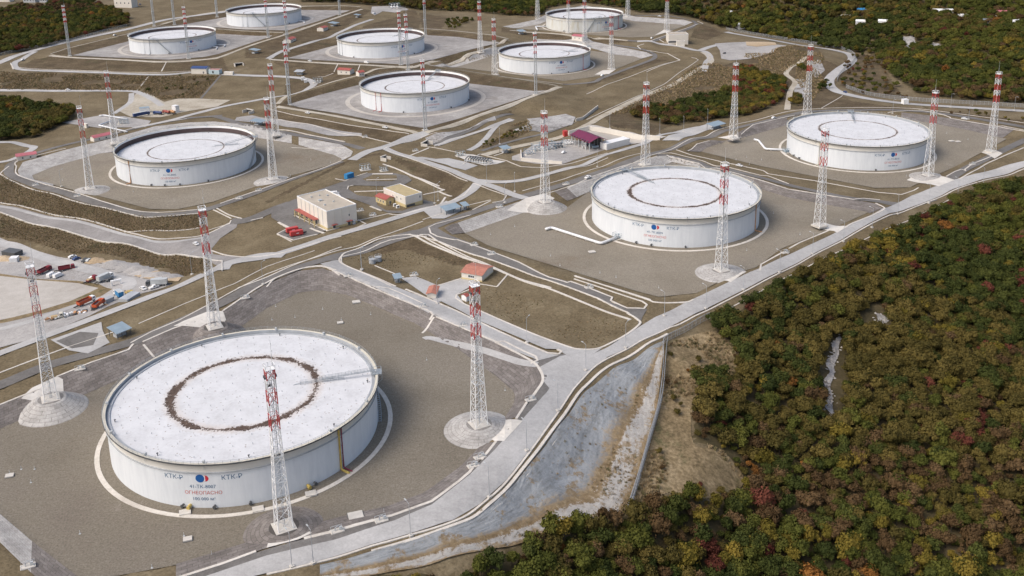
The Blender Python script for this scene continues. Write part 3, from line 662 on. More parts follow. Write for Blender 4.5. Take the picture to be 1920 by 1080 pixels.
# ring roads of the far tanks
way('F 520 200 560 206 631 218 702 232 770 246 795 250 861 231 1035 168 1048 163', 5, G_TRACK, .1)
way('F 520 195 560 173 677 140 709 129 775 124', 4.5, G_TRACK, .1)
way('F 801 120 893 136 1020 156 1045 161', 3.5, G_TRACK, .1)
way('F 505 111 580 117 680 122 730 125 772 127 805 117 900 96 953 75', 4.5, G_TRACK, .1)
way('F 787 53 842 57 917 65 953 73', 4, G_TRACK, .1)
way('F 95 103 137 108 240 113 315 116 390 111 415 106 477 83 531 66 592 46 679 17', 4.5, G_TRACK, .1)
way('F 405 54 460 58 531 61', 3, G_TRACK, .1)
way('F 302 46 365 29 424 20', 4.5, G_TRACK, .1)
way('F 565 12 647 11 675 13', 4, G_TRACK, .1)
way('F 1056 158 1112 154 1134 144 1215 115 1228 104 1212 95 1150 84', 5, G_ASPH, .1)
way('F 942 144 1056 158', 3.5, G_TRACK, .1)
way('F 1177 76 1207 77 1226 76 1270 61 1302 47 1302 41 1282 35 1190 29', 5, G_ASPH, .1)
way('F 956 57 1050 64 1120 72 1177 76', 4, G_TRACK, .1)
way('c 340 880 500 790 640 740 1000 630 1200 580 1380 500 1600 400 1906 290', 6, G_CONC, .12)
# far left roads
way('G -100 385 0 350 100 310 350 243 700 168 950 108 1270 64', 9, G_CONC, .12)
way('G 200 290 130 330 85 352 90 380 130 392 300 400 600 410 900 420 1080 406', 6, G_CONC, .13)
way('G 1250 418 1400 425 1600 432 1720 445 1765 470 1740 495 1650 530 1300 590 900 690 750 720', 7, G_CONC, .12)
way('G -50 506 0 507 380 511 700 511 790 525 860 560 910 595', 6, G_CONC, .12)
way('G 740 525 735 570 700 600 640 640', 5, G_CONC, .14)
way('D -60 255 0 260 80 262 150 280 190 290 150 320 60 360 0 372 -60 380', 6, G_CONC, .12)
sheet('yard', C('G 350 690 560 650 700 655 850 680 820 715 560 720'), G_YARD, .1)
sheet('yard', C('j 300 420 480 440 700 570 900 520 1250 520 1700 540 1500 640 1000 720 650 800 200 790 0 700 150 600'), G_TRACK, .1)
road('d 140 100 400 90 560 80 690 140 560 180 480 190 300 170 180 230 120 200', G_YARD, .2, 'yard')
# perimeter road beyond tank C
way('I 430 160 600 190 900 240 1000 258 1050 275 1062 300 1030 330 960 380 945 410 960 440 1010 465 1150 495 1300 515 1500 530 1920 555 2050 565', 9.5, G_CONC, .14)
way('o 850 170 700 270 620 330 600 380 690 450 700 490 640 600 610 800', 5, G_TRACK, .2, 'track')
sheet('rock_face', C('o 700 430 820 440 840 560 800 660 700 640 690 540'), G_ROCK, .15)
sheet('rock_face', C('o 900 220 1000 200 1060 330 960 420 900 380'), G_ROCK, .15)
sheet('rock_face', C('m 740 170 950 90 940 20 1400 -40 1520 0 1480 90 1130 180 1000 160'), G_ROCK, .2)
sheet('rock_face', C('l 960 570 870 500 1150 430 1500 330 1700 240 1720 290 1440 370'), G_ROCK, .15)
# scrub and slopes beside the perimeter road
slope('eroded_slope', C('F 600 1062 697 1036 800 1006 870 982 918 953 965 910 1015 848 1063 782 1103 730 1150 692 1205 662 1246 640'), C('F 600 1092 700 1080 800 1062 960 1026 1060 990 1110 978 1168 968 1190 915 1212 838 1232 770 1240 700 1247 645'), G_ERODE, .12, 26, True)
sheet('scrub_slope', C('F 1250 642 1330 622 1380 650 1390 700 1310 740 1300 830 1360 850 1395 905 1330 935 1250 925 1185 958 1200 900 1220 835 1240 760 1246 690'), G_SCRUB, .08, sm=True)
for s_, w_ in (('F 1575 632 1566 650 1569 664 1556 682 1560 700 1549 722 1556 742 1551 758 1562 778', [1, 3.2, 1.6, 4, 1.8, 3.6, 2, 4.5, 1]), ('F 1858 600 1842 625 1846 642 1832 668', [1, 4, 2.5, 1]), ('F 1644 588 1655 598 1648 606', [1, 6, 1])):
    ribbon('gully', C(s_), w_, G_ROCK, .25)
    for q_ in resample(C(s_), 1.1):
        for _ in range(2):
            x_, y_ = q_ + rng.normal(0, 1.3, 2); ROCKS.append((x_, y_, rng.uniform(.3, 1.1)))
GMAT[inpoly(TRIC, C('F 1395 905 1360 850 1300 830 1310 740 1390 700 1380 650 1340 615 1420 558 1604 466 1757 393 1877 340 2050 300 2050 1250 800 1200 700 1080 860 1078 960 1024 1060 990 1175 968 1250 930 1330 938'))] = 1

# ------------------------------------------------------------------ kerbs, drains and paths
def kerb(s, wd=.9, th=.15, name='kerb', sm=False, mat=G_KERB, closed=False): return ribbon(name, C(s), wd * .8, mat, .05, th, sm=sm, closed=closed)
kerb('F -60 787 0 759 75 729', 1.1); kerb('F 107 706 170 680 241 656 250 645', 1.1); kerb('F 268 641 325 616 343 610', 1.1)
kerb('F 418 583 500 530 560 505 605 500 630 507', 1.2, sm=True)
kerb('F 629 509 692 536 700 540 790 578 806 583 812 590 806 600', 1.2); kerb('F 700 538 730 541 786 566 800 572', 1); kerb('F 818 594 865 614 932 642 945 640 985 660 1004 668 1008 676 995 682', 1.2)
kerb('F 930 642 990 673 1010 690 1018 712 1004 736 990 752', 1.4, sm=True); kerb('F 990 752 968 785', 1.2); kerb('F 930 828 903 862', 1.2); kerb('F 890 872 880 886 860 903 810 940 735 967 700 976 660 986', 1.3)
kerb('F 700 976 660 987 620 998 570 1010', 1.6); kerb('F 480 1034 420 1056 330 1085', 1.2)
kerb('F 500 1077 585 1057 700 1023 770 1003 850 978 900 948 950 903 1000 838 1050 768 1090 713 1140 672 1250 617 1290 600 1460 513 1580 451 1680 401 1786 358 1843 339 1930 314', 1.0, .12, sm=True)
kerb('F 697 1034 800 1003 870 978 915 948 960 905 1010 842 1060 775 1100 722 1150 682 1252 626', 1.5, .15, 'drain', sm=True)
kerb('F 705 1045 850 1000 925 955 985 895 1050 815 1100 755 1150 700', .6, .1, 'drain', sm=True)
kerb('F 1330 597 1420 550 1500 508 1604 458 1700 415 1800 362', .7, .1, 'drain', sm=True)
kerb('S 480 62 300 88 110 165 60 200 55 225 100 255 390 375', 1.2, sm=True); kerb('S 450 392 640 472 800 545 1000 640 1130 700 1300 773 1370 780 1385 765 1360 752', 1.2); kerb('S 890 520 1190 650 1420 735 1500 752 1600 748 1700 705 1780 660 1850 605 1850 580 1780 535', 1.2, sm=True)
kerb('S 890 520 800 480 750 445 755 425 830 395', 1); kerb('S 480 65 520 80 870 225 1300 385 1800 575', 1.6, .15, 'path'); kerb('S 520 68 650 105 870 188 1100 265 1370 360 1600 445 1790 535', 1.1)
kerb('S 590 25 600 55 640 75 740 95 760 95 850 125 1000 180 1130 230 1310 320 1420 352 1440 345 1690 440 1680 460 1780 505 1880 508 1898 485 1870 465 1460 330', 1.1)
kerb('S 1465 315 1700 385 1920 455', 1); kerb('S 640 370 760 335 810 315', .8); kerb('S 265 250 440 320', .8, .12, 'path'); kerb('S 790 300 860 230', .8, .12, 'path'); kerb('S 1000 375 1060 305', 1, .12, 'stair_channel'); kerb('S 890 360 1000 378', .7)
kerb('S 550 655 620 560', 1.2, .12, 'stair_channel'); kerb('q 590 380 480 250', 1.2, .12, 'stair_channel')
ribbon('path', C('S 560 690 620 690 900 755 1120 825 1240 845'), [3, 3.5, 3.5, 4], G_CONC, .15)
kerb('F -60 720 0 699 125 652 215 622', 1, .12, 'drain'); kerb('F 245 643 284 622 337 600 500 514 633 470 733 437 793 415', .9, .12, 'drain'); kerb('F 260 607 345 570 440 532 500 500 590 470', .7, .1, 'drain')
kerb('F 793 412 870 387 920 375', .8, .12, 'drain'); kerb('F 990 372 1060 352 1200 300 1330 252 1430 222 1530 204 1671 202 1750 207 1930 232', .9, .12, 'drain', sm=True); kerb('F 980 358 1060 335 1140 308 1200 288', .8, .12, 'drain')
kerb('F 1064 353 1110 331 1160 314 1232 293', .9); kerb('F 1290 283 1307 270 1330 264', .9); kerb('F 1390 252 1412 234 1474 219 1490 216', .9)
kerb('F 1232 288 1258 287 1300 297 1426 329 1440 330 1479 345', .9); kerb('F 1250 291 1310 306 1426 338 1479 355 1600 374 1620 372 1650 375', 1, sm=False); kerb('F 1642 381 1659 391 1637 403 1600 418 1580 429', 1.1, sm=True)
kerb('F 1268 281 1297 291 1431 320 1440 326 1527 339 1647 361 1690 365 1714 357 1722 352', 1); kerb('F 1480 466 1500 455 1560 430', 1.2); kerb('F 1425 507 1427 496 1470 472 1478 476', 1.1); kerb('F 1300 562 1283 567 1230 567 1206 559 1077 517', 1.2, sm=True)
kerb('p 660 1035 740 990 800 970 840 985 830 970 900 920 990 885 1080 850 1135 835 1125 820', 1); kerb('p 780 1060 1010 930 1375 770', 1.1)
kerb('p 120 450 420 425 640 470 690 490 700 500 860 530 1100 570 1375 620', 1); kerb('p 1100 575 1180 570 1375 610', .8)
for s_ in ('D 370 295 110 362 92 400 95 440 180 475 430 545 600 600 760 645 900 655 1110 640', 'D 1240 605 1640 465 1920 365', 'D 1120 660 850 682 740 667 600 632 300 552 100 492 10 445 8 430 50 395', 'D 700 765 1000 757 1130 740', 'D 640 212 870 155 1050 128', 'D 1220 632 1290 670 1360 690'): kerb(s_, 1.1, sm=True)
kerb('D 0 600 300 668 700 760 860 800 1000 800 1150 782 1290 715', 1.2, sm=True); kerb('D 0 655 300 742 700 832 1000 892 1160 915 1250 930 1250 985', .7, .5, 'guard_rail', mat=G_APRON)
kerb('D 1190 870 1300 900 1440 905 1600 880 1800 820 1920 790', 1, sm=True); kerb('D 1200 640 1300 690', 1); kerb('D 1130 770 1290 720 1300 700', .8); kerb('D 1410 700 1480 685', .8); kerb('D 1570 715 1620 745 1560 775 1640 820', 1)
kerb('D 1340 1080 1500 1020 1920 850', 1, .12, 'drain'); kerb('D 1500 1075 1560 1020 1700 970 1800 955 1860 975 1910 1010', 1, sm=True)
kerb('P 1100 0 1350 110 1640 240 1670 245 1640 255 1460 295', 1.6, .15, 'path'); kerb('P 1620 265 1745 310', 1.5, .15, 'path'); kerb('P 1630 390 1680 320', 1.6, .15, 'path'); kerb('P 950 88 1155 85', 2.4, .2, 'path'); kerb('P 890 148 1195 140', 1.4, .2, 'path'); kerb('P 770 265 1060 255', 1.4, .2, 'path')
kerb('P 170 500 500 655 620 625', 1.2, .15, 'path'); kerb('P 10 570 125 630', 1.8, .15, 'path'); kerb('P 330 630 470 680', 1.8, .15, 'path'); kerb('P 0 690 160 750 400 690', 1); kerb('P 800 555 1110 485', .9); kerb('P 1110 485 1250 490 1560 410 1580 395', 1, sm=True); kerb('P 930 410 1040 455', 1.6, .15, 'path'); kerb('P 810 545 885 585 800 620', .9, .12, 'path')
kerb('P 580 135 680 155 760 120 900 75', .8); kerb('P 700 240 710 210 760 200', .7)
kerb('E 660 300 680 285 900 220 960 205', .8); kerb('E 0 70 300 132 800 213', 1, .12); kerb('E 60 130 400 205 700 265', 1, .15, 'wall_top'); kerb('E 60 190 440 258', 1.3, .3, 'wall_top'); kerb('E 140 290 440 290', .8); kerb('E 810 335 910 295', 1, .12, 'path')
kerb('E 680 310 830 360 980 415 1130 480', .8); kerb('E 1240 490 1400 480 1550 450 1920 348', .7); kerb('E 1160 490 1190 500 1350 560 1330 590 1270 600', .8); kerb('E 1010 600 1110 560 1150 510', .8); kerb('E 1160 640 1260 590', 1, .12, 'path'); kerb('E 900 790 830 790 700 810 640 830 420 905 420 940 700 1070', 1); kerb('E 910 740 950 720 1150 670', .8)
kerb('E 860 780 910 780 960 815 1170 920 1400 1020 1600 1079', 1); kerb('E 780 780 880 790 1190 935 1560 1079', 1.2, .15, 'path')
kerb('l 980 600 1300 490 1690 370', 1, .3, 'wall_top'); kerb('l 1800 330 1906 290', .9); kerb('l 880 600 1340 690', .8, .15, 'path'); kerb('l 680 715 920 615', 1, .12, 'path'); kerb('l 370 810 740 960 1040 1075', 1.4, .12, 'path')
kerb('m 180 560 380 440 700 520 870 590 1150 600 1400 565 1900 430', .8, .3, 'wall_top'); kerb('m 550 460 660 425', 1.2, .2, 'path')
kerb('n 0 485 450 300 1110 82 960 0', .9, .15, 'drain'); kerb('n 0 790 190 700 690 480 1200 170 1330 80 1300 60 1250 50', .8, .15, 'drain')
kerb('f 1500 320 1585 358 1200 470 780 620', 1, .15, 'drain'); kerb('f 930 590 1000 635 1060 635', 1, .15, 'path'); kerb('f 700 660 600 690 650 740', 1.2, .15, 'path'); kerb('f 740 755 1060 805 1240 900 740 1078', 1, .15, 'drain')
kerb('G 0 360 70 325 350 235 700 160', 1, .12); kerb('G 60 355 75 390', 1.6, .3, 'path'); kerb('G 110 380 300 392 600 402 900 410 1070 400', 1, .15); kerb('G 275 315 330 320 600 335 900 345 1150 335 1250 320', 1, .12); kerb('G 910 400 935 350', .9, .12, 'path'); kerb('G 770 510 835 430', 1, .12, 'path'); kerb('G 1130 555 1240 425', 2.5, .12, 'path', mat=G_ASPH)
for s_ in ('F 531 64 592 45 679 17', 'F 95 101 125 91 237 64 302 47', 'F 504 110 580 116 680 121 772 126', 'F 772 126 805 116 900 95 953 75', 'F 861 229 1035 167'): kerb(s_, .9, .12)
kerb('c 1330 1078 1390 955', 1, .12, 'path'); kerb('c 1680 1078 1720 970', 1, .12, 'path'); kerb('b 500 1070 575 930', 1, .12, 'path'); kerb('k 1480 140 1350 190 1250 195', 1, .12, 'path')
kerb('o 1020 780 1270 630', .8, .12, 'path')
# concrete ring path round each tank
for k, (x, y, z) in TANKS.items():
    a = np.linspace(0, 2 * np.pi, 97)[:-1]
    rp = 52.2 if k in 'ABCDFH' else 60.0
    r2 = np.where(np.abs((a * 12 / (2 * np.pi) + .3) % 1 - .5) < .045, rp + 1.6, rp) if rp < 55 else np.full(96, rp) + np.sin(a * 3) * 1.5
    ribbon('ring_path', np.c_[x + r2 * np.cos(a), y + r2 * np.sin(a)], 1.7 if rp < 55 else 4, G_KERB if rp < 55 else G_PALE, .06, .12 if rp < 55 else 0, sm=False, closed=True)
    ring = np.c_[x + (rp - 1) * np.cos(a), y + (rp - 1) * np.sin(a)]
    if rp < 55: sheet('gravel_ring', ring, G_GRAVD, .055)

for s_ in ('D 5 442 100 492 300 552 600 632 740 667 850 682 1130 662 1150 740 1000 760 740 772 300 672 0 602 -100 600 -100 430', 'D -100 655 300 745 700 835 1000 892 1180 915 1160 1010 900 965 400 885 0 790 -100 780', 'd 0 395 500 260 770 140 880 330 820 440 700 420 0 420', 'd 850 190 1300 260 1180 430 900 440', 'E 0 590 480 345 640 320 660 330 480 360 0 610',
           'o 120 130 400 120 600 40 720 30 850 120 620 330 500 390 300 340 0 330', 'o 900 60 1060 180 980 330 1080 470 900 700 700 430 720 300', 'n 0 350 940 30 980 80 0 400', 'm 340 380 680 200 740 100 960 30 1000 160 700 300', 'l 880 510 1150 430 1700 240 1906 170 1906 200 1440 380 960 570', 'G 0 400 900 430 780 510 0 505', 'G 850 430 1230 425 1120 550 900 560 800 520', 'n 200 760 700 520 1330 130 1550 120 1906 250 1906 440 1300 560 800 640 540 700 700 800 1000 860 800 960 300 870', 'f 1450 440 1600 370 1906 500 1650 600 1400 560', 'F 1340 128 1400 108 1450 95 1500 82 1530 95 1510 130 1480 175 1475 200 1400 150 1340 140', 'F 1490 130 1530 110 1590 130 1560 165 1600 190 1700 205 1480 205', 'F 1640 102 1600 100 1580 130 1575 160 1600 175 1700 187 1660 130', 'p 0 380 300 400 700 440 1375 520 1375 580 700 470 400 410 0 410', 'S 330 95 480 80 870 225 800 260 450 150 250 190'): GMAT[inpoly(TRIC, C(s_))] = 3
for s_ in ('F 1690 70 1712 68 1720 92 1700 98', 'F 1735 78 1760 82 1765 96 1740 92', 'F 1815 98 1850 104 1848 112 1815 106', 'F 1890 120 1920 118 1920 128 1892 128'): sheet('rock_outcrop', C(s_), G_ROCK, .5, wob=1)
for k in 'EGIJ':
    GMAT[inpoly(TRIC, CRESTW[k]) & ~inpoly(TRIC, TOEW[k])] = 3
for s_ in ('E 40 72 300 132 800 213 700 262 400 205 60 135', 'F 505 112 580 118 680 123 772 128 709 131 677 142 600 160 560 173 530 185 540 130', 'G 275 318 1150 338 1250 322 1300 420 1080 405 300 395 110 385 170 340', 'c 0 720 560 510 1060 350 1720 130 1900 150 1380 500 1200 580 640 740 340 870 0 870', 'F 939 52 1050 64 1177 76 1207 78 1130 82 1000 70 940 60', 'E 680 330 830 370 980 420 1120 490 1060 590 1000 540 860 460'): GMAT[inpoly(TRIC, C(s_))] = 3
# loose stones in the gullies
_e = C('F 800 1045 960 1015 1060 975 1120 900 1180 800 1215 720 1230 690 1205 840 1180 920 1160 960 1060 988 960 1024')
for _ in range(420):
    x_, y_ = rng.uniform(_e[:, 0].min(), _e[:, 0].max()), rng.uniform(_e[:, 1].min(), _e[:, 1].max())
    if inpoly(np.array([[x_, y_]]), _e)[0]: ROCKS.append((x_, y_, rng.uniform(.2, .75)))
b_ = MB()
for x_, y_, r_ in ROCKS:
    z_ = float(ground(x_, y_)); V_ = [(x_ + r_ * rng.uniform(.6, 1) * a, y_ + r_ * rng.uniform(.6, 1) * b, z_ + r_ * rng.uniform(.4, .8) * c) for a, b, c in ((1, 0, .2), (0, 1, .2), (-1, 0, .2), (0, -1, .2), (0, 0, 1), (.2, .1, -.8))]
    b_.add(V_, [(0, 1, 4), (1, 2, 4), (2, 3, 4), (3, 0, 4), (1, 0, 5), (2, 1, 5), (3, 2, 5), (0, 3, 5)])
tag(b_.build('loose_stones', G_PALE), 'loose pale stones lying in the gullies of the wood', 'stones', kind='stuff')
# let the ground dip under everything laid on it
_dip = np.zeros(HZ.shape, bool)
for B_ in SINK:
    if B_ is None: continue
    i0, i1 = np.searchsorted(GX, (B_[:, 0].min(), B_[:, 0].max())); j0, j1 = np.searchsorted(GY, (B_[:, 1].min(), B_[:, 1].max()))
    if i1 <= i0 or j1 <= j0: continue
    X_, Y_ = np.meshgrid(GX[i0:i1], GY[j0:j1]); _dip[j0:j1, i0:i1] |= inpoly(np.c_[X_.ravel(), Y_.ravel()], B_).reshape(X_.shape)
_hz = HZ - _dip * .35
GROUND.data.vertices.foreach_set('co', np.c_[_gx.ravel(), _gy.ravel(), _hz.ravel()].astype('f').ravel())
GROUND.data.polygons.foreach_set('material_index', GMAT); GROUND.data.update()
# ------------------------------------------------------------------ paints
def tank_paint():
    m, n, p = nodes('tank_paint'); co = opos(n)
    sp = N(n, 'SeparateXYZ'); n.links.new(co, sp.inputs[0])
    ang = mth(n, 'ARCTAN2', sp.outputs[1], sp.outputs[0])
    cb = N(n, 'CombineXYZ'); n.links.new(mth(n, 'MULTIPLY', ang, 22), cb.inputs[0]); n.links.new(mth(n, 'MULTIPLY', sp.outputs[2], .05), cb.inputs[1])
    streak = noise(n, cb.outputs[0], 1.2, 5, .7); big = noise(n, co, .05, 4)
    c = ramp(n, streak, [(.3, (.63, .66, .69)), (.55, (.7, .73, .755)), (.75, (.74, .765, .785))])
    c = mix(n, .25, c, ramp(n, big, [(.3, (.4, .4, .4)), (.7, (.62, .62, .62))]), 'OVERLAY')
    # plate courses and vertical seams
    cz = mth(n, 'FRACT', mth(n, 'DIVIDE', sp.outputs[2], 2.4)); seam = mth(n, 'LESS_THAN', cz, .02)
    c = mix(n, mth(n, 'MULTIPLY', seam, .1), c, (.5, .5, .5))
    n.links.new(c, p.inputs['Base Color']); p.inputs['Roughness'].default_value = .55; p.inputs['Specular IOR Level'].default_value = .3
    bump(n, p, noise(n, co, .35, 3), .12, .3)
    return m
def old_paint():
    m, n, p = nodes('weathered_tank_paint'); co = opos(n); sp = N(n, 'SeparateXYZ'); n.links.new(co, sp.inputs[0])
    ang = mth(n, 'ARCTAN2', sp.outputs[1], sp.outputs[0]); cb = N(n, 'CombineXYZ'); n.links.new(mth(n, 'MULTIPLY', ang, 22), cb.inputs[0]); n.links.new(mth(n, 'MULTIPLY', sp.outputs[2], .04), cb.inputs[1])
    n.links.new(ramp(n, noise(n, cb.outputs[0], 1.1, 5, .7), [(.35, (.52, .48, .38)), (.5, (.62, .63, .6)), (.7, (.68, .7, .7))]), p.inputs['Base Color']); p.inputs['Roughness'].default_value = .6
    return m
def roof_paint(name, dirt, wid):
    m, n, p = nodes(name); co = opos(n); sp = N(n, 'SeparateXYZ'); n.links.new(co, sp.inputs[0])
    fl = N(n, 'CombineXYZ'); n.links.new(sp.outputs[0], fl.inputs[0]); n.links.new(sp.outputs[1], fl.inputs[1])
    v = N(n, 'VectorMath', operation='LENGTH'); n.links.new(fl.outputs[0], v.inputs[0]); r = v.outputs['Value']
    nz = noise(n, fl.outputs[0], .12, 5, .65); nf = noise(n, fl.outputs[0], .9, 5, .75); ns = noise(n, fl.outputs[0], .045, 2)
    c = ramp(n, mth(n, 'ADD', mth(n, 'MULTIPLY', nz, .6), mth(n, 'MULTIPLY', nf, .4)), [(.33, (.49, .49, .495)), (.5, (.6, .605, .615)), (.66, (.67, .675, .685))])
    # rust and dirt washed against the ring stiffener
    off = mth(n, 'ABSOLUTE', mth(n, 'SUBTRACT', mth(n, 'ADD', r, mth(n, 'MULTIPLY', mth(n, 'SUBTRACT', nf, .5), 4.5 * wid + .8)), 26))
    wd = mth(n, 'MULTIPLY', smooth(n, noise(n, fl.outputs[0], .09, 3), .4, .62), wid)
    a = mth(n, 'LESS_THAN', off, mth(n, 'ADD', wd, .24 + .18 * wid))
    halo = mth(n, 'SUBTRACT', 1, smooth(n, off, 0, 2.6 * wid + .3))
    c = mix(n, mth(n, 'MULTIPLY', halo, .35 * dirt), c, (.5, .36, .24))
    c = mix(n, mth(n, 'MULTIPLY', a, dirt), c, ramp(n, nf, [(.35, (.045, .032, .026)), (.65, (.15, .105, .08))]))
    # scattered dark specks
    vo = N(n, 'TexVoronoi'); vo.inputs['Scale'].default_value = .55; n.links.new(fl.outputs[0], vo.inputs['Vector'])
    sm = mth(n, 'MULTIPLY', mth(n, 'LESS_THAN', vo.outputs['Distance'], .16), smooth(n, nz, .42, .54))
    c = mix(n, mth(n, 'MULTIPLY', sm, .75), c, (.3, .25, .22))
    n.links.new(c, p.inputs['Base Color']); p.inputs['Roughness'].default_value = .7; p.inputs['Specular IOR Level'].default_value = .2
    bump(n, p, nf, .15, .1)
    return m
M_TANK = tank_paint(); M_OLD = old_paint()
M_ROOF = {k: roof_paint('roof_paint_' + n_, d, w_) for k, n_, d, w_ in (('A', 'heavy_rust', 1., 1.5), ('B', 'rusty', 1., .95), ('C', 'light_rust', .9, .6), ('D', 'thin_rust', .95, .35))}
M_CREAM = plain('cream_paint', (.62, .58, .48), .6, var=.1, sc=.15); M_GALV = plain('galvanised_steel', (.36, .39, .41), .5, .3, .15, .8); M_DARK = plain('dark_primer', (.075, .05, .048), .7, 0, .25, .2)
M_WHITE = plain('white_paint', (.78, .78, .77), .5, 0, .06, .3); M_RED = plain('red_paint', (.5, .055, .05), .5, 0, .15, .4); M_LGREY = plain('light_grey_steel', (.5, .52, .52), .55, .1, .12, .5)
M_SEAL = plain('grey_seal', (.38, .4, .42), .6, 0, .15, .2); M_YELLOW = plain('yellow_paint', (.5, .37, .1), .55, 0, .2); M_MAROON = plain('maroon_paint', (.23, .03, .06), .5); M_ORANGE = plain('rusty_orange_paint', (.5, .27, .13), .6, 0, .2)
M_LOGOB = plain('logo_blue', (.01, .1, .33), .5, 0, .05); M_LOGOR = plain('logo_red', (.55, .03, .05), .5, 0, .05); M_INK = plain('lettering_blue', (.05, .13, .24), .5, 0, .05); M_INKR = plain('lettering_red', (.55, .12, .1), .5, 0, .05)
M_BLACK = plain('dark_rubber', (.03, .03, .032), .8); M_GLASS = plain('dark_glass', (.03, .04, .05), .15, 0, .1); M_BLUEG = plain('blue_grey_sheet', (.25, .32, .37), .5, 0, .12, .3); M_BLUE = plain('blue_paint', (.03, .2, .42), .5, 0, .12, .3)
M_WALLW = plain('cream_wall_panel', (.68, .64, .57), .75, 0, .06, .25); M_WALLY = plain('yellow_plinth', (.56, .46, .25), .75, 0, .08, .3); M_BRICKR = plain('red_sheet_roof', (.33, .085, .065), .6, 0, .15, .4); M_ROOFO = plain('orange_tile_roof', (.4, .165, .115), .75, 0, .18, .8)
M_ROOFB = plain('beige_roof', (.42, .37, .3), .85, 0, .12, .2); M_PURP = plain('purple_sheet_roof', (.15, .02, .06), .5, 0, .12, .3); M_PIPE = plain('white_pipe', (.72, .73, .74), .45, 0, .08, .3); M_CONCP = plain('cast_concrete', (.55, .52, .47), .85, 0, .12, .4)
M_DKGREY = plain('dark_grey_metal', (.1, .105, .11), .6, .2); M_PINKR = plain('faded_red_roof', (.42, .13, .15), .65, 0, .15, .4); M_NAVY = plain('navy_paint', (.03, .06, .17), .5); M_GREEN = plain('green_paint', (.05, .13, .08), .6); M_BRICKD = plain('dark_red_truck', (.2, .02, .03), .5)
M_AMBER = plain('tan_load', (.45, .33, .18), .8)

# ------------------------------------------------------------------ storage tanks
RS, HT = 47.6, 16.58
def hit(k, px, py, r=RS):
    """bearing and height of the point of a tank's shell seen at a photo point"""
    x, y, z = TANKS[k]; d = ray(px, py)
    a = d[0] ** 2 + d[1] ** 2; b = -2 * (d[0] * x + d[1] * y); c = x * x + y * y - r * r; q = b * b - 4 * a * c
    t = (-b - math.sqrt(max(q, 0))) / (2 * a)
    return math.atan2(d[1] * t - y, d[0] * t - x), CAMZ + d[2] * t - z
def bearing(k, px, py, dz):
    p = at(px, py, TANKS[k][2] + dz); return math.atan2(p[1] - TANKS[k][1], p[0] - TANKS[k][0]), math.hypot(p[1] - TANKS[k][1], p[0] - TANKS[k][0])
def pol(r, a, z): return (r * math.cos(a), r * math.sin(a), z)
_tc = {}
def text_mesh(s, size, mat):
    key = (s, size, mat.name)
    if key not in _tc:
        cu = bpy.data.curves.new('lettering', 'FONT'); cu.body = s; cu.size = size; cu.align_x = 'CENTER'; cu.resolution_u = 2
        t = bpy.data.objects.new('lettering', cu); COL.objects.link(t); bpy.context.view_layer.update()
        dg = bpy.context.evaluated_depsgraph_get(); m = bpy.data.meshes.new_from_object(t.evaluated_get(dg))
        V = np.zeros(len(m.vertices) * 3); m.vertices.foreach_get('co', V); F = [tuple(p.vertices) for p in m.polygons]
        bpy.data.objects.remove(t); bpy.data.curves.remove(cu); bpy.data.meshes.remove(m); _tc[key] = (V.reshape(-1, 3), F)
    return _tc[key]
def wrap(root, name, V, F, mat, a0, z0, r=RS + .05):
    V = np.asarray(V); a = a0 + V[:, 0] / r
    me = mesh(name, np.c_[r * np.cos(a), r * np.sin(a), z0 + V[:, 1]], F, mat)
    return obj(name, me, root)
def disc2(cx, cy, r, n=28, xmin=None):
    v = [(cx, cy, 0)] + [(cx + r * math.cos(2 * math.pi * i / n), cy + r * math.sin(2 * math.pi * i / n), 0) for i in range(n)]
    return v, [(0, 1 + i, 1 + (i + 1) % n) for i in range(n)]
SH_SHELL = MB().ring([(RS, 0), (RS, 13.1)], 160).me('shell', M_TANK, True); SH_SHELLO = MB().ring([(RS, 0), (RS, 13.1)], 160).me('shell', M_OLD, True)
SH_BAND = MB().ring([(RS, 13.1), (RS, HT)], 160).me('upper_course', plain('upper_course_paint', (.63, .61, .56), .55, 0, .07, .1), True)
SH_GIRD = MB().ring([(RS, 13.0), (RS + .45, 13.0), (RS + .45, 13.22), (RS, 13.22)], 160).me('wind_girder', M_SEAL)
SH_RIM = MB().ring([(RS - .12, HT - .35), (RS + .95, HT - .35), (RS + .95, HT), (RS - .12, HT), (RS - .12, HT - .35)], 160).me('rim_walkway', M_CREAM)
SH_EDGE = MB().ring([(RS + .95, HT - .45), (RS + 1.05, HT - .45), (RS + 1.05, HT + .06), (RS + .95, HT + .06), (RS + .95, HT - .45)], 160).me('rim_edge', M_DKGREY)
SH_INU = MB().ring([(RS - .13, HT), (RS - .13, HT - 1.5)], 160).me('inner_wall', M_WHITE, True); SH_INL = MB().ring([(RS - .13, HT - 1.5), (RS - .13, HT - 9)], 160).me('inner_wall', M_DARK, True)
SH_INA = MB().ring([(RS - .13, HT), (RS - .13, HT - 5)], 160).me('inner_wall', M_SEAL, True)
_b = MB()
for rr in (HT + .55, HT + 1.1): _b.ring([(RS + .88, rr - .03), (RS + .94, rr - .03), (RS + .94, rr + .03), (RS + .88, rr + .03), (RS + .88, rr - .03)], 160)
for i in range(120): a = 2 * math.pi * i / 120; _b.bar(pol(RS + .91, a, HT), pol(RS + .91, a, HT + 1.1), .06)
SH_RAIL = _b.me('railing', M_GALV)
_b = MB().ring([(0, .25), (26, .12), (42, .08), (46.2, .02)], 96); SH_ROOF = {k: _b.me('floating_roof', m_, True) for k, m_ in M_ROOF.items()}
SH_PONT = MB().ring([(46.0, -.1), (46.05, .35), (46.3, .4), (47.35, .1)], 160).me('roof_seal', M_SEAL)
_b = MB()
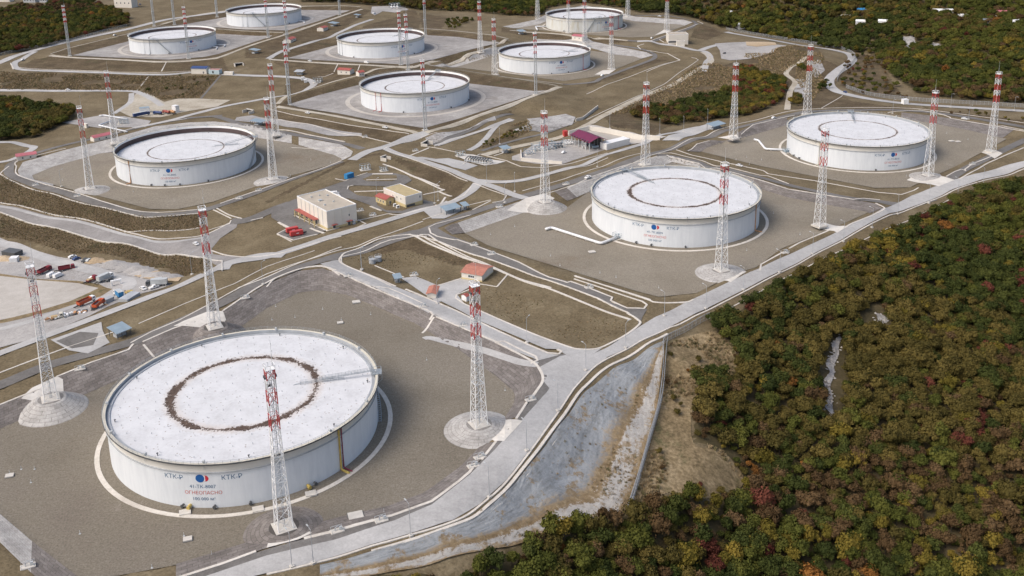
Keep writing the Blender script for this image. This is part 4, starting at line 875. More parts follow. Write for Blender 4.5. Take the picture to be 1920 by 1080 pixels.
for rr, nn_ in ((8, 8), (14, 14), (20, 20), (31, 30), (37, 36), (43, 42)):
    for i in range(nn_): a = 2 * math.pi * (i + rr * .13) / nn_; _b.bar(pol(rr, a, .1), pol(rr, a, .75), .12)
SH_LEGS = _b.me('roof_legs', M_SEAL)
SH_POUR = MB().box((.5, 0, .45), (.9, .7, .9)).bar((.95, 0, .4), (.95, 0, -2.2), .16).me('foam_pourer', M_LGREY)
SH_VENT = MB().bar((0, 0, 0), (0, 0, .8), .3, 8).bar((0, 0, .8), (0, 0, 1.0), .7, 8).me('roof_vent', M_DKGREY)
SH_NOZ = MB().bar((-.2, 0, 1.0), (1.1, 0, 1.0), .7, 10).bar((1.1, 0, 1.0), (1.3, 0, 1.0), 1.1, 10).box((.7, 0, .25), (.5, .5, .5)).me('nozzle', M_DKGREY)
SH_MIX = MB().bar((-.2, 0, 1.0), (.5, 0, 1.0), .9, 10).bar((.5, 0, 1.0), (2.0, 0, 1.0), 1.25, 10).box((1.2, 0, .25), (.8, .6, .5)).me('mixer', M_YELLOW)
def stair_mesh(a0, a1, z1=HT):
    """helical stair hugging the shell from the ground at a0 to the rim at a1"""
    b = MB(); n = 46; r0, r1 = RS + .25, RS + 1.25
    for i in range(n):
        a = a0 + (a1 - a0) * (i + .5) / n; z = z1 * (i + .5) / n
        b.box(pol((r0 + r1) / 2, a, z), (1.0, .38, .06), a)
    for rr in (r0, r1):
        P = [pol(rr, a0 + (a1 - a0) * t, z1 * t) for t in np.linspace(0, 1, 24)]
        for p, q in zip(P[:-1], P[1:]): b.bar((p[0], p[1], p[2] - .05), (q[0], q[1], q[2] - .05), .22)
    for h in (.55, 1.1):
        P = [pol(r1, a0 + (a1 - a0) * t, z1 * t + h) for t in np.linspace(0, 1, 24)]
        for p, q in zip(P[:-1], P[1:]): b.bar(p, q, .07)
    for t in np.linspace(0, 1, 24): p = pol(r1, a0 + (a1 - a0) * t, z1 * t); b.bar(p, (p[0], p[1], p[2] + 1.1), .06)
    return b.me('stair', M_GALV)
def ladder_mesh(a, zr, rin=24):
    """rolling access ladder from the rim platform down to its track on the roof"""
    b = MB(); P0 = Vector((RS - .5, 0, HT + .9)); P1 = Vector((rin + 3, 0, zr + 1.0)); d = P1 - P0
    for s in (-.45, .45):
        b.bar(P0 + Vector((0, s, 0)), P1 + Vector((0, s, 0)), .16); b.bar(P0 + Vector((0, s, 1)), P1 + Vector((0, s, 1)), .09)
        for t in np.linspace(0, 1, 18): p = P0 + d * t + Vector((0, s, 0)); b.bar(p, p + Vector((0, 0, 1)), .06)
        b.bar((rin - 4, s, zr + .5), (rin + 12, s, zr + .5), .16)
        for x in np.arange(rin - 4, rin + 12.1, 2): b.bar((x, s, zr), (x, s, zr + .5), .1); b.bar((x, s, zr + .5), (x, s, zr + 1.4), .05)
        b.bar((rin - 4, s, zr + 1.4), (rin + 12, s, zr + 1.4), .06)
    for t in np.linspace(0, 1, 40): p = P0 + d * t; b.box(p, (.25, .9, .05))
    b.bar((rin - 4, 0, zr + .5), (rin - 6.5, 0, zr), .15)
    return b.me('rolling_ladder', M_GALV)
SH_PLAT = MB().box((RS + .6, 0, HT + .15), (3.6, 4.2, .15)).box((RS - .6, 0, HT + 1.2), (.12, 4.2, .1)).box((RS + 2.4, 0, HT + 1.2), (.1, 4.2, .1)).box((RS + .6, 2.1, HT + 1.2), (3.6, .1, .1)).box((RS + .6, -2.1, HT + 1.2), (3.6, .1, .1)) \
    .bar((RS + 2.3, 2, HT - 2.2), (RS + 2.3, 2, HT + 1.2), .16).bar((RS + 2.3, -2, HT - 2.2), (RS + 2.3, -2, HT + 1.2), .16).bar((RS, 2, HT - 4), (RS + 2.3, 2, HT - 2.2), .16).bar((RS, -2, HT - 4), (RS + 2.3, -2, HT - 2.2), .16) \
    .bar((RS - 1.1, 2, HT), (RS - 1.1, 2, HT + 1.6), .16).bar((RS - 1.1, -2, HT), (RS - 1.1, -2, HT + 1.6), .16).me('platform', M_GALV)
def tank(k, roof_z, label, num, logo, plat, stair, pipes, old=False, roofk='D', ladder_in=24, noz=(), mix_=(), detail=True):
    root = empty('storage_tank', TANKS[k], 0, label, 'storage tank', 'crude oil storage tanks on the terraces')
    obj('shell', SH_SHELLO if old else SH_SHELL, root); obj('upper_course', SH_BAND, root); obj('wind_girder', SH_GIRD, root); obj('rim_walkway', SH_RIM, root); obj('rim_edge', SH_EDGE, root); obj('railing', SH_RAIL, root)
    if roof_z > 14: obj('inner_wall', SH_INA, root)
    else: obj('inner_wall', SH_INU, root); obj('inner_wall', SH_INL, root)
    rf = obj('floating_roof', SH_ROOF[roofk], root, (0, 0, roof_z)); obj('roof_seal', SH_PONT, rf)
    tag(obj('roof_legs', SH_LEGS, rf), kind='stuff')
    if detail:
        for i in range(14): obj('foam_pourer', SH_POUR, root, pol(RS - .6, i * .4488 + .2, HT), i * .4488 + .2)
        for i in range(9): obj('roof_vent', SH_VENT, rf, pol(44.6, i * .698 + .1, .05))
    if plat:
        a, _ = bearing(k, *plat, HT); p = obj('platform', SH_PLAT, root); p.rotation_euler[2] = a
        l = obj('rolling_ladder', ladder_mesh(a, roof_z + .2, ladder_in), root); l.rotation_euler[2] = a
    if stair:
        if len(stair) == 2: a0, a1 = stair
        else: a0 = hit(k, stair[0], stair[1])[0]; a1 = hit(k, stair[2], stair[3])[0]
        obj('stair', stair_mesh(a0, a1), root)
    for (x0, y0, y1, mt, rad) in pipes:
        a, _ = hit(k, x0, (y0 + y1) / 2)
        b = MB().tube([pol(RS + .35, a, HT - .4), pol(RS + .35, a, .8), pol(RS + .9, a, .35), pol(RS + 4.2, a, .35)], rad, 8)
        for z in (3, 6, 9, 12): b.box(pol(RS + .2, a, z), (.5, .25, .2), a)
        b.build('riser_pipe', mt, root)
    for a in noz: obj('nozzle', SH_NOZ, root, pol(RS, hit(k, *a)[0], 0), hit(k, *a)[0])
    for a in mix_: obj('mixer', SH_MIX, root, pol(RS, hit(k, *a)[0], 0), hit(k, *a)[0])
    if logo:
        a, z = hit(k, *logo); s = 1.0
        v, f = disc2(-.55, 0, 1.45); e = wrap(root, 'emblem', v, f, M_LOGOB, a, z, RS + .07)
        v, f = disc2(1.15, 0, 1.1); wrap(e, 'emblem_red', v, f, M_LOGOR, a, z, RS + .045)
        v, f = disc2(.75, 0, 1.0, 28); v = [(min(x, 1.15), y, q) for x, y, q in v]; wrap(e, 'emblem_white', v, f, M_WHITE, a, z, RS + .06)
        for dx in (-9.6, 9.6): wrap(root, 'lettering', *text_mesh('КТК-Р', 2.3, M_INK), M_INK, a + dx / RS, z - .75)
        wrap(root, 'lettering', *text_mesh(num, 1.75, M_INK), M_INK, a, z - 3.6); wrap(root, 'lettering', *text_mesh('ОГНЕОПАСНО', 1.75, M_INKR), M_INKR, a, z - 5.9); wrap(root, 'lettering', *text_mesh('100 000 м³', 1.65, M_INK), M_INK, a, z - 8.1)
    return root
tank('A', 15.2, 'nearest white storage tank with a heavy rust ring on its full white roof', '41-ТК-8007', (378, 897), (712, 697), (.05, .95), [(636, 806, 878, M_YELLOW, .42), (641, 806, 878, M_MAROON, .24)], roofk='A', ladder_in=24, noz=[(345, 951), (404, 954), (470, 944), (590, 912)], mix_=[(358, 951), (577, 914)])
tank('B', 15.2, 'white storage tank in the middle right with a brown ring on its full roof', '41-ТК-8009', (1228, 426), (1160, 314), (2.4, 3.1), [(1416, 384, 428, M_ORANGE, .3)], roofk='B', noz=[(1194, 452), (1285, 464), (1222, 458)])
tank('C', 15.2, 'white storage tank farthest right with a thin brown ring on its full roof', '41-ТК-8010', (1676, 290), (1592, 202), (1.9, 1.2), [(1536, 268, 312, M_CREAM, .4), (1540, 268, 312, M_CREAM, .25)], roofk='C', noz=[(1490, 292), (1641, 323), (1500, 300)])
tank('D', 11.7, 'white storage tank at left centre with its roof sunk and an orange riser pipe', '41-ТК-8005', (317, 320), (478, 256), (466, 318, 477, 262), [(244, 303, 345, M_ORANGE, .4)], noz=[(285, 347), (310, 349), (338, 348), (390, 339)])
tank('E', 11.8, 'white storage tank with two thin red pipes and sunken roof beside the central junction', '41-ТК-8008', (811, 185), (825, 131), (1.2, .5), [(705, 175, 207, M_RED, .22), (715, 176, 209, M_RED, .28)], noz=[(757, 211), (845, 205), (878, 192)], detail=False)
tank('F', 11.9, 'cream-white storage tank with sunken roof in a stone basin behind the nearest grey one', '41-ТК-8006', (1053, 117), (1110, 87), (.1, .7), [(1093, 103, 131, M_RED, .22)], noz=[(1000, 139), (1034, 140), (1065, 137)], detail=False)
tank('G', 11.8, 'white storage tank in the back row, centre, with towers crossing its emblem', '41-ТК-8004', (755, 87), (776, 53), (1.3, .7), [(637, 77, 103, M_SEAL, .25), (642, 77, 105, M_SEAL, .3)], noz=[(664, 107), (776, 101)], detail=False)
tank('H', 11.9, 'weathered cream storage tank at the far end with a red pipe on its right', '41-ТК-8003', (1137, 42), (1118, 31), (1099, 57, 1117, 34), [(1159, 32, 55, M_RED, .3)], old=True, noz=[(1058, 60), (1020, 52)], detail=False)
tank('I', 11.8, 'white storage tank at far left with a diagonal stair down its front', '41-ТК-8001', (359, 78), (291, 72), (322, 102, 292, 76), [(271, 76, 101, M_SEAL, .22), (281, 76, 102, M_SEAL, .32)], noz=[(372, 94), (317, 101)], detail=False)
tank('J', 11.8, 'farthest left storage tank with a diagonal stair, cut by the top of the view', '41-ТК-8002', None, (474, 25), (498, 49, 474, 28), [(455, 27, 50, M_SEAL, .22), (464, 28, 51, M_SEAL, .32)], noz=[(542, 44), (497, 49)], detail=False)

# ------------------------------------------------------------------ lightning and floodlight towers
TH = 56.0
def hw(t): return 2.35 - 1.05 * min(t / .58, 1)
def lattice(t0, t1, n, mat, name, leg=.3, br=.15):
    b = MB()
    for i in range(n):
        a, c = t0 + (t1 - t0) * i / n, t0 + (t1 - t0) * (i + 1) / n; w0, w1 = hw(a), hw(c); z0, z1 = a * TH, c * TH
        c0 = [(-w0, -w0, z0), (w0, -w0, z0), (w0, w0, z0), (-w0, w0, z0)]; c1 = [(-w1, -w1, z1), (w1, -w1, z1), (w1, w1, z1), (-w1, w1, z1)]
        for j in range(4):
            b.bar(c0[j], c1[j], leg); b.bar(c0[j], c1[(j + 1) % 4], br); b.bar(c0[(j + 1) % 4], c1[j], br); b.bar(c1[j], c1[(j + 1) % 4], br)
    return b.me(name, mat)
LAT = [('lower_lattice', lattice(0, .3, 4, M_WHITE, 'lower_lattice', .24, .1)), ('middle_lattice', lattice(.3, .618, 6, M_WHITE, 'middle_lattice', .2, .09))]
for i, (a, c, m_) in enumerate(((.618, .706, M_RED), (.706, .77, M_WHITE), (.77, .843, M_RED), (.843, .917, M_WHITE), (.917, .975, M_RED))):
    LAT.append(('red_band' if m_ is M_RED else 'white_band', lattice(a, c, 1, m_, 'band', .24, .12)))
def frame_deck(zz):
    w_ = hw(zz); i_ = w_ - .42; z = zz * TH; v = []
    for h_ in (-.06, .06): v += [(a * r_, b * r_, z + h_) for r_ in (w_, i_) for a, b in ((-1, -1), (1, -1), (1, 1), (-1, 1))]
    f = []
    for k_ in range(4):
        m_ = (k_ + 1) % 4; f += [(k_, k_ + 4, m_ + 4, m_), (8 + k_, 8 + m_, 12 + m_, 12 + k_), (k_, m_, 8 + m_, 8 + k_), (4 + k_, 12 + k_, 12 + m_, 4 + m_)]
    return MB().add(v, f).me('deck', M_LGREY)
SH_DECK = [frame_deck(zz) for zz in (.3, .45, .618, .77, .917)]
_b = MB()
for x in (-.22, .22): _b.bar((x, -.3, 0), (x, -.3, TH * .975), .09)
for z in np.arange(.5, TH * .97, .9): _b.bar((-.22, -.3, z), (.22, -.3, z), .06)
_b.bar((.4, .3, 0), (.4, .3, TH * .95), .16)
SH_LAD = _b.me('ladder', M_SEAL)
_b = MB()
for z in (.975 * TH, TH): 
    for s in (-1.4, 1.4): _b.bar((-1.4, s, z), (1.4, s, z), .16); _b.bar((s, -1.4, z), (s, 1.4, z), .16)
for x in (-1.4, 0, 1.4):
    for y in (-1.4, 0, 1.4):
        if x or y: _b.bar((x, y, .975 * TH), (x, y, TH), .13)
_b.box((0, 0, .975 * TH), (3, 3, .14))
SH_CAGE = _b.me('top_cage', M_WHITE)
SH_LAMP = [MB().box(c_, d_).me('floodlight', M_DKGREY) for c_, d_ in (((1.7, 0, .93 * TH), (.4, 1.6, .7)), ((-1.7, 0, .93 * TH), (.4, 1.6, .7)), ((0, 1.7, .86 * TH), (1.6, .4, .7)))]
SH_WHIP = MB().bar((1.3, 1.3, TH * .975), (1.3, 1.3, TH + 2.5), .13).bar((1.3, 1.3, TH + 2.5), (1.3, 1.3, TH + 7), .07).me('lightning_rod', M_LGREY)
SH_FOOT = MB().box((0, 0, -.25), (6.6, 6.6, 1.0)).me('footing', M_CONCP)
# tubular type of the older back rows
def tubular(t0, t1, mat, name, rad, n=2):
    b = MB(); z0, z1 = t0 * TH, t1 * TH
    P = [(-1.15, -.7), (1.15, -.7), (0, 1.2)]
    for x, y in P: b.bar((x, y, z0), (x, y, z1), rad, 8)
    m = max(1, int((z1 - z0) / 4))
    for i in range(m):
        a, c = z0 + (z1 - z0) * i / m, z0 + (z1 - z0) * (i + 1) / m
        for j in range(3): p, q = P[j], P[(j + 1) % 3]; b.bar((*p, a), (*q, c), .14); b.bar((*p, c), (*q, c), .14)
    return b.me(name, mat)
TUB = [('mast_tubes', tubular(0, .66, M_LGREY, 'mast_tubes', .62))]
for a, c, m_ in ((.66, .70, M_RED), (.70, .755, M_WHITE), (.755, .79, M_RED), (.79, .845, M_WHITE), (.845, .88, M_RED), (.88, .935, M_WHITE), (.935, .975, M_RED)):
    TUB.append(('red_band' if m_ is M_RED else 'white_band', tubular(a, c, m_, 'band', .72)))
SH_TDECK = [MB().box((0, 0, .33 * TH), (3.4, 3.0, .3)).me('deck', M_SEAL), MB().box((0, 0, .66 * TH), (3.2, 2.8, .25)).me('deck', M_SEAL)]
SH_TFOOT = MB().box((0, 0, -.2), (4.2, 3.8, 1.2)).me('footing', M_CONCP)
def tower(px, py, label, tub=False, z=None, rz=R(28), mound=0, mm=None):
    if z is None: p = cast([(px, py)])[0]
    else: p = at(px, py, z)
    t = empty('floodlight_tower', p, rz, label, 'tower', 'red and white towers round the tanks')
    for nm, me_ in (TUB if tub else LAT): obj(nm, me_, t)
    obj('top_cage', SH_CAGE, t); obj('lightning_rod', SH_WHIP, t); obj('footing', SH_TFOOT if tub else SH_FOOT, t)
    for me_ in (SH_TDECK if tub else SH_DECK): obj('deck', me_, t)
    if not tub:
        obj('ladder', SH_LAD, t)
        for me_ in SH_LAMP: obj('floodlight', me_, t)
    if mound:
        h = mound; g0 = p[2] - h - .1
        n = 40; V = []; UV = []; F = []
        for r_, zz, v_ in ((4.6, p[2] + .12, 0), (5.6, p[2] + .05, 1), (13.2, g0, 10.5)):
            for i in range(n + 1): a = 2 * math.pi * i / n; V.append((p[0] + r_ * math.cos(a), p[1] + r_ * math.sin(a), zz)); UV.append((a * 9, v_))
        for j in range(2):
            for i in range(n): F.append((j * (n + 1) + i, (j + 1) * (n + 1) + i, (j + 1) * (n + 1) + i + 1, j * (n + 1) + i + 1))
        F.append(tuple(range(n))); me_ = mesh('tower_mound', V, F, mm or G_SLAB, uv=UV); tag(obj('tower_mound', me_), kind='structure')
    return t
tower(95, 747, 'red and white tower on a stone mound at the left edge, beside the nearest tank', z=4.6, mound=4.5)
tower(402.5, 612.5, 'red and white tower on a mound directly behind the nearest tank', z=4.6, mound=4.5, mm=G_STONE)
tower(532.5, 987.5, 'red and white tower standing in front of the nearest tank', z=1.7, mound=1.7, mm=G_STONE)
tower(898.3, 794.8, 'red and white tower on a pale mound right of the nearest tank', z=2.3, mound=2.2)
tower(1022.3, 378.3, 'red and white tower on a round stone mound left of the middle right tank', z=2.6, mound=3.8)
tower(1352.2, 505.8, 'red and white tower in front of the middle right tank by the perimeter road', z=.6, mound=1.8)
tower(1536.7, 422, 'red and white tower right of the middle right tank by the perimeter road', z=.8)
tower(1740.3, 328.5, 'red and white tower crossing the right end of the farthest right tank', z=-2.3, mound=1.6)
tower(1857.7, 283, 'rightmost red and white tower, standing near the right edge', z=-2.1)
tower(1210, 308, 'red and white tower rising behind the middle right tank', z=2.3)
tower(1375, 259, 'red and white tower left of the farthest right tank', z=-.4)
tower(1513, 214, 'red and white tower rising behind the farthest right tank', z=-.4)
tower(169, 353.3, 'red and white tower in front of the left centre tank, at its left', z=-3.6, mound=1.8)
tower(216, 268, 'red and white tower behind the left end of the left centre tank', z=-1.6)
tower(512.3, 335, 'red and white tower right of the left centre tank, nearer of two', z=-3.2, mound=2.0)
tower(517, 253, 'red and white tower right of the left centre tank, farther of two', z=-1.8)
tower(928, 140, 'white lattice tower with red bands touching the left side of the cream-white tank')
tower(901, 98, 'white lattice tower with red bands left of the cream-white tank, farther back')
tower(1146, 129, 'white lattice tower with red bands right of the cream-white tank')
tower(1008, 36, 'white lattice tower left of the weathered far tank')
tower(1096, 81, 'white lattice tower between the cream-white tank and the weathered far tank')
tower(1066, 62, 'slim white lattice tower in front of the weathered far tank, left of its stair')
tower(1177, 31, 'white lattice tower just right of the weathered far tank')
tower(1250, 57, 'white lattice tower standing by the right corner of the weathered tank basin')
tower(797, 244, 'grey tubular tower with red bands in front of the tank with two thin red pipes', True)
tower(1004, 177, 'grey tubular tower with red bands in front of the cream-white tank', True)
tower(543, 197, 'grey tubular tower with red bands left of the tank with two thin red pipes', True)
tower(752, 122, 'grey tubular tower crossing the back row centre tank, left one of the pair', True)
tower(765, 131, 'grey tubular tower crossing the back row centre tank, right one of the pair', True)
tower(797.5, 66, 'grey tubular tower at the right end of the back row centre tank', True)
tower(540, 96, 'grey tubular tower left of the back row centre tank', True)
tower(131, 105, 'grey tubular tower left of the far left tank with the diagonal stair', True)
tower(354, 110, 'grey tubular tower in front of the far left tank with the diagonal stair', True)
tower(289, 49, 'grey tubular tower behind the far left tank, left one of two', True)
tower(327, 46, 'grey tubular tower behind the far left tank, right one of two', True)
tower(407, 32, 'grey tubular tower left of the farthest left tank', True)
tower(503, 71, 'grey tubular tower in front of the farthest left tank', True)
tower(637, 28, 'grey tubular tower right of the farthest left tank', True)
# pale concrete aprons at the tower feet
for s_ in ('F 40 748 60 728 107 706 118 712 120 745 80 756', 'F 325 612 345 602 388 585 418 584 424 600 410 618 380 615', 'F 500 1028 512 985 535 975 560 985 585 1000 560 1012', 'F 880 793 925 786 980 790 968 803 945 828 928 828 905 812', 'F 950 395 985 372 1020 363 1040 372 1010 398',
           'F 1330 504 1360 497 1400 510 1370 530 1340 520', 'F 1525 424 1545 418 1590 425 1570 437', 'F 1700 338 1730 322 1790 338 1760 350', 'F 1840 286 1855 280 1880 288 1865 298', 'F 1345 258 1372 253 1390 258 1376 264', 'F 140 360 165 350 185 356 170 364', 'F 490 340 512 331 545 332 520 342',
           'F 1115 140 1130 132 1155 130 1142 139', 'F 1228 66 1245 56 1262 58'):
    sheet('apron', C(s_), G_APRON, .2)
# ------------------------------------------------------------------ buildings
def g1(s): return C(s)[0]
class Frame:
    """local frame of a building from its near corner S, right corner E and left corner W (photo points on the ground)"""
    def __init__(f, S, E, W=None, depth=None):
        s, e = g1(S)[:2], g1(E)[:2]; f.o = s; d = e - s; f.lx = np.linalg.norm(d); f.ux = d / f.lx; f.uy = np.array([-f.ux[1], f.ux[0]])
        if W: w_ = g1(W)[:2] - s; f.ly = float(w_ @ f.uy); 
        else: f.ly = depth
        f.ly = max(f.ly, 1.5); f.rz = math.atan2(f.ux[1], f.ux[0])
        q = [s, e, s + f.uy * f.ly, e + f.uy * f.ly]; f.z = min(float(ground(p[0], p[1])) for p in q); f.zt = max(float(ground(p[0], p[1])) for p in q); f.z = (f.z + f.zt) / 2 + .1
    def root(f, name, label, cat, group=None): return empty(name, (f.o[0], f.o[1], f.z), f.rz, label, cat, group)
def win(root, x, y, z, w_, h, axis, name='window', mat=None, fr=None):
    """window or door set into a wall: frame with a pane; axis 'x' = wall along local x (facing -y), 'y' = wall along y (facing -x), 'X' facing +x"""
    b = MB(); t = .12
    if axis == 'x': b.box((x, y - .03, z), (w_ + 2 * t, .12, h + 2 * t)); p = MB().box((x, y - .07, z), (w_, .1, h))
    else: s = -1 if axis == 'y' else 1; b.box((x + .03 * s, y, z), (.12, w_ + 2 * t, h + 2 * t)); p = MB().box((x + .07 * s, y, z), (.1, w_, h))
    o = b.build(name, fr or M_WHITE, root); p.build('pane' if name == 'window' else 'leaf', mat or M_GLASS, o); return o
def flat_building(F, name, label, h, wall, roof, plinth=None, ph=1.4, par=.7, cat='building'):
    r = F.root(name, label, cat); X, Y = F.lx, F.ly
    MB().box((X / 2, Y / 2, h / 2 - 1), (X, Y, h + 2)).build('wall', wall, r)
    if plinth: MB().box((X / 2, Y / 2, ph / 2 - 1), (X + .12, Y + .12, ph + 2)).build('plinth', plinth, r)
    MB().box((X / 2, Y / 2, h + .08), (X - .5, Y - .5, .12)).build('roof', roof, r)
    b = MB(); t = .35
    b.box((X / 2, t / 2 - .03, h + par / 2), (X + .06, t, par)); b.box((X / 2, Y - t / 2 + .03, h + par / 2), (X + .06, t, par)); b.box((t / 2 - .03, Y / 2, h + par / 2 + .002), (t, Y - 2 * t + .1, par)); b.box((X - t / 2 + .03, Y / 2, h + par / 2 + .002), (t, Y - 2 * t + .1, par))
    b.build('parapet', M_WHITE, r); return r
def gable(F, name, label, h, rh, wall, roofm, over=.5, along='x', plinth=None, cat='building'):
    r = F.root(name, label, cat); X, Y = F.lx, F.ly
    MB().box((X / 2, Y / 2, h / 2 - .6), (X, Y, h + 1.2)).build('wall', wall, r)
    if plinth: MB().box((X / 2, Y / 2, -.1), (X + .12, Y + .12, 1.4)).build('plinth', plinth, r)
    o = over; th = .14
    if along == 'x':
        v = [(-o, -o, h), (X + o, -o, h), (X + o, Y / 2, h + rh), (-o, Y / 2, h + rh), (X + o, Y + o, h), (-o, Y + o, h)]
        gab = [((0, 0, h), (0, Y, h), (0, Y / 2, h + rh * .92)), ((X, 0, h), (X, Y, h), (X, Y / 2, h + rh * .92))]; fc = [(0, 1, 2, 3), (3, 2, 4, 5)]
    else:
        v = [(-o, -o, h), (-o, Y + o, h), (X / 2, Y + o, h + rh), (X / 2, -o, h + rh), (X + o, Y + o, h), (X + o, -o, h)]
        gab = [((0, 0, h), (X, 0, h), (X / 2, 0, h + rh * .92)), ((0, Y, h), (X, Y, h), (X / 2, Y, h + rh * .92))]; fc = [(0, 3, 2, 1), (3, 5, 4, 2)]
    for f_ in fc:
        q = [Vector(v[i]) for i in f_]; b = MB(); b.add(q + [p + Vector((0, 0, th)) for p in q], [(3, 2, 1, 0), (4, 5, 6, 7), (0, 1, 5, 4), (1, 2, 6, 5), (2, 3, 7, 6), (3, 0, 4, 7)]); b.build('roof_slope', roofm, r)
    for t_ in gab: MB().add(list(t_), [(0, 1, 2)]).build('gable_end', wall, r)
    return r
# large cream warehouse
F_ = Frame('P 505 650', 'P 800 574', 'P 165 505'); H_ = 11.0
r_ = flat_building(F_, 'warehouse', 'large cream flat-roofed building with a red-roofed porch on its left side', H_, M_WALLW, M_ROOFB, M_WALLY, 1.3, .6)
for i in range(1, 7): MB().box((-.06, F_.ly * i / 7, H_ / 2 + .8), (.14, .3, H_ - 1.4)).build('downpipe', M_SEAL, r_)
for i in range(1, 4): MB().box((F_.lx * i / 4, -.05, H_ / 2 + .8), (.12, .1, H_ - 1.5)).build('panel_joint', M_CREAM, r_)
b0, b1 = F_.ly * .28, F_.ly * .95
po = MB().box((-1.6, (b0 + b1) / 2, 4.1), (3.6, b1 - b0 + .4, .22)).build('porch_roof', M_BRICKR, r_)
for i in range(5): MB().box((-3.1, b0 + (b1 - b0) * i / 4, 1.5), (.5, .5, 5.0)).build('porch_pillar', M_WALLY, r_)
MB().box((-3.2, b0 - .1, 1.7), (.3, .9, 4.4)).build('porch_end_wall', M_WALLY, r_)
for i in range(4): win(r_, -.02, b0 + (b1 - b0) * (i + .5) / 4, 1.7, 2.6, 3.0, 'y', 'door', M_DKGREY)
for x_, y_, s_ in ((.25, .3, 1.0), (.35, .55, 2.2), (.6, .35, .9), (.75, .7, 1.1), (.3, .8, 1.0), (.55, .78, .8)): MB().box((F_.lx * x_, F_.ly * y_, H_ + .5), (s_, s_ * .8, .8)).build('roof_vent', M_LGREY, r_)
for x_ in (.22, .72):
    MB().box((F_.lx * x_, -.9, 2.7), (3.6, 1.8, .14)).build('door_canopy', M_BRICKR, r_); win(r_, F_.lx * x_, 0, 1.2, 1.6, 2.3, 'x', 'door', M_DKGREY)
MB().box((F_.lx * .86, -.7, 1.0), (1.6, 1.3, 2.4)).build('cooling_unit', M_SEAL, r_); win(r_, F_.lx * .74, 0, 6.0, .6, 1.3, 'x')
# smaller two-tone building with annex
F_ = Frame('P 1285 424', 'P 1452 384', 'P 1062 334'); H_ = 6.8
r_ = flat_building(F_, 'service_building', 'cream and yellow flat-roofed building beside a small red-roofed annex', H_, M_WALLW, plain('ochre_roof', (.42, .34, .19), .85, 0, .1, .3), M_WALLY, 2.0, .35)
MB().box((F_.lx * .3, -.06, .9), (F_.lx * .48, .2, 1.5)).build('dark_opening', M_DKGREY, r_)
for i in range(3): win(r_, -.0, F_.ly * (.2 + .18 * i), 4.6, .6, 1.2, 'y')
win(r_, F_.lx * .86, 0, 4.8, .7, 1.4, 'x')
F_ = Frame('P 1088 404', 'P 1168 380', 'P 1000 362'); r_ = gable(F_, 'annex', 'small yellow annex with a red gable roof left of the two-tone building', 3.6, 1.3, M_WALLY, M_BRICKR, along='y')
for i in range(3): win(r_, 0, F_.ly * (.25 + .25 * i), 1.9, .8, 1.2, 'y')
win(r_, F_.lx * .5, 0, 1.1, 1.1, 2.1, 'x', 'door', M_DKGREY)
for i, (s_, w_) in enumerate((('P 1175 410', 1.6), ('P 1205 425', 1.8))):
    p = g1(s_); c_ = empty('cooling_unit', p, .5, ('white cooling unit nearer the red-roofed annex', 'white cooling unit nearer the two-tone building corner')[i], 'cooling unit'); MB().box((0, 0, .9), (w_, 1.1, 1.6)).build('casing', M_WHITE, c_); MB().bar((0, -.5, .9), (0, -.62, .9), 1.2, 12).build('fan_grille', M_DKGREY, c_); MB().box((0, 0, .05), (w_ + .4, 1.5, .14)).build('plinth', M_CONCP, c_)
# house in the garden and its neighbours
F_ = Frame('S 908 348', 'S 975 290', 'S 808 312'); r_ = gable(F_, 'pump_house', 'white house with an orange roof in the brown garden behind the near centre tower', 3.3, 1.5, M_WALLW, M_ROOFO, along='y', plinth=M_WALLY)
for i in range(3): win(r_, 0, F_.ly * (.42 + .1 * i), 1.9, .9, 1.0, 'y')
F_ = Frame('S 578 440', 'S 632 446', 'S 462 392'); r_ = gable(F_, 'low_building', 'long low building with an orange roof beside the garden forecourt', 2.2, .8, M_WALLW, M_ROOFO, along='y')
for i in range(4): win(r_, 0, F_.ly * (.2 + .2 * i), 1.2, .9, .7, 'y')
F_ = Frame('S 815 466', 'S 832 460', depth=3.2); gable(F_, 'kiosk', 'tiny white kiosk with a red roof on the forecourt corner', 2.4, .8, M_WHITE, M_BRICKR, .25)
for S_, E_, dp, hh, lb in (('D 96 367', 'D 206 346', 6, 3, 'pink-roofed white hut at the left edge beside the ring road'), ('D 530 258', 'D 628 236', 6, 3, 'pink-roofed white hut left of the left centre tank'),
                           ('k 1545 158', 'k 1732 160', 8, 4.2, 'white hut with a crimson roof below the back row centre tank, larger of two'), ('k 1868 192', 'k 1950 186', 7, 4, 'white hut with a crimson roof below the back row centre tank, smaller of two'),
                           ('c 1172 472', 'c 1242 442', 9, 3.4, 'white hut with a crimson roof between the back row tanks, right one'), ('c 682 646', 'c 762 606', 9, 3.4, 'white hut with a crimson roof between the back row tanks, left one'),
                           ('e 1378 602', 'e 1536 624', 10, 4.5, 'pink-roofed cream hut between the cream-white tank and the weathered far tank')):
    F_ = Frame(S_, E_, depth=dp); r_ = gable(F_, 'hut', lb, hh, 1.5, M_WALLW, M_PINKR if 'pink' in lb else M_BRICKR)
    for i in range(2): win(r_, F_.lx * (.3 + .4 * i), 0, hh * .5, 1.1, 1.0, 'x')
F_ = Frame('f 1068 664', 'f 1362 668', depth=16); r_ = flat_building(F_, 'generator_hall', 'long cream building at the foot of the brown hill behind the tanks', 10, M_WALLW, M_ROOFB, None, 1, .4)
for i in range(3): win(r_, F_.lx * (.08 + .15 * i), 0, 2.0, 4, 2.0, 'x', 'window', M_DKGREY)
F_ = Frame('f 1195 697', 'f 1310 697', depth=5); flat_building(F_, 'loading_annex', 'lower cream block in front of the long building below the brown hill', 5.5, M_WALLW, M_ROOFB, None, 1, .3)
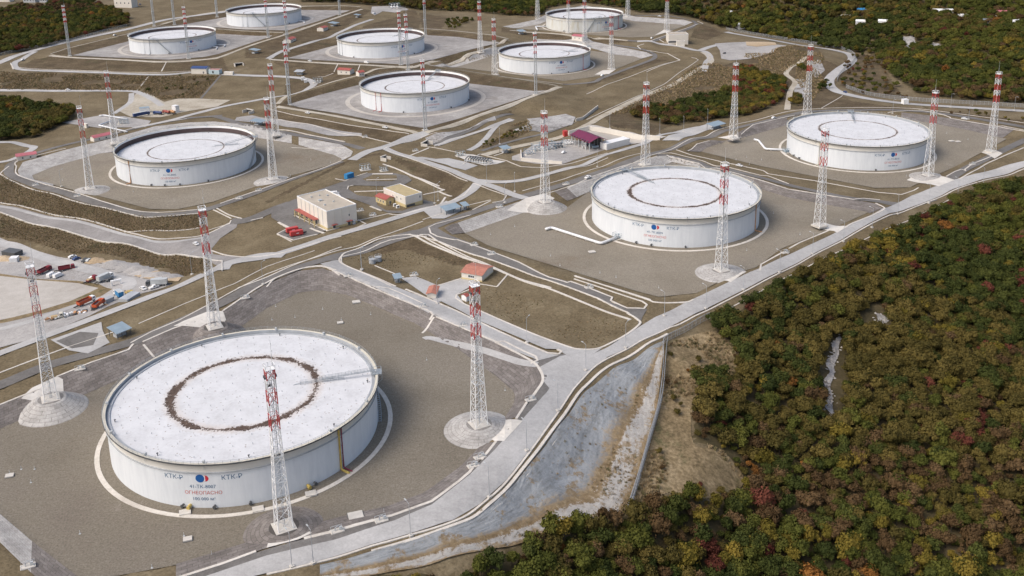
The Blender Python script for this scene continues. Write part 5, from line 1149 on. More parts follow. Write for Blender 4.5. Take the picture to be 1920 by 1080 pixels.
F_ = Frame('j 1112 150', 'j 1340 152', depth=9); r_ = gable(F_, 'switch_house', 'white building with a dark purple roof at the foot of the far left embankment', 5.5, 1.6, M_WALLW, M_NAVY)
win(r_, F_.lx * .8, 0, 1.4, 1.3, 2.2, 'x', 'door', M_DKGREY)
F_ = Frame('j 1372 152', 'j 1530 156', depth=6); r_ = flat_building(F_, 'blue_cabin', 'pale blue cabin right of the purple-roofed building', 4.2, plain('pale_blue_wall', (.45, .56, .6), .7), M_BRICKR, None, 1, .2); win(r_, F_.lx * .42, 0, 2, 1.6, 2.4, 'x')
F_ = Frame('j 1600 166', 'j 1730 166', depth=3.5); flat_building(F_, 'cream_container', 'cream container cabin right of the pale blue cabin', 2.8, M_WALLW, M_WALLW, None, 1, .1, cat='container')
for S_, E_, dp, hh, lb in (('a 1720 112', 'a 1980 120', 14, 12, 'cream building at the top edge, right of the far left wood'), ('a -80 28', 'a 145 30', 12, 8, 'cream building in the top left corner'), ('a 350 38', 'a 530 40', 10, 6, 'grey building at the top left edge'), ('a 590 36', 'a 700 40', 9, 6, 'white building at the top left edge, right of the grey one')):
    F_ = Frame(S_, E_, depth=dp); r_ = flat_building(F_, 'building', lb, hh, M_WALLW if 'cream' in lb else (M_SEAL if 'grey' in lb else M_WHITE), M_ROOFB, None, 1, .3)
    for i in range(4): win(r_, F_.lx * (.15 + .23 * i), 0, hh * .55, 1.6, 1.8, 'x')
# village houses on the far hillside
for i, (x, y, m_, lb) in enumerate(((1767, 27, M_WHITE, 'long white shed roof row high on the far hillside'), (1616, 25, M_BLUE, 'bright blue roof in the trees of the far hillside'), (1852, 46, M_BLUEG, 'pale blue roofed house on the far hillside'), (1902, 48, M_WHITE, 'white two-storey house at the right edge of the far hillside'), (1877, 30, M_PINKR, 'pinkish roof in the far village at right'), (1585, 37, M_WHITE, 'small white house left of the bright blue roof'), (1655, 47, M_WHITE, 'small white house below the far hillside path'), (1613, 47, M_WHITE, 'white house below the bright blue roof'), (1378, 30, M_WHITE, 'white house at the left end of the green far hill'), (1805, 35, M_WHITE, 'small white house beside the pole on the far hillside'), (1388, 53, M_LGREY, 'grey rooftop at the lower edge of the green far hill'))):
    p = cast([(x, y)])[0]; t = empty('house', p, rng.uniform(-.4, .4), lb, 'house'); L_ = 22 if i == 0 else rng.uniform(8, 12)
    MB().box((0, 0, 1.8), (L_, 7, 6)).build('wall', M_WHITE if i != 1 else M_BLUE, t); h_ = 4.8; X_ = L_ / 2 + .4
    MB().add([(-X_, -4, h_), (X_, -4, h_), (X_, 0, h_ + 2), (-X_, 0, h_ + 2), (X_, 4, h_), (-X_, 4, h_)], [(0, 1, 2, 3), (3, 2, 4, 5), (0, 3, 5), (1, 4, 2)]).build('roof', m_, t)
    for s_ in (-.25, .25): win(t, L_ * s_, -3.5, 2.4, 1.2, 1.2, 'x')
# ------------------------------------------------------------------ canopies
def canopy(S, E, dp, h, label, mat=None, n=3, rake=.5):
    F_ = Frame(S, E, depth=dp); r = F_.root('canopy', label, 'canopy'); X, Y = F_.lx, F_.ly
    q = [(-.4, -.4, h - rake), (X + .4, -.4, h - rake), (X + .4, Y + .4, h + rake), (-.4, Y + .4, h + rake)]
    MB().add(q + [(a, b, c + .18) for a, b, c in q], [(3, 2, 1, 0), (4, 5, 6, 7), (0, 1, 5, 4), (1, 2, 6, 5), (2, 3, 7, 6), (3, 0, 4, 7)]).build('roof_sheet', mat or M_BLUEG, r)
    for i in range(n):
        for y in (.2, Y - .2): MB().bar((.2 + (X - .4) * i / (n - 1), y, -.8), (.2 + (X - .4) * i / (n - 1), y, h - rake + 2 * rake * y / Y), .22).build('post', M_DKGREY, r)
    MB().box((X / 2, Y * .55, .6), (X * .7, Y * .4, 1.4)).build('equipment', M_SEAL, r)
    return r
canopy('P 1690 502', 'P 1836 462', 6, 3.4, 'blue-roofed canopy on posts beside the concrete forecourt, larger of two'); canopy('P 1868 458', 'P 1918 446', 4.5, 3.4, 'blue-roofed canopy on posts beside the concrete forecourt, smaller of two')
canopy('q 222 205', 'q 362 148', 7, 3.6, 'blue-roofed shelter beside the left road behind the nearest tank', n=4); canopy('S 388 358', 'S 428 356', 3.5, 3.2, 'small blue canopy left of the low orange-roofed building'); canopy('n 1515 918', 'n 1652 884', 7, 4, 'blue-grey canopy left of the farthest right tank tower')
canopy('c 165 815', 'c 236 792', 10, 4, 'blue canopy on the slope in front of the back left tanks, left one'); canopy('c 1345 405', 'c 1414 382', 10, 4, 'blue canopy on the slope between the back row tanks'); canopy('c 1700 270', 'c 1738 258', 7, 3.5, 'smallest blue canopy near the top of the slope between back row tanks')
canopy('k 895 168', 'k 1012 172', 6, 3.6, 'dark equipment canopy beside the curved road left of the small huts', M_SEAL); canopy('k 395 932', 'k 482 912', 10, 3.6, 'blue-grey canopy behind the left centre tank', n=4); canopy('e 600 525', 'e 690 522', 9, 4, 'dark blue canopy left of the weathered far tank'); canopy('m 668 440', 'm 752 425', 6, 4, 'blue-grey canopy beside the pump station road')
# ------------------------------------------------------------------ pump station with the purple roof
F_ = Frame('T 872 508', 'T 1056 474', 'T 664 424'); r_ = F_.root('pump_shed', 'open shed with a purple roof in the sunken pump station', 'shed'); X, Y = F_.lx, F_.ly; h = 6.2; rh = 3.0
for f_ in ([(-1, -1, h), (X / 2, -1, h + rh), (X / 2, Y + 1, h + rh), (-1, Y + 1, h)], [(X / 2, -1, h + rh), (X + 1, -1, h), (X + 1, Y + 1, h), (X / 2, Y + 1, h + rh)]):
    MB().add(f_ + [(a, b, c + .2) for a, b, c in f_], [(3, 2, 1, 0), (4, 5, 6, 7), (0, 1, 5, 4), (1, 2, 6, 5), (2, 3, 7, 6), (3, 0, 4, 7)]).build('roof_slope', M_PURP, r_)
for i in range(7): MB().box((-.6 + .02, Y * (i + .5) / 7, h + .75), (.9, 1.2, .5)).build('roof_hatch', M_DKGREY, r_)
for i in range(6):
    for x in (.2, X - .2): MB().box((x, .2 + (Y - .4) * i / 5, h / 2 - .5), (.55, .55, h + 1)).build('column', M_LGREY, r_)
MB().box((X - .25, Y * .6, h / 2), (.3, Y * .7, h)).build('back_wall', M_DKGREY, r_)
for i in range(4): MB().bar((X * .35, Y * (i + .7) / 5, 1.2), (X * .7, Y * (i + .7) / 5, 1.2), 1.8, 10).build('pump', M_BLUEG, r_)
MB().bar((.2, .2 + (Y - .4) / 5, 0), (.2, .2 + (Y - .4) * 2 / 5, h), .25).bar((.2, .2 + (Y - .4) * 2 / 5, 0), (.2, .2 + (Y - .4) / 5, h), .25).build('cross_brace', M_WHITE, r_)
def wall(s, h, th, label, mat):
    P = C(s); t = empty('retaining_wall', P[0], 0, label, 'wall')
    for a, b in zip(P[:-1], P[1:]):
        d = b - a; L_ = np.linalg.norm(d[:2]); z = (a[2] + b[2]) / 2; MB().box((0, 0, h / 2 - 1.5), (L_ + th * .9, th, h + 3)).build('wall_segment', mat, t, ((a[0] + b[0]) / 2 - P[0][0], (a[1] + b[1]) / 2 - P[0][1], z - P[0][2]), math.atan2(d[1], d[0]))
    return t
wall('T 640 326 868 262 1110 306 1500 376 1660 374', 3.6, .7, 'cream retaining wall round the basin behind the purple-roofed shed', M_WALLW)
wall('T 100 520 108 610 560 645', 2.2, .6, 'cream retaining wall in front of the pump station yard', M_WALLW)
wall('T 720 165 790 150 965 20', 2.5, .6, 'grey concrete wall above the pump station road', M_CONCP)
def boxy(name, S, E, dp, h, label, cat, mat, ribs=6, top=None):
    F_ = Frame(S, E, depth=dp); r = F_.root(name, label, cat); X, Y = F_.lx, F_.ly
    MB().box((X / 2, Y / 2, h / 2), (X, Y, h)).build('body', mat, r)
    b = MB()
    for i in range(ribs): b.box((X * (i + .5) / ribs, -.05, h / 2), (.12, .12, h * .94))
    tag(b.build('side_ribs', mat, r), kind='stuff')
    MB().box((X / 2, Y / 2, h + .06), (X + .1, Y + .1, .12)).build('lid', top or mat, r)
    win(r, X + .0, Y / 2, h / 2, Y * .8, h * .85, 'X', 'door', mat, M_DKGREY); return r
boxy('container', 'P 700 143', 'P 768 120', 3, 3.2, 'bright blue container beside the service block road', 'container', M_BLUE)
boxy('container', 'T 588 342', 'T 628 328', 4, 4, 'red container behind the purple-roofed shed', 'container', M_RED); boxy('container', 'T 1064 492', 'T 1325 424', 7, 4.5, 'long white container right of the purple-roofed shed', 'container', M_WHITE, 14)
boxy('container', 'j 880 735', 'j 935 720', 5, 6, 'white container among the parked tank trucks at left', 'container', M_WHITE); boxy('container', 'j 340 745', 'j 490 730', 5, 4.5, 'white container with a blue end behind the navy trucks', 'container', M_WHITE, 10, M_BLUEG)
boxy('container', 'i 1300 965', 'i 1330 955', 4, 3.5, 'small cream cabin beside the pipe yard at left', 'container', M_WALLW); boxy('container', 'k 1000 250', 'k 1050 245', 3, 3, 'white block on the bend beside the curved road, upper one', 'container', M_WHITE); boxy('container', 'k 1045 285', 'k 1090 280', 3, 3, 'white block on the bend beside the curved road, lower one', 'container', M_WHITE)
boxy('container', 'p 268 372', 'p 312 370', 4, 4, 'small white cabin on the perimeter road behind the farthest right tank', 'container', M_WHITE)
boxy('container', 'Y 20 215', 'Y 150 235', 6, 2.6, 'dark grey container at the left edge of the yard', 'container', M_DKGREY); boxy('container', 'Y 95 285', 'Y 175 280', 4, 2.4, 'white crate stack at the left edge of the yard', 'container', M_WHITE)
boxy('shelter', 'Y 1290 680', 'Y 1420 615', 5, 1.6, 'long low grey cover beside the yard road', 'cover', M_SEAL, 8)
# red fire trailers
for i, (S_, E_, lb) in enumerate((('P 138 722', 'P 262 698', 'red fire hose trailer parked in front, nearer of the two'), ('P 100 690', 'P 215 668', 'red fire hose trailer parked behind, farther of the two'))):
    F_ = Frame(S_, E_, depth=2.7); r_ = F_.root('fire_trailer', lb, 'trailer', 'red fire trailers'); X, Y = F_.lx, F_.ly
    MB().box((X / 2, Y / 2, 1.75), (X, Y, 2.3)).build('body', M_RED, r_); MB().box((X / 2, Y / 2, 2.98), (X * .96, Y * .9, .16)).build('lid', M_RED, r_); MB().box((X / 2, Y / 2, .55), (X * 1.05, Y * .7, .18)).build('chassis', M_BLACK, r_)
    for x in (.25, .8):
        for y in (.1, Y - .1): MB().bar((X * x, y - .15, .42), (X * x, y + .15, .42), .84, 12).build('wheel', M_BLACK, r_)
    MB().bar((X, Y / 2, .9), (X + 2.2, Y / 2, 1.2), 1.0, 8).build('hose_reel', M_BLACK, r_); MB().box((-.9, Y / 2, .7), (1.6, .3, .2)).build('drawbar', M_BLACK, r_); MB().box((X * .55, -.03, 1.8), (1.5, .05, .35)).build('nameplate', M_WHITE, r_)
# ------------------------------------------------------------------ vehicles
WHEEL = MB().bar((0, -.12, 0), (0, .12, 0), .68, 14).me('wheel', M_BLACK); RIM = MB().bar((0, -.14, 0), (0, .14, 0), .36, 10).me('rim', M_LGREY); BWHEEL = MB().bar((0, -.18, 0), (0, .18, 0), 1.05, 14).me('wheel', M_BLACK); BRIM = MB().bar((0, -.2, 0), (0, .2, 0), .5, 10).me('rim', M_LGREY)
def loft(prof, w_):
    """side profile [(x, z)] extruded to width w_ with slightly drawn-in top"""
    n = len(prof); zs = [z for x, z in prof]; z0, z1 = min(zs), max(zs); V = []
    for s in (-1, 1): V += [(x, s * w_ / 2 * (1 - .14 * max(0, (z - z0) / (z1 - z0) - .45)), z) for x, z in prof]
    return V, [tuple(range(n))[::-1], tuple(range(n, 2 * n))] + [(i, (i + 1) % n, n + (i + 1) % n, n + i) for i in range(n)]
def wheels(t, xs, y, big=False):
    for x in xs:
        for s in (-1, 1):
            o = obj('wheel', BWHEEL if big else WHEEL, t, (x, s * y, .52 if big else .34)); obj('rim', BRIM if big else RIM, o)
def place(s, to=None, ang=None):
    p = g1(s)
    if to: q = g1(to); ang = math.atan2(q[1] - p[1], q[0] - p[0])
    return p + np.array([0, 0, .18]), ang
def car(s, to, label, mat, kind='car'):
    p, a = place(s, to); t = empty('parked_car' if kind != 'van' else 'van', p, a, label, 'car' if kind == 'car' else kind)
    if kind == 'van': V, F_ = loft([(-2.7, .35), (2.6, .35), (2.7, 1.1), (2.0, 1.35), (1.5, 2.2), (-2.6, 2.25), (-2.7, 1.9)], 2.0)
    elif kind == 'pickup': V, F_ = loft([(-2.5, .4), (2.5, .4), (2.55, 1.0), (1.4, 1.1), (.8, 1.75), (-.6, 1.78), (-.75, 1.1), (-2.5, 1.1)], 1.85)
    else: V, F_ = loft([(-2.2, .35), (2.2, .35), (2.25, .8), (1.3, .98), (.6, 1.48), (-1.1, 1.5), (-1.9, 1.0), (-2.25, .95)], 1.8)
    MB().add(V, F_).build('body', mat, t)
    for s_ in (-1, 1): MB().box((-.2 if kind != 'van' else 1.2, s_ * .87, 1.2 if kind != 'van' else 1.75), (1.7 if kind == 'car' else 1.1, .1, .36)).build('side_window', M_GLASS, t); MB().box((2.22 if kind == 'car' else 2.5, s_ * .6, .72), (.12, .35, .18)).build('headlight', M_WHITE, t)
    x = {'car': .98, 'van': 1.78, 'pickup': 1.12}[kind]; zz = {'car': 1.24, 'van': 1.8, 'pickup': 1.45}[kind]; MB().box((x + .02, 0, zz), (.42, 1.35, .4)).build('windscreen', M_GLASS, t)
    wheels(t, (-1.4, 1.4), .82); return t
def truck(s, to, label, cab, body, kind='dump', L_=6.0):
    p, a = place(s, to); t = empty('truck', p, a, label, 'truck')
    MB().box((L_ / 2 - 1.5, 0, .75), (L_ + 2.4, .9, .3)).build('chassis', M_BLACK, t)
    V, F_ = loft([(L_, .6), (L_ + 2.0, .6), (L_ + 2.05, 1.6), (L_ + 1.75, 2.7), (L_ + .1, 2.75)], 2.4); c = MB().add(V, F_).build('cab', cab, t)
    MB().box((L_ + 1.93, 0, 2.05), (.16, 2.0, .7)).build('windscreen', M_GLASS, c)
    for s_ in (-1, 1): MB().box((L_ + 1.0, s_ * 1.15, 2.05), (1.0, .16, .6)).build('side_window', M_GLASS, c)
    if kind == 'dump':
        b = MB(); b.box((L_ / 2 - .3, 0, 1.15), (L_, 2.4, .2)); b.box((L_ / 2 - .3, 1.2, 1.9), (L_, .12, 1.5)); b.box((L_ / 2 - .3, -1.2, 1.9), (L_, .12, 1.5)); b.box((L_ - .3, 0, 2.0), (.14, 2.3, 1.7)); b.box((-.3, 0, 1.85), (.14, 2.3, 1.4)); b.build('tipper_body', body, t)
        MB().box((L_ / 2 - .3, 0, 1.6), (L_ - .3, 2.2, .5)).build('load', M_DKGREY, t)
    elif kind == 'tank': MB().bar((-.4, 0, 2.0), (L_ - .3, 0, 2.0), 2.1, 14).build('tank_body', body, t); MB().bar((L_ / 2, 0, 3.0), (L_ / 2, 0, 3.3), .7, 10).build('hatch', M_DKGREY, t)
    elif kind == 'box': MB().box((L_ / 2 - .4, 0, 2.2), (L_, 2.45, 2.5)).build('box_body', body, t); MB().box((L_ / 2 - .4, 0, 3.48), (L_ + .06, 2.5, .08)).build('box_roof', M_LGREY, t)
    else: MB().box((L_ / 2 - .4, 0, 1.1), (L_, 2.4, .25)).build('flat_bed', body, t); MB().box((L_ / 2 - .4, 0, 1.5), (L_ * .8, 1.8, .5)).build('load', M_AMBER, t)
    wheels(t, (.3, 1.6, L_ + .9), 1.05, True); return t
car('D 1103 838', 'D 1180 870', 'white car on the road below the left centre tank', M_WHITE); car('m 1668 728', 'm 1600 752', 'white pickup on the asphalt road behind the middle right tank', M_WHITE, 'pickup'); car('m 1380 428', 'm 1430 410', 'white car parked in the pump station yard', M_WHITE)
car('P 605 318', 'P 560 300', 'white car beside the large cream building, nearer of two', M_WHITE); car('P 575 295', 'P 620 290', 'white van beside the large cream building, farther of two', M_WHITE, 'van')
car('Y 1450 558', 'Y 1490 570', 'white car parked beside the grey lorry in the left yard', M_WHITE); car('Y 775 255', 'Y 810 240', 'navy car beside the sand heap in the left yard', M_NAVY); car('Y 862 272', 'Y 890 250', 'black pickup beside the sand heap in the left yard', M_DKGREY, 'pickup'); car('Y 945 450', 'Y 985 440', 'white car left of the grey box lorry in the yard', M_WHITE)
truck('Y 400 410', 'Y 500 360', 'maroon dump truck nearest the left tower in the yard', M_BRICKD, M_BRICKD); truck('Y 600 375', 'Y 730 340', 'maroon dump truck behind the white vans in the yard', M_BRICKD, M_BRICKD); car('Y 520 425', 'Y 590 380', 'white minibus between the maroon dump trucks', M_WHITE, 'van'); car('Y 590 430', 'Y 650 400', 'white van right of the white minibus', M_WHITE, 'van')
truck('Y 1000 490', 'Y 1090 450', 'grey box lorry in the middle of the left yard', M_WHITE, M_LGREY, 'box', 7); truck('Y 890 490', 'Y 940 470', 'small maroon flatbed at the corner of the pale sand field', M_BRICKD, M_BRICKD, 'flat', 3.5); truck('Y 1690 510', 'Y 1540 530', 'grey flat lorry at the right end of the left yard', M_DKGREY, M_LGREY, 'box', 8)
truck('Y 800 735', 'Y 940 680', 'orange-tailed dump truck with a white cab beside the yard road', M_WHITE, plain('orange_paint', (.5, .09, .03), .5), 'dump', 7); truck('Y 960 760', 'Y 1060 700', 'bright orange dump truck in the scrap row beside the yard road', MATS['orange_paint'], MATS['orange_paint'], 'dump', 5.5); truck('Y 1230 650', 'Y 1140 620', 'blue box truck with a white cab beside the yard road', M_WHITE, M_BLUE, 'box', 5)
truck('Y 1290 600', 'Y 1340 610', 'small yellow tipper at the right of the scrap row', M_YELLOW, M_YELLOW, 'flat', 3); truck('Y 520 865', 'Y 580 850', 'small pale flatbed at the left end of the scrap row', M_CREAM, M_CREAM, 'flat', 3.5)
truck('j 250 805', 'j 430 775', 'navy truck parked at the far left, left of the tank trucks', M_NAVY, M_NAVY, 'box', 12); truck('j 660 765', 'j 580 760', 'navy tank truck in the row of parked trucks', M_NAVY, M_NAVY, 'tank', 6); truck('j 780 755', 'j 700 745', 'red tank truck in the row of parked trucks, left one', M_BRICKR, M_BRICKR, 'tank', 6); truck('j 860 755', 'j 790 745', 'orange-red tank truck in the row of parked trucks, right one', MATS['rusty_orange_paint'], MATS['rusty_orange_paint'], 'tank', 5)
for s_, to_, lb, m_ in (('a 1722 536', 'a 1790 520', 'white car on the far left road beside the wood', M_WHITE), ('a 345 908', 'a 400 890', 'white car at the far left bend', M_WHITE), ('i 1020 396', 'i 1080 398', 'white car on the straight road above the left wood', M_WHITE), ('o 1300 598', 'o 1340 612', 'dark blue car on the winding road', M_NAVY), ('o 450 906', 'o 510 890', 'white car on the road left of the farthest right tank', M_WHITE),
                        ('p 826 512', 'p 880 520', 'white car on the road behind the farthest right tank', M_WHITE), ('k 1095 746', 'k 1150 755', 'white car on the crest in front of the tank with thin red pipes', M_WHITE), ('f 932 250', 'f 990 255', 'white car behind the weathered tank basin', M_WHITE), ('f 818 580', 'f 870 565', 'white car at the corner of the weathered tank basin', M_WHITE), ('l 395 385', 'l 440 392', 'white car on the crest above the concrete channel', M_WHITE),
                        ('K 806 276', 'K 850 285', 'white car on the road between the two right-hand tanks', M_WHITE), ('b 180 72', 'b 240 90', 'dark blue car on the road at the top left', M_NAVY), ('n 185 272', 'n 230 255', 'white car below the cream-white tank basin', M_WHITE), ('c 970 925', 'c 1040 935', 'white car on the crest below the back row centre tank', M_WHITE), ('d 60 950', 'd 120 955', 'white van below the back row centre tank', M_WHITE), ('d 170 212', 'd 220 200', 'white lorry on the hilltop yard behind the back row', M_WHITE), ('g 115 640', 'g 150 630', 'dark car on the gravel yard beyond the far tanks', M_DKGREY)):
    car(s_, to_, lb, m_, 'van' if 'van' in lb or 'lorry' in lb else 'car')
car('Y 1560 545', 'Y 1600 530', 'white pickup between the white car and the grey lorry in the left yard', M_WHITE, 'pickup'); car('Y 735 235', 'Y 770 222', 'white car at the left end of the row beside the sand heap', M_WHITE); car('Y 905 270', 'Y 930 255', 'grey car at the right end of the row beside the sand heap', M_LGREY); car('Y 180 200', 'Y 220 215', 'white car on the track at the left edge of the yard', M_WHITE); car('Y 1110 470', 'Y 1150 455', 'dark car just right of the grey box lorry', M_DKGREY)
boxy('container', 'Y 1545 520', 'Y 1650 495', 3, 2.6, 'pale grey container behind the grey flat lorry in the yard', 'container', M_LGREY); boxy('container', 'Y 1080 700', 'Y 1160 668', 3, 2.2, 'small grey container in the scrap row beside the yard road', 'container', M_SEAL)
# heaps and scrap in the left yard
def heap(s, label, r, h, mat, cat='heap'):
    p = g1(s); V = [(0, 0, h)]; n = 22
    for j, (a, b) in enumerate(((.35, .78), (.7, .32), (1.0, -.15))):
        for i in range(n): k = r * a * rng.uniform(.85, 1.15); V.append((k * math.cos(6.2832 * i / n) * 1.5, k * math.sin(6.2832 * i / n), h * b * rng.uniform(.85, 1.1) if b > 0 else b))
    F_ = [(0, 1 + i, 1 + (i + 1) % n) for i in range(n)] + [(1 + j * n + i, 1 + (j + 1) * n + i, 1 + (j + 1) * n + (i + 1) % n, 1 + j * n + (i + 1) % n) for j in range(2) for i in range(n)]
    o = obj('heap', mesh('heap', V, F_, mat, smooth=True), None, p, rng.uniform(-.4, .4)); return tag(o, label, cat)
heap('Y 50 245', 'yellow sand heap at the left edge of the yard', 5, 1.8, G_SAND); heap('Y 200 245', 'yellow sand heap right of the dark grey container', 4, 1.6, G_SAND); heap('Y 960 262', 'sand heap beside the navy car in the left yard', 4.5, 1.6, G_SAND)
for i, s_ in enumerate(('Y 1150 300', 'Y 1260 330', 'Y 1370 358', 'Y 1480 388', 'Y 1590 418', 'Y 1700 446')): heap(s_, 'grey spoil heap at the foot of the left bank, %s from the left' % ('first', 'second', 'third', 'fourth', 'fifth', 'sixth')[i], 6, 2.2, G_YARD)
p = g1('Y 780 800'); b_ = MB()
for i in range(70): b_.mi = int(rng.integers(4)); b_.box((rng.normal(0, 6), rng.normal(0, 1.6), rng.uniform(.1, .9)), (rng.uniform(.4, 2.6), rng.uniform(.3, 1.2), rng.uniform(.2, 1.1)), rng.uniform(0, 3))
tag(b_.build('scrap_pile', [M_LGREY, M_WHITE, M_DKGREY, M_ORANGE], None, p, .5), 'scrap pile of mixed metal beside the left yard road', 'scrap', kind='stuff')
p = g1('Y 1180 510'); t = empty('white_frame', p, .5, 'white portal frame standing in the left yard', 'frame')
for x in (-2.2, 2.2): MB().box((x, 0, 1.2), (.7, 1.6, 2.4)).build('leg', M_WHITE, t)
MB().box((0, 0, 2.7), (5.4, 1.2, .6)).build('beam', M_WHITE, t)
# ------------------------------------------------------------------ pipes and process equipment
def pipe(s, h, rad, label, mat=None, sup=7.0):
    P = C(s); P = [Vector((p[0], p[1], p[2] + h)) for p in P]; o = P[0].copy(); t = empty('pipeline', o, 0, label, 'pipe'); Q_ = []
    for i, p in enumerate(P):      # rounded bends
        if 0 < i < len(P) - 1:
            a = (P[i - 1] - p).normalized(); b = (P[i + 1] - p).normalized(); r = min(2.0, (P[i - 1] - p).length * .4, (P[i + 1] - p).length * .4)
            for u in np.linspace(0, 1, 5): Q_.append((p + a * r) * (1 - u) ** 2 + 2 * p * u * (1 - u) + (p + b * r) * u ** 2)
        else: Q_.append(p)
    MB().tube([q - o for q in Q_], rad, 12).build('pipe', mat or M_PIPE, t, smooth=True)
    for a, b in zip(P[:-1], P[1:]):
        n = max(1, int((b - a).length / sup))
        for i in range(n): p = a + (b - a) * (i + .5) / n - o; MB().box((p.x, p.y, p.z - h / 2 - rad * .5), (.8, .8, max(.3, h))).build('support', M_CONCP, t)
    return t
pipe('F 1023 433 1034 430 1127 460 1160 447', 1.1, .75, 'long white pipe leading to the left base of the middle right tank'); pipe('F 1414 264 1422 266 1435 282 1476 284', 1.1, .75, 'white pipe leading to the left base of the farthest right tank')
pipe('i 1660 880 1480 942 1906 1040', 1.4, .6, 'white elbow pipe in the left pipe yard, lower one'); pipe('i 1490 800 1560 790 1906 850', 1.4, .6, 'white pipe in the left pipe yard, upper one'); pipe('b 1235 705 1345 718 1325 748', 1, .6, 'short white pipe at the right base of the far left tank'); pipe('b 1330 685 1465 685 1440 708', 1, .6, 'second short white pipe right of the far left tank')
pipe('e 1000 410 835 412 860 462', 1.2, .8, 'short white elbow pipe left of the weathered far tank'); pipe('c 790 325 880 328 885 352', 1, .6, 'short white pipe at the right base of the farthest left tank'); pipe('T 250 460 420 440 570 440', 1.8, .6, 'grey pipe in the pump station yard', M_SEAL)
def cluster(s, label, sc=1.0, mat=None, name='valve_station'):
    p = g1(s); t = empty(name, p, .4, label, 'valves'); t.scale = (sc,) * 3
    MB().box((0, 0, .05), (5.5, 4, .25)).build('slab', M_CONCP, t)
    for i in range(3): b = MB().bar((-1.6 + 1.6 * i, -1.2, 1.0), (-1.6 + 1.6 * i, 1.4, 1.0), .8, 10).bar((-1.6 + 1.6 * i, 0, 1.0), (-1.6 + 1.6 * i, 0, 2.4), .35, 8).bar((-1.6 + 1.6 * i, 0, 2.4), (-1.6 + 1.6 * i, 0, 2.6), 1.0, 10); b.build('valve', mat or M_BLUEG, t)
    b = MB()
    for x in (-2.5, 2.5):
        for y in (-1.8, 1.8): b.bar((x, y, 0), (x, y, 3), .12)
    for y in (-1.8, 1.8): b.bar((-2.5, y, 3), (2.5, y, 3), .1); b.bar((-2.5, y, 2), (2.5, y, 2), .1)
    for x in (-2.5, 2.5): b.bar((x, -1.8, 3), (x, 1.8, 3), .1)
    b.build('handrail', M_BLUEG, t); return t
cluster('F 1160 447', 'blue valve frame at the left base of the middle right tank', 1.1); cluster('F 1476 286', 'blue valve frame at the left base of the farthest right tank', 1.1); cluster('P 880 45', 'grey valve station behind the blue container', 1.3, M_LGREY); cluster('P 1065 55', 'grey valve station above the service block loop road', 1, M_LGREY); cluster('j 100 900', 'grey valve station in the left pipe yard', 1.4, M_LGREY); cluster('i 1820 900', 'cream valve station in the left pipe yard', 1.2, M_WALLW); cluster('d 480 130', 'white manifold on the hilltop yard behind the back row', 2.6, M_WHITE); cluster('l 1290 715', 'grey valves left of the finned manifold', 1.2, M_LGREY); cluster('k 1250 280', 'pale valves beside the curved road bend', 1.6, M_LGREY); cluster('T 300 500', 'grey machinery at the left end of the pump station yard', 1.8, M_LGREY); cluster('T 520 470', 'grey machinery with rails beside the parked car in the pump station', 1.6, M_DKGREY); cluster('T 200 540', 'low grey machinery behind the front wall of the pump station', 1.4, M_SEAL); cluster('T 640 430', 'white filter frame left of the purple-roofed shed', 1.6, M_WHITE); cluster('T 400 490', 'grey machinery in the pump station yard, left of the parked car', 2.0, M_SEAL)
F_ = Frame('m 470 562', 'm 528 545', 'm 288 515'); r_ = F_.root('finned_manifold', 'row of dark finned pipes on a concrete apron left of the pump station', 'manifold'); X, Y = F_.lx, max(F_.ly, 18)
MB().box((X / 2, Y / 2, .1), (X + 1, Y + 1, .4)).build('slab', M_CONCP, r_)
for i in range(9): MB().tube([(0, Y * (i + .5) / 9, .3), (0, Y * (i + .5) / 9, 2.6), (X * .5, Y * (i + .5) / 9, 3.4), (X, Y * (i + .5) / 9, 2.6), (X, Y * (i + .5) / 9, .3)], .38, 8).build('pipe_loop', M_DKGREY, r_)
MB().bar((0, 0, 1.2), (0, Y, 1.2), .8, 10).build('header', M_SEAL, r_); MB().bar((X, 0, 1.2), (X, Y, 1.2), .8, 10).build('header', M_SEAL, r_)
for i, s_ in enumerate(('S 250 235', 'S 286 222')):
    p = g1(s_); t = empty('grey_vessel', p, 0, ('left', 'right')[i] + ' one of two round grey vessels in the brown garden', 'vessel'); MB().bar((0, 0, 0), (0, 0, 2.4), 3.4, 16).build('body', M_SEAL, t); b = MB().ring([(1.75, 3.2), (1.85, 3.2), (1.85, 3.3), (1.75, 3.3), (1.75, 3.2)], 20)
    for k in range(8): b.bar(pol(1.8, k * .785, 2.2), pol(1.8, k * .785, 3.3), .1)
    b.build('handrail', M_LGREY, t)
def hydrant(s, label, big=1.0):
    p = g1(s); t = empty('hydrant_stand', p + np.array([0, 0, .15]), .45, label, 'hydrant', 'hydrant stands along the kerbs'); t.scale = (big,) * 3
    MB().box((0, 0, 0), (4.2, 2.4, .3)).build('slab', M_CONCP, t); MB().bar((-.6, 0, 0), (-.6, 0, 1.3), .35, 8).bar((-.6, 0, 1.3), (.5, 0, 1.7), .28, 8).build('monitor', M_SEAL, t); MB().box((1.1, 0, .7), (.9, .7, 1.1)).build('cabinet', M_LGREY, t)
    b = MB()
    for x in (-1.8, 1.8): b.bar((x, -1, 0), (x, -1, 1.2), .1); b.bar((x, 1, 0), (x, 1, 1.2), .1)
    b.bar((-1.8, -1, 1.2), (1.8, -1, 1.2), .1); b.bar((-1.8, 1, 1.2), (1.8, 1, 1.2), .1); b.build('handrail', M_LGREY, t)
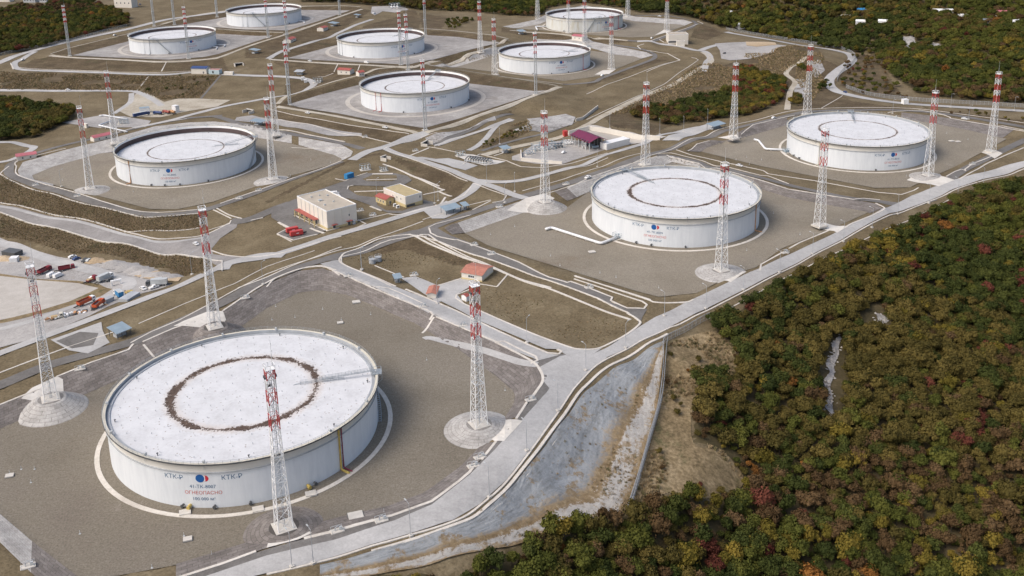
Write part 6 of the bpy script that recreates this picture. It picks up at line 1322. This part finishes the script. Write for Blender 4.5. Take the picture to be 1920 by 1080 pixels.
for s_, lb in (('B 800 636', 'grey hydrant stand on the kerb right of the nearest tank'), ('B 775 668', 'hydrant stand with rails just below the grey one right of the nearest tank'), ('B 990 420', 'hydrant stand at the right corner of the nearest tank basin'), ('B 265 912', 'hydrant stand on the kerb in front of the nearest tank'), ('B 430 872', 'hydrant stand on the wide kerb slab in front of the nearest tank'), ('A 105 1045', 'hydrant stand in the bottom left corner'),
               ('S 860 127', 'hydrant stand on the asphalt road above the garden, upper one'), ('S 966 182', 'hydrant stand on the asphalt road above the garden, lower one'), ('S 1550 382', 'hydrant stand near the lower end of the asphalt road above the garden'), ('S 552 496', 'hydrant stand on the kerb behind the nearest tank'), ('S 105 312', 'hydrant stand at the top corner of the nearest tank basin'), ('S 500 308', 'hydrant stand beside the garden forecourt'), ('S 790 610', 'red-railed hydrant stand on the road right of the nearest tank'),
               ('K 985 613', 'hydrant stand on the perimeter road in front of the middle right tank'), ('K 128 346', 'hydrant stand on the asphalt road left of the middle right tank'), ('D 1345 577', 'hydrant stand on the ring road right of the left centre tank, lower one'), ('D 1455 533', 'hydrant stand on the ring road right of the left centre tank, upper one'), ('D 200 502', 'hydrant stand on the ring road left of the left centre tank'), ('D 435 564', 'hydrant stand on the ring road below the left centre tank tower'), ('A 300 305', 'grey hydrant stand on the kerb left of the nearest tank'), ('A 920 38', 'hydrant stand on the crest behind the nearest tank'),
               ('E 1310 625', 'hydrant stand on the asphalt road left of the round stone mound'), ('p 900 925', 'hydrant stand on the asphalt road right of the farthest right tank'), ('P 830 455', 'pale equipment slab right of the large cream building'), ('P 955 500', 'dark equipment slab between the two cream buildings'), ('l 755 655', 'dark hydrant stand on the brown slope near the culvert'), ('l 155 490', 'hydrant stand on the concrete channel floor')): hydrant(s_, lb)
# culvert mouths
for s_, to_, lb in (('l 870 585', 'l 950 560', 'dark concrete culvert mouth under the central crossing'), ('k 230 730', 'k 300 745', 'dark concrete culvert mouth behind the left centre tank'), ('b 1660 985', 'b 1720 975', 'dark concrete culvert mouth below the far left tank'), ('l 380 760', 'l 410 745', 'small culvert mouth on the slope above the service block')):
    p, a = place(s_, to_); t = empty('culvert', p - np.array([0, 0, .6]), a, lb, 'culvert'); w_ = 4 if 'small' in lb else 8
    MB().box((0, .4, 3.1), (w_ + 1.6, 1.2, .6)).build('lintel', M_CONCP, t); MB().box((0, .6, 1.4), (w_, .5, 2.8)).build('opening', M_BLACK, t)
    for s in (-1, 1): MB().box((s * (w_ / 2 + .4), -1.8, 1.3), (.5, 5.4, 3.0)).build('wing_wall', M_CONCP, t)
# concrete slabs and marker posts on the gravel
for s_, lb in (('F 347 962', 'square concrete slab in front of the nearest tank, left of three'), ('F 484 956', 'square concrete slab in front of the nearest tank, middle of three'), ('F 583 927', 'square concrete slab in front of the nearest tank, right of three'), ('F 667 968', 'large concrete slab near the kerb right of the front tower'), ('F 668 567', 'flat pale slab on the stone bank behind the nearest tank'), ('F 18 893', 'thin pale slab at the left edge of the nearest gravel pad'), ('F 352 1012', 'small pale slab on the gravel below the nearest tank'), ('F 1110 473', 'pale slab on the gravel left of the middle right tank'), ('F 638 606', 'small pale slab on the gravel behind the nearest tank'), ('F 1698 274', 'round pale slab on the gravel right of the farthest right tank, left one'), ('F 1784 265', 'round pale slab on the gravel right of the farthest right tank, upper one'), ('F 1796 266', 'pale slab on the gravel right of the farthest right tank, right one')):
    p = g1(s_); t = empty('concrete_slab', p, .3, lb, 'slab'); k_ = 1.3 if 'large' in lb else (.75 if 'small' in lb or 'thin' in lb else 1); MB().box((0, 0, .3), (3.6 * k_, 2.8 * k_, .5)).build('cover', M_CONCP, t); MB().box((0, 0, .08), (4.0 * k_, 3.2 * k_, .16)).build('base', M_DKGREY, t)
MK = MB().bar((0, 0, 0), (0, 0, 1.3), .16, 6).box((0, 0, .04), (.6, .6, .1)).me('marker_post', M_LGREY)
for lb, pts in (('small white marker post on the gravel round the nearest tank', 'F 18 888 58 905 65 880 40 880 150 1001 285 1065 345 1005 397 1040 510 600 553 595 605 580 695 590 800 675 720 960 908 720 947 732 517 575 640 600'), ('small white marker post on the gravel round the middle right tank', 'F 965 425 920 440 1032 480 1125 512 1155 520 1050 498 1235 540 1400 470 1500 440 1450 400'), ('small white marker post on the gravel round the left centre tank', 'F 115 350 117 338 545 330 620 305 380 372 250 360 583 300'), ('small white marker post on the gravel round the farthest right tank', 'F 1380 300 1400 295 1405 308 1428 300 1700 330 1815 262 1850 262 1775 250')):
    for x, y, z in C(pts): o = obj('marker_post', MK, None, (x, y, z)); tag(o, lb, 'post', 'marker posts on ' + lb.split(' on ')[1])
# lamp posts
LP_POLE = MB().bar((0, 0, 0), (0, 0, 11.5), .24, 8, .14).me('pole', M_SEAL); LP_ARM = MB().bar((0, 0, 11.4), (1.8, 0, 11.8), .12, 6).me('arm', M_SEAL); LP_HEAD = MB().box((2.2, 0, 11.8), (1.0, .35, .18)).me('lamp_head', M_LGREY); LP_BASE = MB().box((0, 0, .2), (1.3, 1.3, .6)).me('base', M_CONCP)
def lamps(s, label, rz=2.2):
    for x, y, z in C(s):
        t = empty('lamp_post', (x, y, z), rz, label, 'lamp post', 'lamp posts along the site roads'); obj('pole', LP_POLE, t); obj('arm', LP_ARM, t); obj('lamp_head', LP_HEAD, t); obj('base', LP_BASE, t)
lamps('B 95 1045 175 1032 540 930 835 785 975 610 1092 460 1197 308', 'slim grey lamp post along the perimeter road beside the nearest tank'); lamps('K 513 860 675 832 822 758 963 690 1092 618 1213 570 1325 515 1425 462 1548 420 1660 392 1760 348', 'slim grey lamp post along the perimeter road beside the two right-hand tanks'); lamps('S 185 278 640 478 1177 712 1770 742', 'slim grey lamp post at the edge of the brown garden', 1.0)
lamps('n 1155 932 1440 842 870 965 275 895', 'slim grey lamp post above the pump station basin', 1.5); lamps('m 462 785 615 320 795 885 1778 590', 'slim grey lamp post along the roads round the pump station', 1.5); lamps('p 165 455 700 400 865 510 1285 430', 'slim grey lamp post along the road behind the farthest right tank', -1.2); lamps('D 345 510 1080 1005 1480 1060', 'slim grey lamp post along the roads below the left centre tank', 1.0); lamps('E 535 975 945 605 1340 600 620 565 965 590', 'slim grey lamp post round the service buildings', 1.0)
# perimeter fences
FPOST = MB().bar((0, 0, -.4), (0, 0, 2.9), .14).bar((0, 0, 2.9), (.3, 0, 3.3), .1).me('post', M_SEAL)
def mesh_mat():
    m, n, p = nodes('fence_mesh'); uv = N(n, 'TexCoord').outputs['UV']; sp = N(n, 'SeparateXYZ'); n.links.new(uv, sp.inputs[0])
    a = mth(n, 'FRACT', mth(n, 'MULTIPLY', mth(n, 'ADD', sp.outputs[0], sp.outputs[1]), 3.0)); b = mth(n, 'FRACT', mth(n, 'MULTIPLY', mth(n, 'SUBTRACT', sp.outputs[0], sp.outputs[1]), 3.0))
    w_ = mth(n, 'MAXIMUM', mth(n, 'LESS_THAN', a, .2), mth(n, 'LESS_THAN', b, .2)); p.inputs['Base Color'].default_value = (.25, .26, .26, 1); p.inputs['Roughness'].default_value = .6; n.links.new(w_, p.inputs['Alpha']); return m
M_MESH = mesh_mat()
def fence(s, label, sp=3.0):
    P = resample(spline(C(s)), sp); z = ground(P[:, 0], P[:, 1]); o = np.array([P[0][0], P[0][1], z[0]]); t = empty('perimeter_fence', o, 0, label, 'fence')
    n = len(P); V = np.vstack([np.c_[P, z + .1], np.c_[P, z + 2.8]]) - o; d = np.r_[0, np.cumsum(np.linalg.norm(np.diff(P, axis=0), axis=1))]
    for i in range(n): obj('post', FPOST, t, (P[i][0] - o[0], P[i][1] - o[1], z[i] - o[2]))
    for i0 in range(0, n - 1, 4):
        i1 = min(i0 + 4, n - 1); k = i1 - i0 + 1; v = np.vstack([V[i0:i1 + 1], V[n + i0:n + i1 + 1]]); uv = np.vstack([np.c_[d[i0:i1 + 1], np.zeros(k)], np.c_[d[i0:i1 + 1], np.full(k, 2.7)]])
        obj('mesh_panel', mesh('mesh_panel', v, [(j, j + 1, k + j + 1, k + j) for j in range(k - 1)], M_MESH, uv=uv), t)
    b = MB()
    for h_ in (.15, 1.5, 2.8, 3.05, 3.25):
        for i in range(n - 1): b.bar(V[i] + np.array([0, 0, h_ - .1]), V[i + 1] + np.array([0, 0, h_ - .1]), .07)
    tag(b.build('wires', M_SEAL, t), kind='stuff')
fence('F 1330 598 1290 620 1247 643 1244 680 1240 730 1232 775 1214 838 1196 902 1177 962', 'grey mesh fence climbing beside the scrub slope below the perimeter road'); fence('F 1251 645 1247 690 1242 745 1226 805 1205 880 1186 950', 'second grey mesh fence parallel to the first on the scrub slope')
fence('I 430 150 600 180 760 205 900 228 1020 252 1072 280 1068 310 1000 375 985 410', 'dark mesh fence along the outer edge of the winding road', 6); fence('I 1030 440 1150 478 1300 498 1500 514 1700 524 1950 540', 'dark mesh fence along the road behind the farthest right tank', 5); fence('a 0 840 300 770 700 690 1100 610 1500 500 1906 400', 'dark mesh fence below the far left wood', 7)
# ------------------------------------------------------------------ woodland
def leaf_mat(name, c0, c1, c2):
    m, n, p = nodes(name)
    oi = N(n, 'ObjectInfo'); f = mth(n, 'ADD', mth(n, 'MULTIPLY', oi.outputs['Random'], .6), mth(n, 'MULTIPLY', noise(n, opos(n), .6, 5, .75), .45))
    n.links.new(ramp(n, f, [(.1, c0), (.5, c1), (.9, c2)]), p.inputs['Base Color']); p.inputs['Roughness'].default_value = .85; p.inputs['Specular IOR Level'].default_value = .12
    return m
LEAF = [leaf_mat('leaf_dark_green', (0.0259, 0.0353, 0.0090), (0.0438, 0.0536, 0.0124), (0.0697, 0.0776, 0.0181)), leaf_mat('leaf_green', (0.0486, 0.0564, 0.0113), (0.0746, 0.0805, 0.0158), (0.1102, 0.1087, 0.0227)),
        leaf_mat('leaf_olive', (0.0551, 0.0465, 0.0124), (0.0908, 0.0720, 0.0193), (0.1377, 0.1044, 0.0293)), leaf_mat('leaf_yellow_green', (0.0843, 0.0706, 0.0124), (0.1296, 0.1029, 0.0181), (0.2026, 0.1468, 0.0272)),
        leaf_mat('leaf_brown', (0.0551, 0.0339, 0.0158), (0.0939, 0.0578, 0.0260), (0.1459, 0.0932, 0.0453)), leaf_mat('leaf_crimson', (0.0648, 0.0212, 0.0136), (0.1102, 0.0339, 0.0227), (0.1782, 0.0634, 0.0397)), leaf_mat('leaf_orange', (0.1216, 0.0536, 0.0147), (0.1782, 0.0791, 0.0203), (0.2674, 0.1200, 0.0317))]
LNAME = ['dark green', 'mid green', 'olive', 'yellow-green', 'brown', 'crimson', 'orange']
M_BARK = plain('bark', (.06, .048, .036), .9, 0, .2, 2)
def crown_geo(seed, rad=3.7, ht=6.6, nleaf=900):
    g = np.random.default_rng(seed); V = []; F = []
    lob = [(np.array([0, 0, ht * .6]), rad * .72)]
    for i in range(11):
        a = g.uniform(0, 6.28); d = g.uniform(.3, .85) * rad; lob.append((np.array([d * math.cos(a), d * math.sin(a), ht * g.uniform(.38, .8)]), rad * g.uniform(.22, .46)))
    for c, r in lob:          # lumpy core
        n0 = len(V); nu, nv = 7, 5
        for j in range(nv + 1):
            for i in range(nu):
                th, ph = 2 * math.pi * i / nu, math.pi * j / nv; k = r * .7 * g.uniform(.75, 1.15)
                V.append(c + k * np.array([math.cos(th) * math.sin(ph), math.sin(th) * math.sin(ph), math.cos(ph) * .85]))
        for j in range(nv):
            for i in range(nu): F.append((n0 + j * nu + i, n0 + j * nu + (i + 1) % nu, n0 + (j + 1) * nu + (i + 1) % nu, n0 + (j + 1) * nu + i)[::-1])
    w_ = np.array([r * r for c, r in lob]); w_ /= w_.sum()
    for i in range(nleaf):
        c, r = lob[g.choice(len(lob), p=w_)]; d = g.normal(size=3); d /= np.linalg.norm(d)
        if d[2] < -.3: d[2] *= -.6
        p = c + d * r * (g.uniform(.72, 1.12) + (g.random() < .12) * g.uniform(.05, .3)); nrm = d + g.normal(0, .45, 3); nrm /= np.linalg.norm(nrm)
        t = np.cross(nrm, g.normal(size=3)); t /= np.linalg.norm(t) + 1e-9; b = np.cross(nrm, t); s = g.uniform(.16, .42)
        n0 = len(V); V += [p + t * s, p + b * s * .8, p - t * s, p - b * s * .8]; F.append((n0, n0 + 1, n0 + 2, n0 + 3))
    return V, F
def trunk_geo(seed, ht=6.6):
    g = np.random.default_rng(seed); b = MB(); b.bar((0, 0, -.6), (0, 0, ht * .4), .34, 6, .24)
    for i in range(4):
        a = i * 1.57 + g.uniform(0, 1); b.bar((0, 0, ht * .3), (1.6 * math.cos(a), 1.6 * math.sin(a), ht * .62), .2, 5, .07)
    b.bar((0, 0, ht * .4), (.2, .1, ht * .75), .22, 5, .06)
    return b.v, b.f
NSH = 6
CSZ = [(3.3, 5.8), (3.7, 6.4), (4.1, 6.6), (2.6, 7.4), (4.4, 5.6), (3.0, 6.6)]
CR = [crown_geo(40 + i, *CSZ[i]) for i in range(NSH)]; TR = [trunk_geo(70 + i, CSZ[i][1]) for i in range(NSH)]
CROWN = [[mesh('crown', CR[i][0], CR[i][1], LEAF[m]) for m in range(len(LEAF))] for i in range(NSH)]
TRUNK = [mesh('trunk', TR[i][0], TR[i][1], M_BARK) for i in range(NSH)]
VARC = bpy.data.collections.new('tree_kinds')
for i in range(NSH):
    for m in range(len(LEAF)):
        n0 = len(CR[i][0]); me_ = mesh('tree_kind', CR[i][0] + list(TR[i][0]), CR[i][1] + [tuple(q + n0 for q in f) for f in TR[i][1]], [LEAF[m], M_BARK], [0] * len(CR[i][1]) + [1] * len(TR[i][1]))
        o = bpy.data.objects.new('kind_%02d' % (i * len(LEAF) + m), me_); VARC.objects.link(o)
def scatter(W, sp, jit=.45):
    W = np.asarray(W)[:, :2]; x0, y0 = W.min(0); x1, y1 = W.max(0)
    X, Y = np.meshgrid(np.arange(x0, x1, sp), np.arange(y0, y1, sp)); P = np.c_[X.ravel(), Y.ravel()] + rng.uniform(-jit, jit, (X.size, 2)) * sp
    return P[inpoly(P, W)]
def vnoise(P, sc, seed):
    """smooth random field for grouping the kinds of tree"""
    g = np.random.default_rng(seed); v = np.zeros(len(P))
    for i in range(10):
        a = g.uniform(0, 6.28); f = sc * g.uniform(.5, 2); v += np.sin((P[:, 0] * math.cos(a) + P[:, 1] * math.sin(a)) * f + g.uniform(0, 6.28))
    return v / 3.2
def kinds(P, w_, red=0., yel=0.):
    """kind of each tree from weights (dark, green, olive, yellow, brown, crimson, orange), clustered"""
    base = np.tile(np.array(w_, float), (len(P), 1))
    for m in range(7): base[:, m] *= np.exp(1.5 * vnoise(P, .022, 100 + m))
    base /= base.sum(1, keepdims=True); u = rng.uniform(size=(len(P), 1)); return (base.cumsum(1) < u).sum(1).clip(0, 6)
def off_roads(P, polys):
    k = np.ones(len(P), bool)
    for q in polys: k &= ~inpoly(P, q)
    return P[k]
FOREST = []      # (x, y, kind, scale)
def wood(s, sp, w_, sc=(.75, 1.15), holes=(), thin=1.0):
    W_ = C(s); P = scatter(W_, sp)
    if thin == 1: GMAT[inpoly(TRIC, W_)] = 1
    if thin < 1: P = P[rng.uniform(size=len(P)) < thin]
    P = off_roads(P, [C(h) for h in holes])
    K = kinds(P, w_); S = np.clip(sc[0] + (sc[1] - sc[0]) * rng.beta(1.6, 2.2, len(P)) * 1.35, sc[0], sc[1] * 1.3) * np.where(K == 4, .9, 1)
    for p, k, s_ in zip(P, K, S): FOREST.append((p[0], p[1], int(k), float(s_)))
wood('F 1345 628 1420 566 1500 520 1604 473 1700 428 1800 376 1877 350 2060 300 2060 560 1800 600 1650 700 1600 820 1500 860 1420 905 1400 850 1310 826 1312 745 1392 704 1384 654', 3.3, (32, 28, 24, 8, 12, 1.4, .3), (.32, 1.15), holes=['F 1600 560 1618 548 1625 562 1608 572', 'F 1400 735 1416 740 1440 790 1428 796', 'F 1690 560 1712 556 1716 570 1694 574', 'F 1740 520 1760 512 1764 524 1744 530', 'F 1580 632 1586 690 1580 740 1590 792 1546 784 1538 700 1556 636', 'F 1845 600 1862 612 1846 668 1830 672', 'F 1610 590 1650 570 1660 610 1625 625'])
wood('F 1400 915 1420 900 1500 860 1600 820 1650 700 1800 600 2060 560 2060 900 1800 930 1500 960 1340 945', 3.3, (24, 20, 30, 7, 19, 1.4, .3), (.32, 1.15))
wood('F 800 1100 870 1080 960 1030 1060 998 1175 975 1250 938 1340 945 1500 960 1800 930 2060 900 2060 1300 1400 1330 850 1180', 3.4, (22, 30, 28, 13, 9, .2, .1), (.32, 1.15))
wood('F 560 1140 640 1110 760 1090 850 1082 850 1180 650 1180', 5, (10, 20, 30, 10, 30, 1, 1), (.5, .8), thin=.6)
wood('F 1300 715 1330 700 1372 715 1370 745 1320 750 1295 735', 4, (80, 10, 10, 0, 0, 0, 0), (.9, 1.2)); wood('F 1335 605 1372 590 1380 620 1345 630', 4, (80, 10, 10, 0, 0, 0, 0), (.9, 1.2))
wood('F 1250 650 1330 640 1370 690 1290 700 1285 790 1305 830 1370 870 1380 915 1300 925 1200 950 1240 760', 9, (10, 10, 40, 5, 30, 3, 1), (.3, .55), thin=.5)
wood('F 1296 826 1362 846 1398 905 1332 940 1250 930 1240 945 1340 955 1430 910 1405 850 1310 815', 3.2, (20, 24, 30, 8, 16, 1, .5), (.25, .6))
wood('F 1380 655 1398 700 1312 745 1300 740 1385 695 1372 655', 3.2, (25, 24, 30, 8, 12, 1, .5), (.3, .7))
wood('F 1560 790 1620 800 1560 830 1500 820', 5, (40, 20, 20, 5, 10, 0, 0))
# far woods
wood('a 0 180 300 110 600 130 740 100 770 30 960 20 1400 30 1560 120 1800 200 1906 260 1906 400 1700 420 1200 560 700 700 200 800 -300 900 -300 200', 7, (40, 16, 22, 4, 18, 2, 2), (.9, 1.4))
wood('D -200 40 0 20 100 30 230 60 400 80 430 110 400 150 340 160 190 240 0 250 -200 280', 5.5, (40, 24, 16, 12, 8, 1, .5), (.8, 1.3))
wood('F 560 -25 565 4 700 10 760 15 880 22 960 30 1010 31 1030 14 1095 5 1170 16 1200 24 1200 -60 900 -50', 7, (40, 20, 20, 4, 20, .5, 1), (.7, 1.5))
wood('F 1200 24 1282 31 1310 36 1350 52 1400 60 1520 82 1560 92 1580 60 1620 0 1620 -70 1250 -60 1200 -60', 7, (32, 48, 12, 10, 3, .1, .2), (.8, 1.7))
wood('F 1560 92 1640 102 1660 130 1720 175 1800 188 1930 196 2050 190 2050 -60 1620 -70 1620 0 1580 60', 6.5, (30, 30, 24, 8, 14, .4, .4), (.7, 1.5), holes=['F 1690 70 1712 68 1720 92 1700 98', 'F 1735 78 1760 82 1765 96 1740 92', 'F 1815 98 1850 104 1848 112 1815 106', 'F 1890 120 1920 118 1920 128 1892 128'])
wood('F 1640 102 1600 100 1580 130 1575 160 1600 175 1700 187 1660 130', 8, (15, 20, 30, 5, 30, 1, 1), (.5, .8), thin=.6)
wood('n 540 700 800 640 1000 640 1300 560 1550 480 1800 420 1906 440 1906 700 1500 800 1000 860 700 800 560 760', 5.2, (28, 26, 22, 10, 10, 1.5, 3), (.7, 1.15))
wood('o 0 330 100 300 200 340 400 400 560 460 580 560 560 700 300 830 0 900', 5, (24, 24, 20, 12, 10, 2, 5), (.7, 1.15))
wood('o 720 620 760 680 740 760 650 760 650 680', 5, (40, 20, 20, 5, 10, 0, 0), (.6, 1)); wood('o 740 280 830 300 830 420 750 410', 6, (30, 20, 20, 5, 20, 0, 0), (.6, 1), thin=.7); wood('o 960 500 1080 470 1120 540 980 580', 6, (30, 30, 20, 5, 10, 0, 0), (.5, .9), thin=.7)
wood('p 440 390 500 400 470 410', 4, (80, 10, 10, 0, 0, 0, 0), (.9, 1.1)); wood('p 670 420 900 440 1375 500 1375 560 1000 530 700 470', 9, (10, 10, 40, 5, 30, 3, 1), (.3, .6), thin=.6)
wood('d 1180 330 1400 280 1700 300 1400 440 1250 430', 7, (30, 20, 30, 4, 10, 0, 0), (.4, .8), thin=.8)
wood('j 0 420 200 430 460 470 1100 480 1450 200 1100 170 700 170 500 380', 10, (20, 20, 40, 6, 20, 0, 0), (.25, .5), thin=.25)
wood('m 400 330 650 240 720 190 980 130 700 280 450 370', 5, (20, 10, 30, 4, 30, 0, 0), (.3, .5), thin=.5)
FOREST = [f for f in FOREST]
FP = np.array([(f[0], f[1]) for f in FOREST]); FZ = ground(FP[:, 0], FP[:, 1])
dd = np.c_[FP, FZ] - np.array([0, 0, CAMZ]); dep = dd @ _fw; ux = 960 + FPX * (dd @ _rt) / dep; uy = PPY - FPX * (dd @ _up) / dep
inside = (ux > 10) & (ux < 1910) & (uy > 30) & (uy < 1100) & (ux > 700)
inside &= np.array([f[3] for f in FOREST]) > .6
cand = np.where(inside)[0]; near = cand[np.argsort(dep[cand])[:290]]
isn = np.zeros(len(FP), bool); isn[near] = True
def tree_label(i, k, s_):
    sz = 'small ' if s_ < .68 else ('large ' if s_ > .98 else '')
    x, y = ux[i], uy[i]
    wh = 'beside the scrub slope below the perimeter road' if x < 1100 else ('in the bottom right corner of the wood' if x > 1650 else ('along the bottom edge of the wood, right of its middle' if x > 1380 else 'along the bottom edge of the wood, near the fence'))
    return '%s%s broadleaf tree %s' % (sz, LNAME[k], wh)
for i in near:
    x, y, k, s_ = FOREST[i]; sh = int(rng.integers(NSH))
    t = empty('broadleaf_tree', (x, y, FZ[i] - .2), rng.uniform(0, 6.28), tree_label(i, k, s_), 'tree', 'nearest trees of the lower right wood')
    t.scale = (s_, s_, s_ * rng.uniform(.85, 1.3)); obj('crown', CROWN[sh][k], t); obj('trunk', TRUNK[sh], t)
def forest_object(name, idx, label, VARC=VARC):
    me = bpy.data.meshes.new(name); me.vertices.add(len(idx))
    me.vertices.foreach_set('co', np.c_[FP[idx], FZ[idx] - .2].astype('f').ravel())
    for an, ty, va in (('tidx', 'INT', [int(rng.integers(NSH)) * len(LEAF) + FOREST[i][2] for i in idx]), ('scl', 'FLOAT', [FOREST[i][3] for i in idx]), ('rot', 'FLOAT', rng.uniform(0, 6.28, len(idx)))):
        at_ = me.attributes.new(an, ty, 'POINT'); at_.data.foreach_set('value', np.array(va, 'i' if ty == 'INT' else 'f'))
    o = tag(obj(name, me), label, 'forest', kind='stuff')
    ng = bpy.data.node_groups.new('plant_trees', 'GeometryNodeTree'); ng.interface.new_socket('Geometry', in_out='INPUT', socket_type='NodeSocketGeometry'); ng.interface.new_socket('Geometry', in_out='OUTPUT', socket_type='NodeSocketGeometry')
    gi = ng.nodes.new('NodeGroupInput'); go = ng.nodes.new('NodeGroupOutput'); ip = ng.nodes.new('GeometryNodeInstanceOnPoints'); ci = ng.nodes.new('GeometryNodeCollectionInfo')
    ci.inputs['Collection'].default_value = VARC; ci.inputs['Separate Children'].default_value = True; ci.inputs['Reset Children'].default_value = True
    def na(n_, ty):
        x = ng.nodes.new('GeometryNodeInputNamedAttribute'); x.data_type = ty; x.inputs[0].default_value = n_; return x.outputs[0]
    cx = ng.nodes.new('ShaderNodeCombineXYZ'); ng.links.new(na('rot', 'FLOAT'), cx.inputs[2])
    ng.links.new(gi.outputs[0], ip.inputs['Points']); ng.links.new(ci.outputs[0], ip.inputs['Instance']); ip.inputs['Pick Instance'].default_value = True
    ng.links.new(na('tidx', 'INT'), ip.inputs['Instance Index']); ng.links.new(cx.outputs[0], ip.inputs['Rotation']); ng.links.new(na('scl', 'FLOAT'), ip.inputs['Scale']); ng.links.new(ip.outputs[0], go.inputs[0])
    md = o.modifiers.new('plant_trees', 'NODES'); md.node_group = ng
    return o
rest = np.where(~isn)[0]
forest_object('forest', rest, 'dense autumn woodland covering the slopes round the tank terraces')
print('TREES', len(FOREST))

GROUND.data.polygons.foreach_set('material_index', GMAT); GROUND.data.update()

# ------------------------------------------------------------------ dry grass tufts on the banks and the scrub slope
TUFT = bpy.data.collections.new('tuft_kinds')
def tuft_mat(name, c0, c1):
    m, n, p = nodes(name); oi = N(n, 'ObjectInfo'); n.links.new(ramp(n, oi.outputs['Random'], [(0, c0), (1, c1)]), p.inputs['Base Color']); p.inputs['Roughness'].default_value = .9; p.inputs['Specular IOR Level'].default_value = .1; return m
for i_ in range(4):
    g_ = np.random.default_rng(300 + i_); V = []; F_ = []
    for k_ in range(26):
        a = g_.uniform(0, 6.28); r_ = g_.uniform(0, .55); x, y = r_ * math.cos(a), r_ * math.sin(a); l = g_.uniform(.45, 1.0); b_ = g_.uniform(0, 6.28); w_ = g_.uniform(.06, .14); ox, oy = g_.normal(0, .3, 2)
        n0 = len(V); V += [(x - w_ * math.cos(b_), y - w_ * math.sin(b_), -.1), (x + w_ * math.cos(b_), y + w_ * math.sin(b_), -.1), (x + ox + w_ * .4 * math.cos(b_), y + oy + w_ * .4 * math.sin(b_), l), (x + ox - w_ * .4 * math.cos(b_), y + oy - w_ * .4 * math.sin(b_), l)]; F_.append((n0, n0 + 1, n0 + 2, n0 + 3))
    o = bpy.data.objects.new('tuft_%d' % i_, mesh('tuft', V, F_, tuft_mat('tuft_%d' % i_, ((.24, .175, .095), (.18, .135, .072), (.32, .24, .14), (.14, .125, .06))[i_], ((.38, .295, .175), (.29, .22, .125), (.44, .345, .21), (.21, .18, .09))[i_]))); TUFT.objects.link(o)
TP = []
def tufts(W, sp, sc, patch=.0):
    P = scatter(W, sp); P = P[vnoise(P, .12, 55) > patch]
    for p_ in P: TP.append((p_[0], p_[1], rng.uniform(*sc)))
tufts(C('F 1250 642 1330 622 1380 650 1390 700 1310 740 1300 830 1360 850 1395 905 1330 935 1250 925 1185 958 1200 900 1220 835 1240 760 1246 690'), 1.5, (.6, 1.5), -.3)
tufts(C('F 700 1060 800 1040 960 1005 1060 950 1120 890 1165 800 1195 730 1230 660 1245 650 1240 700 1230 770 1210 838 1188 915 1166 966 1060 988 960 1024 800 1060'), 1.7, (.5, 1.2), .35)
tufts(C('F 1150 692 1205 662 1246 640 1240 690 1150 800 1060 890 960 960 860 990 960 910 1063 782'), 3, (.4, .9), .3)
for s_ in ('D 5 442 100 492 300 552 600 632 740 667 850 682 1130 662 1150 740 1000 760 740 772 300 672 0 602', 'D 0 655 300 745 700 835 1000 892 1180 915 1160 1010 900 965 400 885 0 790'): tufts(C(s_), 1.25, (.3, .75), -9)
for s_ in ('o 120 130 400 120 600 40 720 30 850 120 620 330 500 390 300 340 0 330', 'o 900 60 1060 180 980 330 1080 470 900 700 700 430 720 300', 'n 200 760 700 520 1330 130 1550 120 1906 250 1906 440 1300 560 800 640 540 700', 'G 0 400 900 430 780 510 0 505', 'G 850 430 1230 425 1120 550 900 560 800 520', 'm 340 380 680 200 740 100 960 30 1000 160 700 300'): tufts(C(s_), 2.0, (.6, 1.4), -.6)
for s_ in ('S 90 205 330 100 480 85 860 230 780 300 640 360 420 310 260 250', 'S 900 370 1800 590 1760 660 1600 740 1190 630 900 500 800 440'): tufts(C(s_), 2.2, (.25, .55), -.2)
_q = np.array(TP); _k0 = len(FOREST); _fp, _fz = FP, FZ
FP = _q[:, :2]; FZ = ground(FP[:, 0], FP[:, 1]) + .25; FOREST = [(a, b, 0, c) for a, b, c in TP]; LEAF_, NSH_ = LEAF, NSH; LEAF = [0]; NSH = 4
forest_object('dry_grass', np.arange(len(TP)), 'dry grass tufts growing on the banks and scrub slopes', TUFT)
print('TUFTS', len(TP))
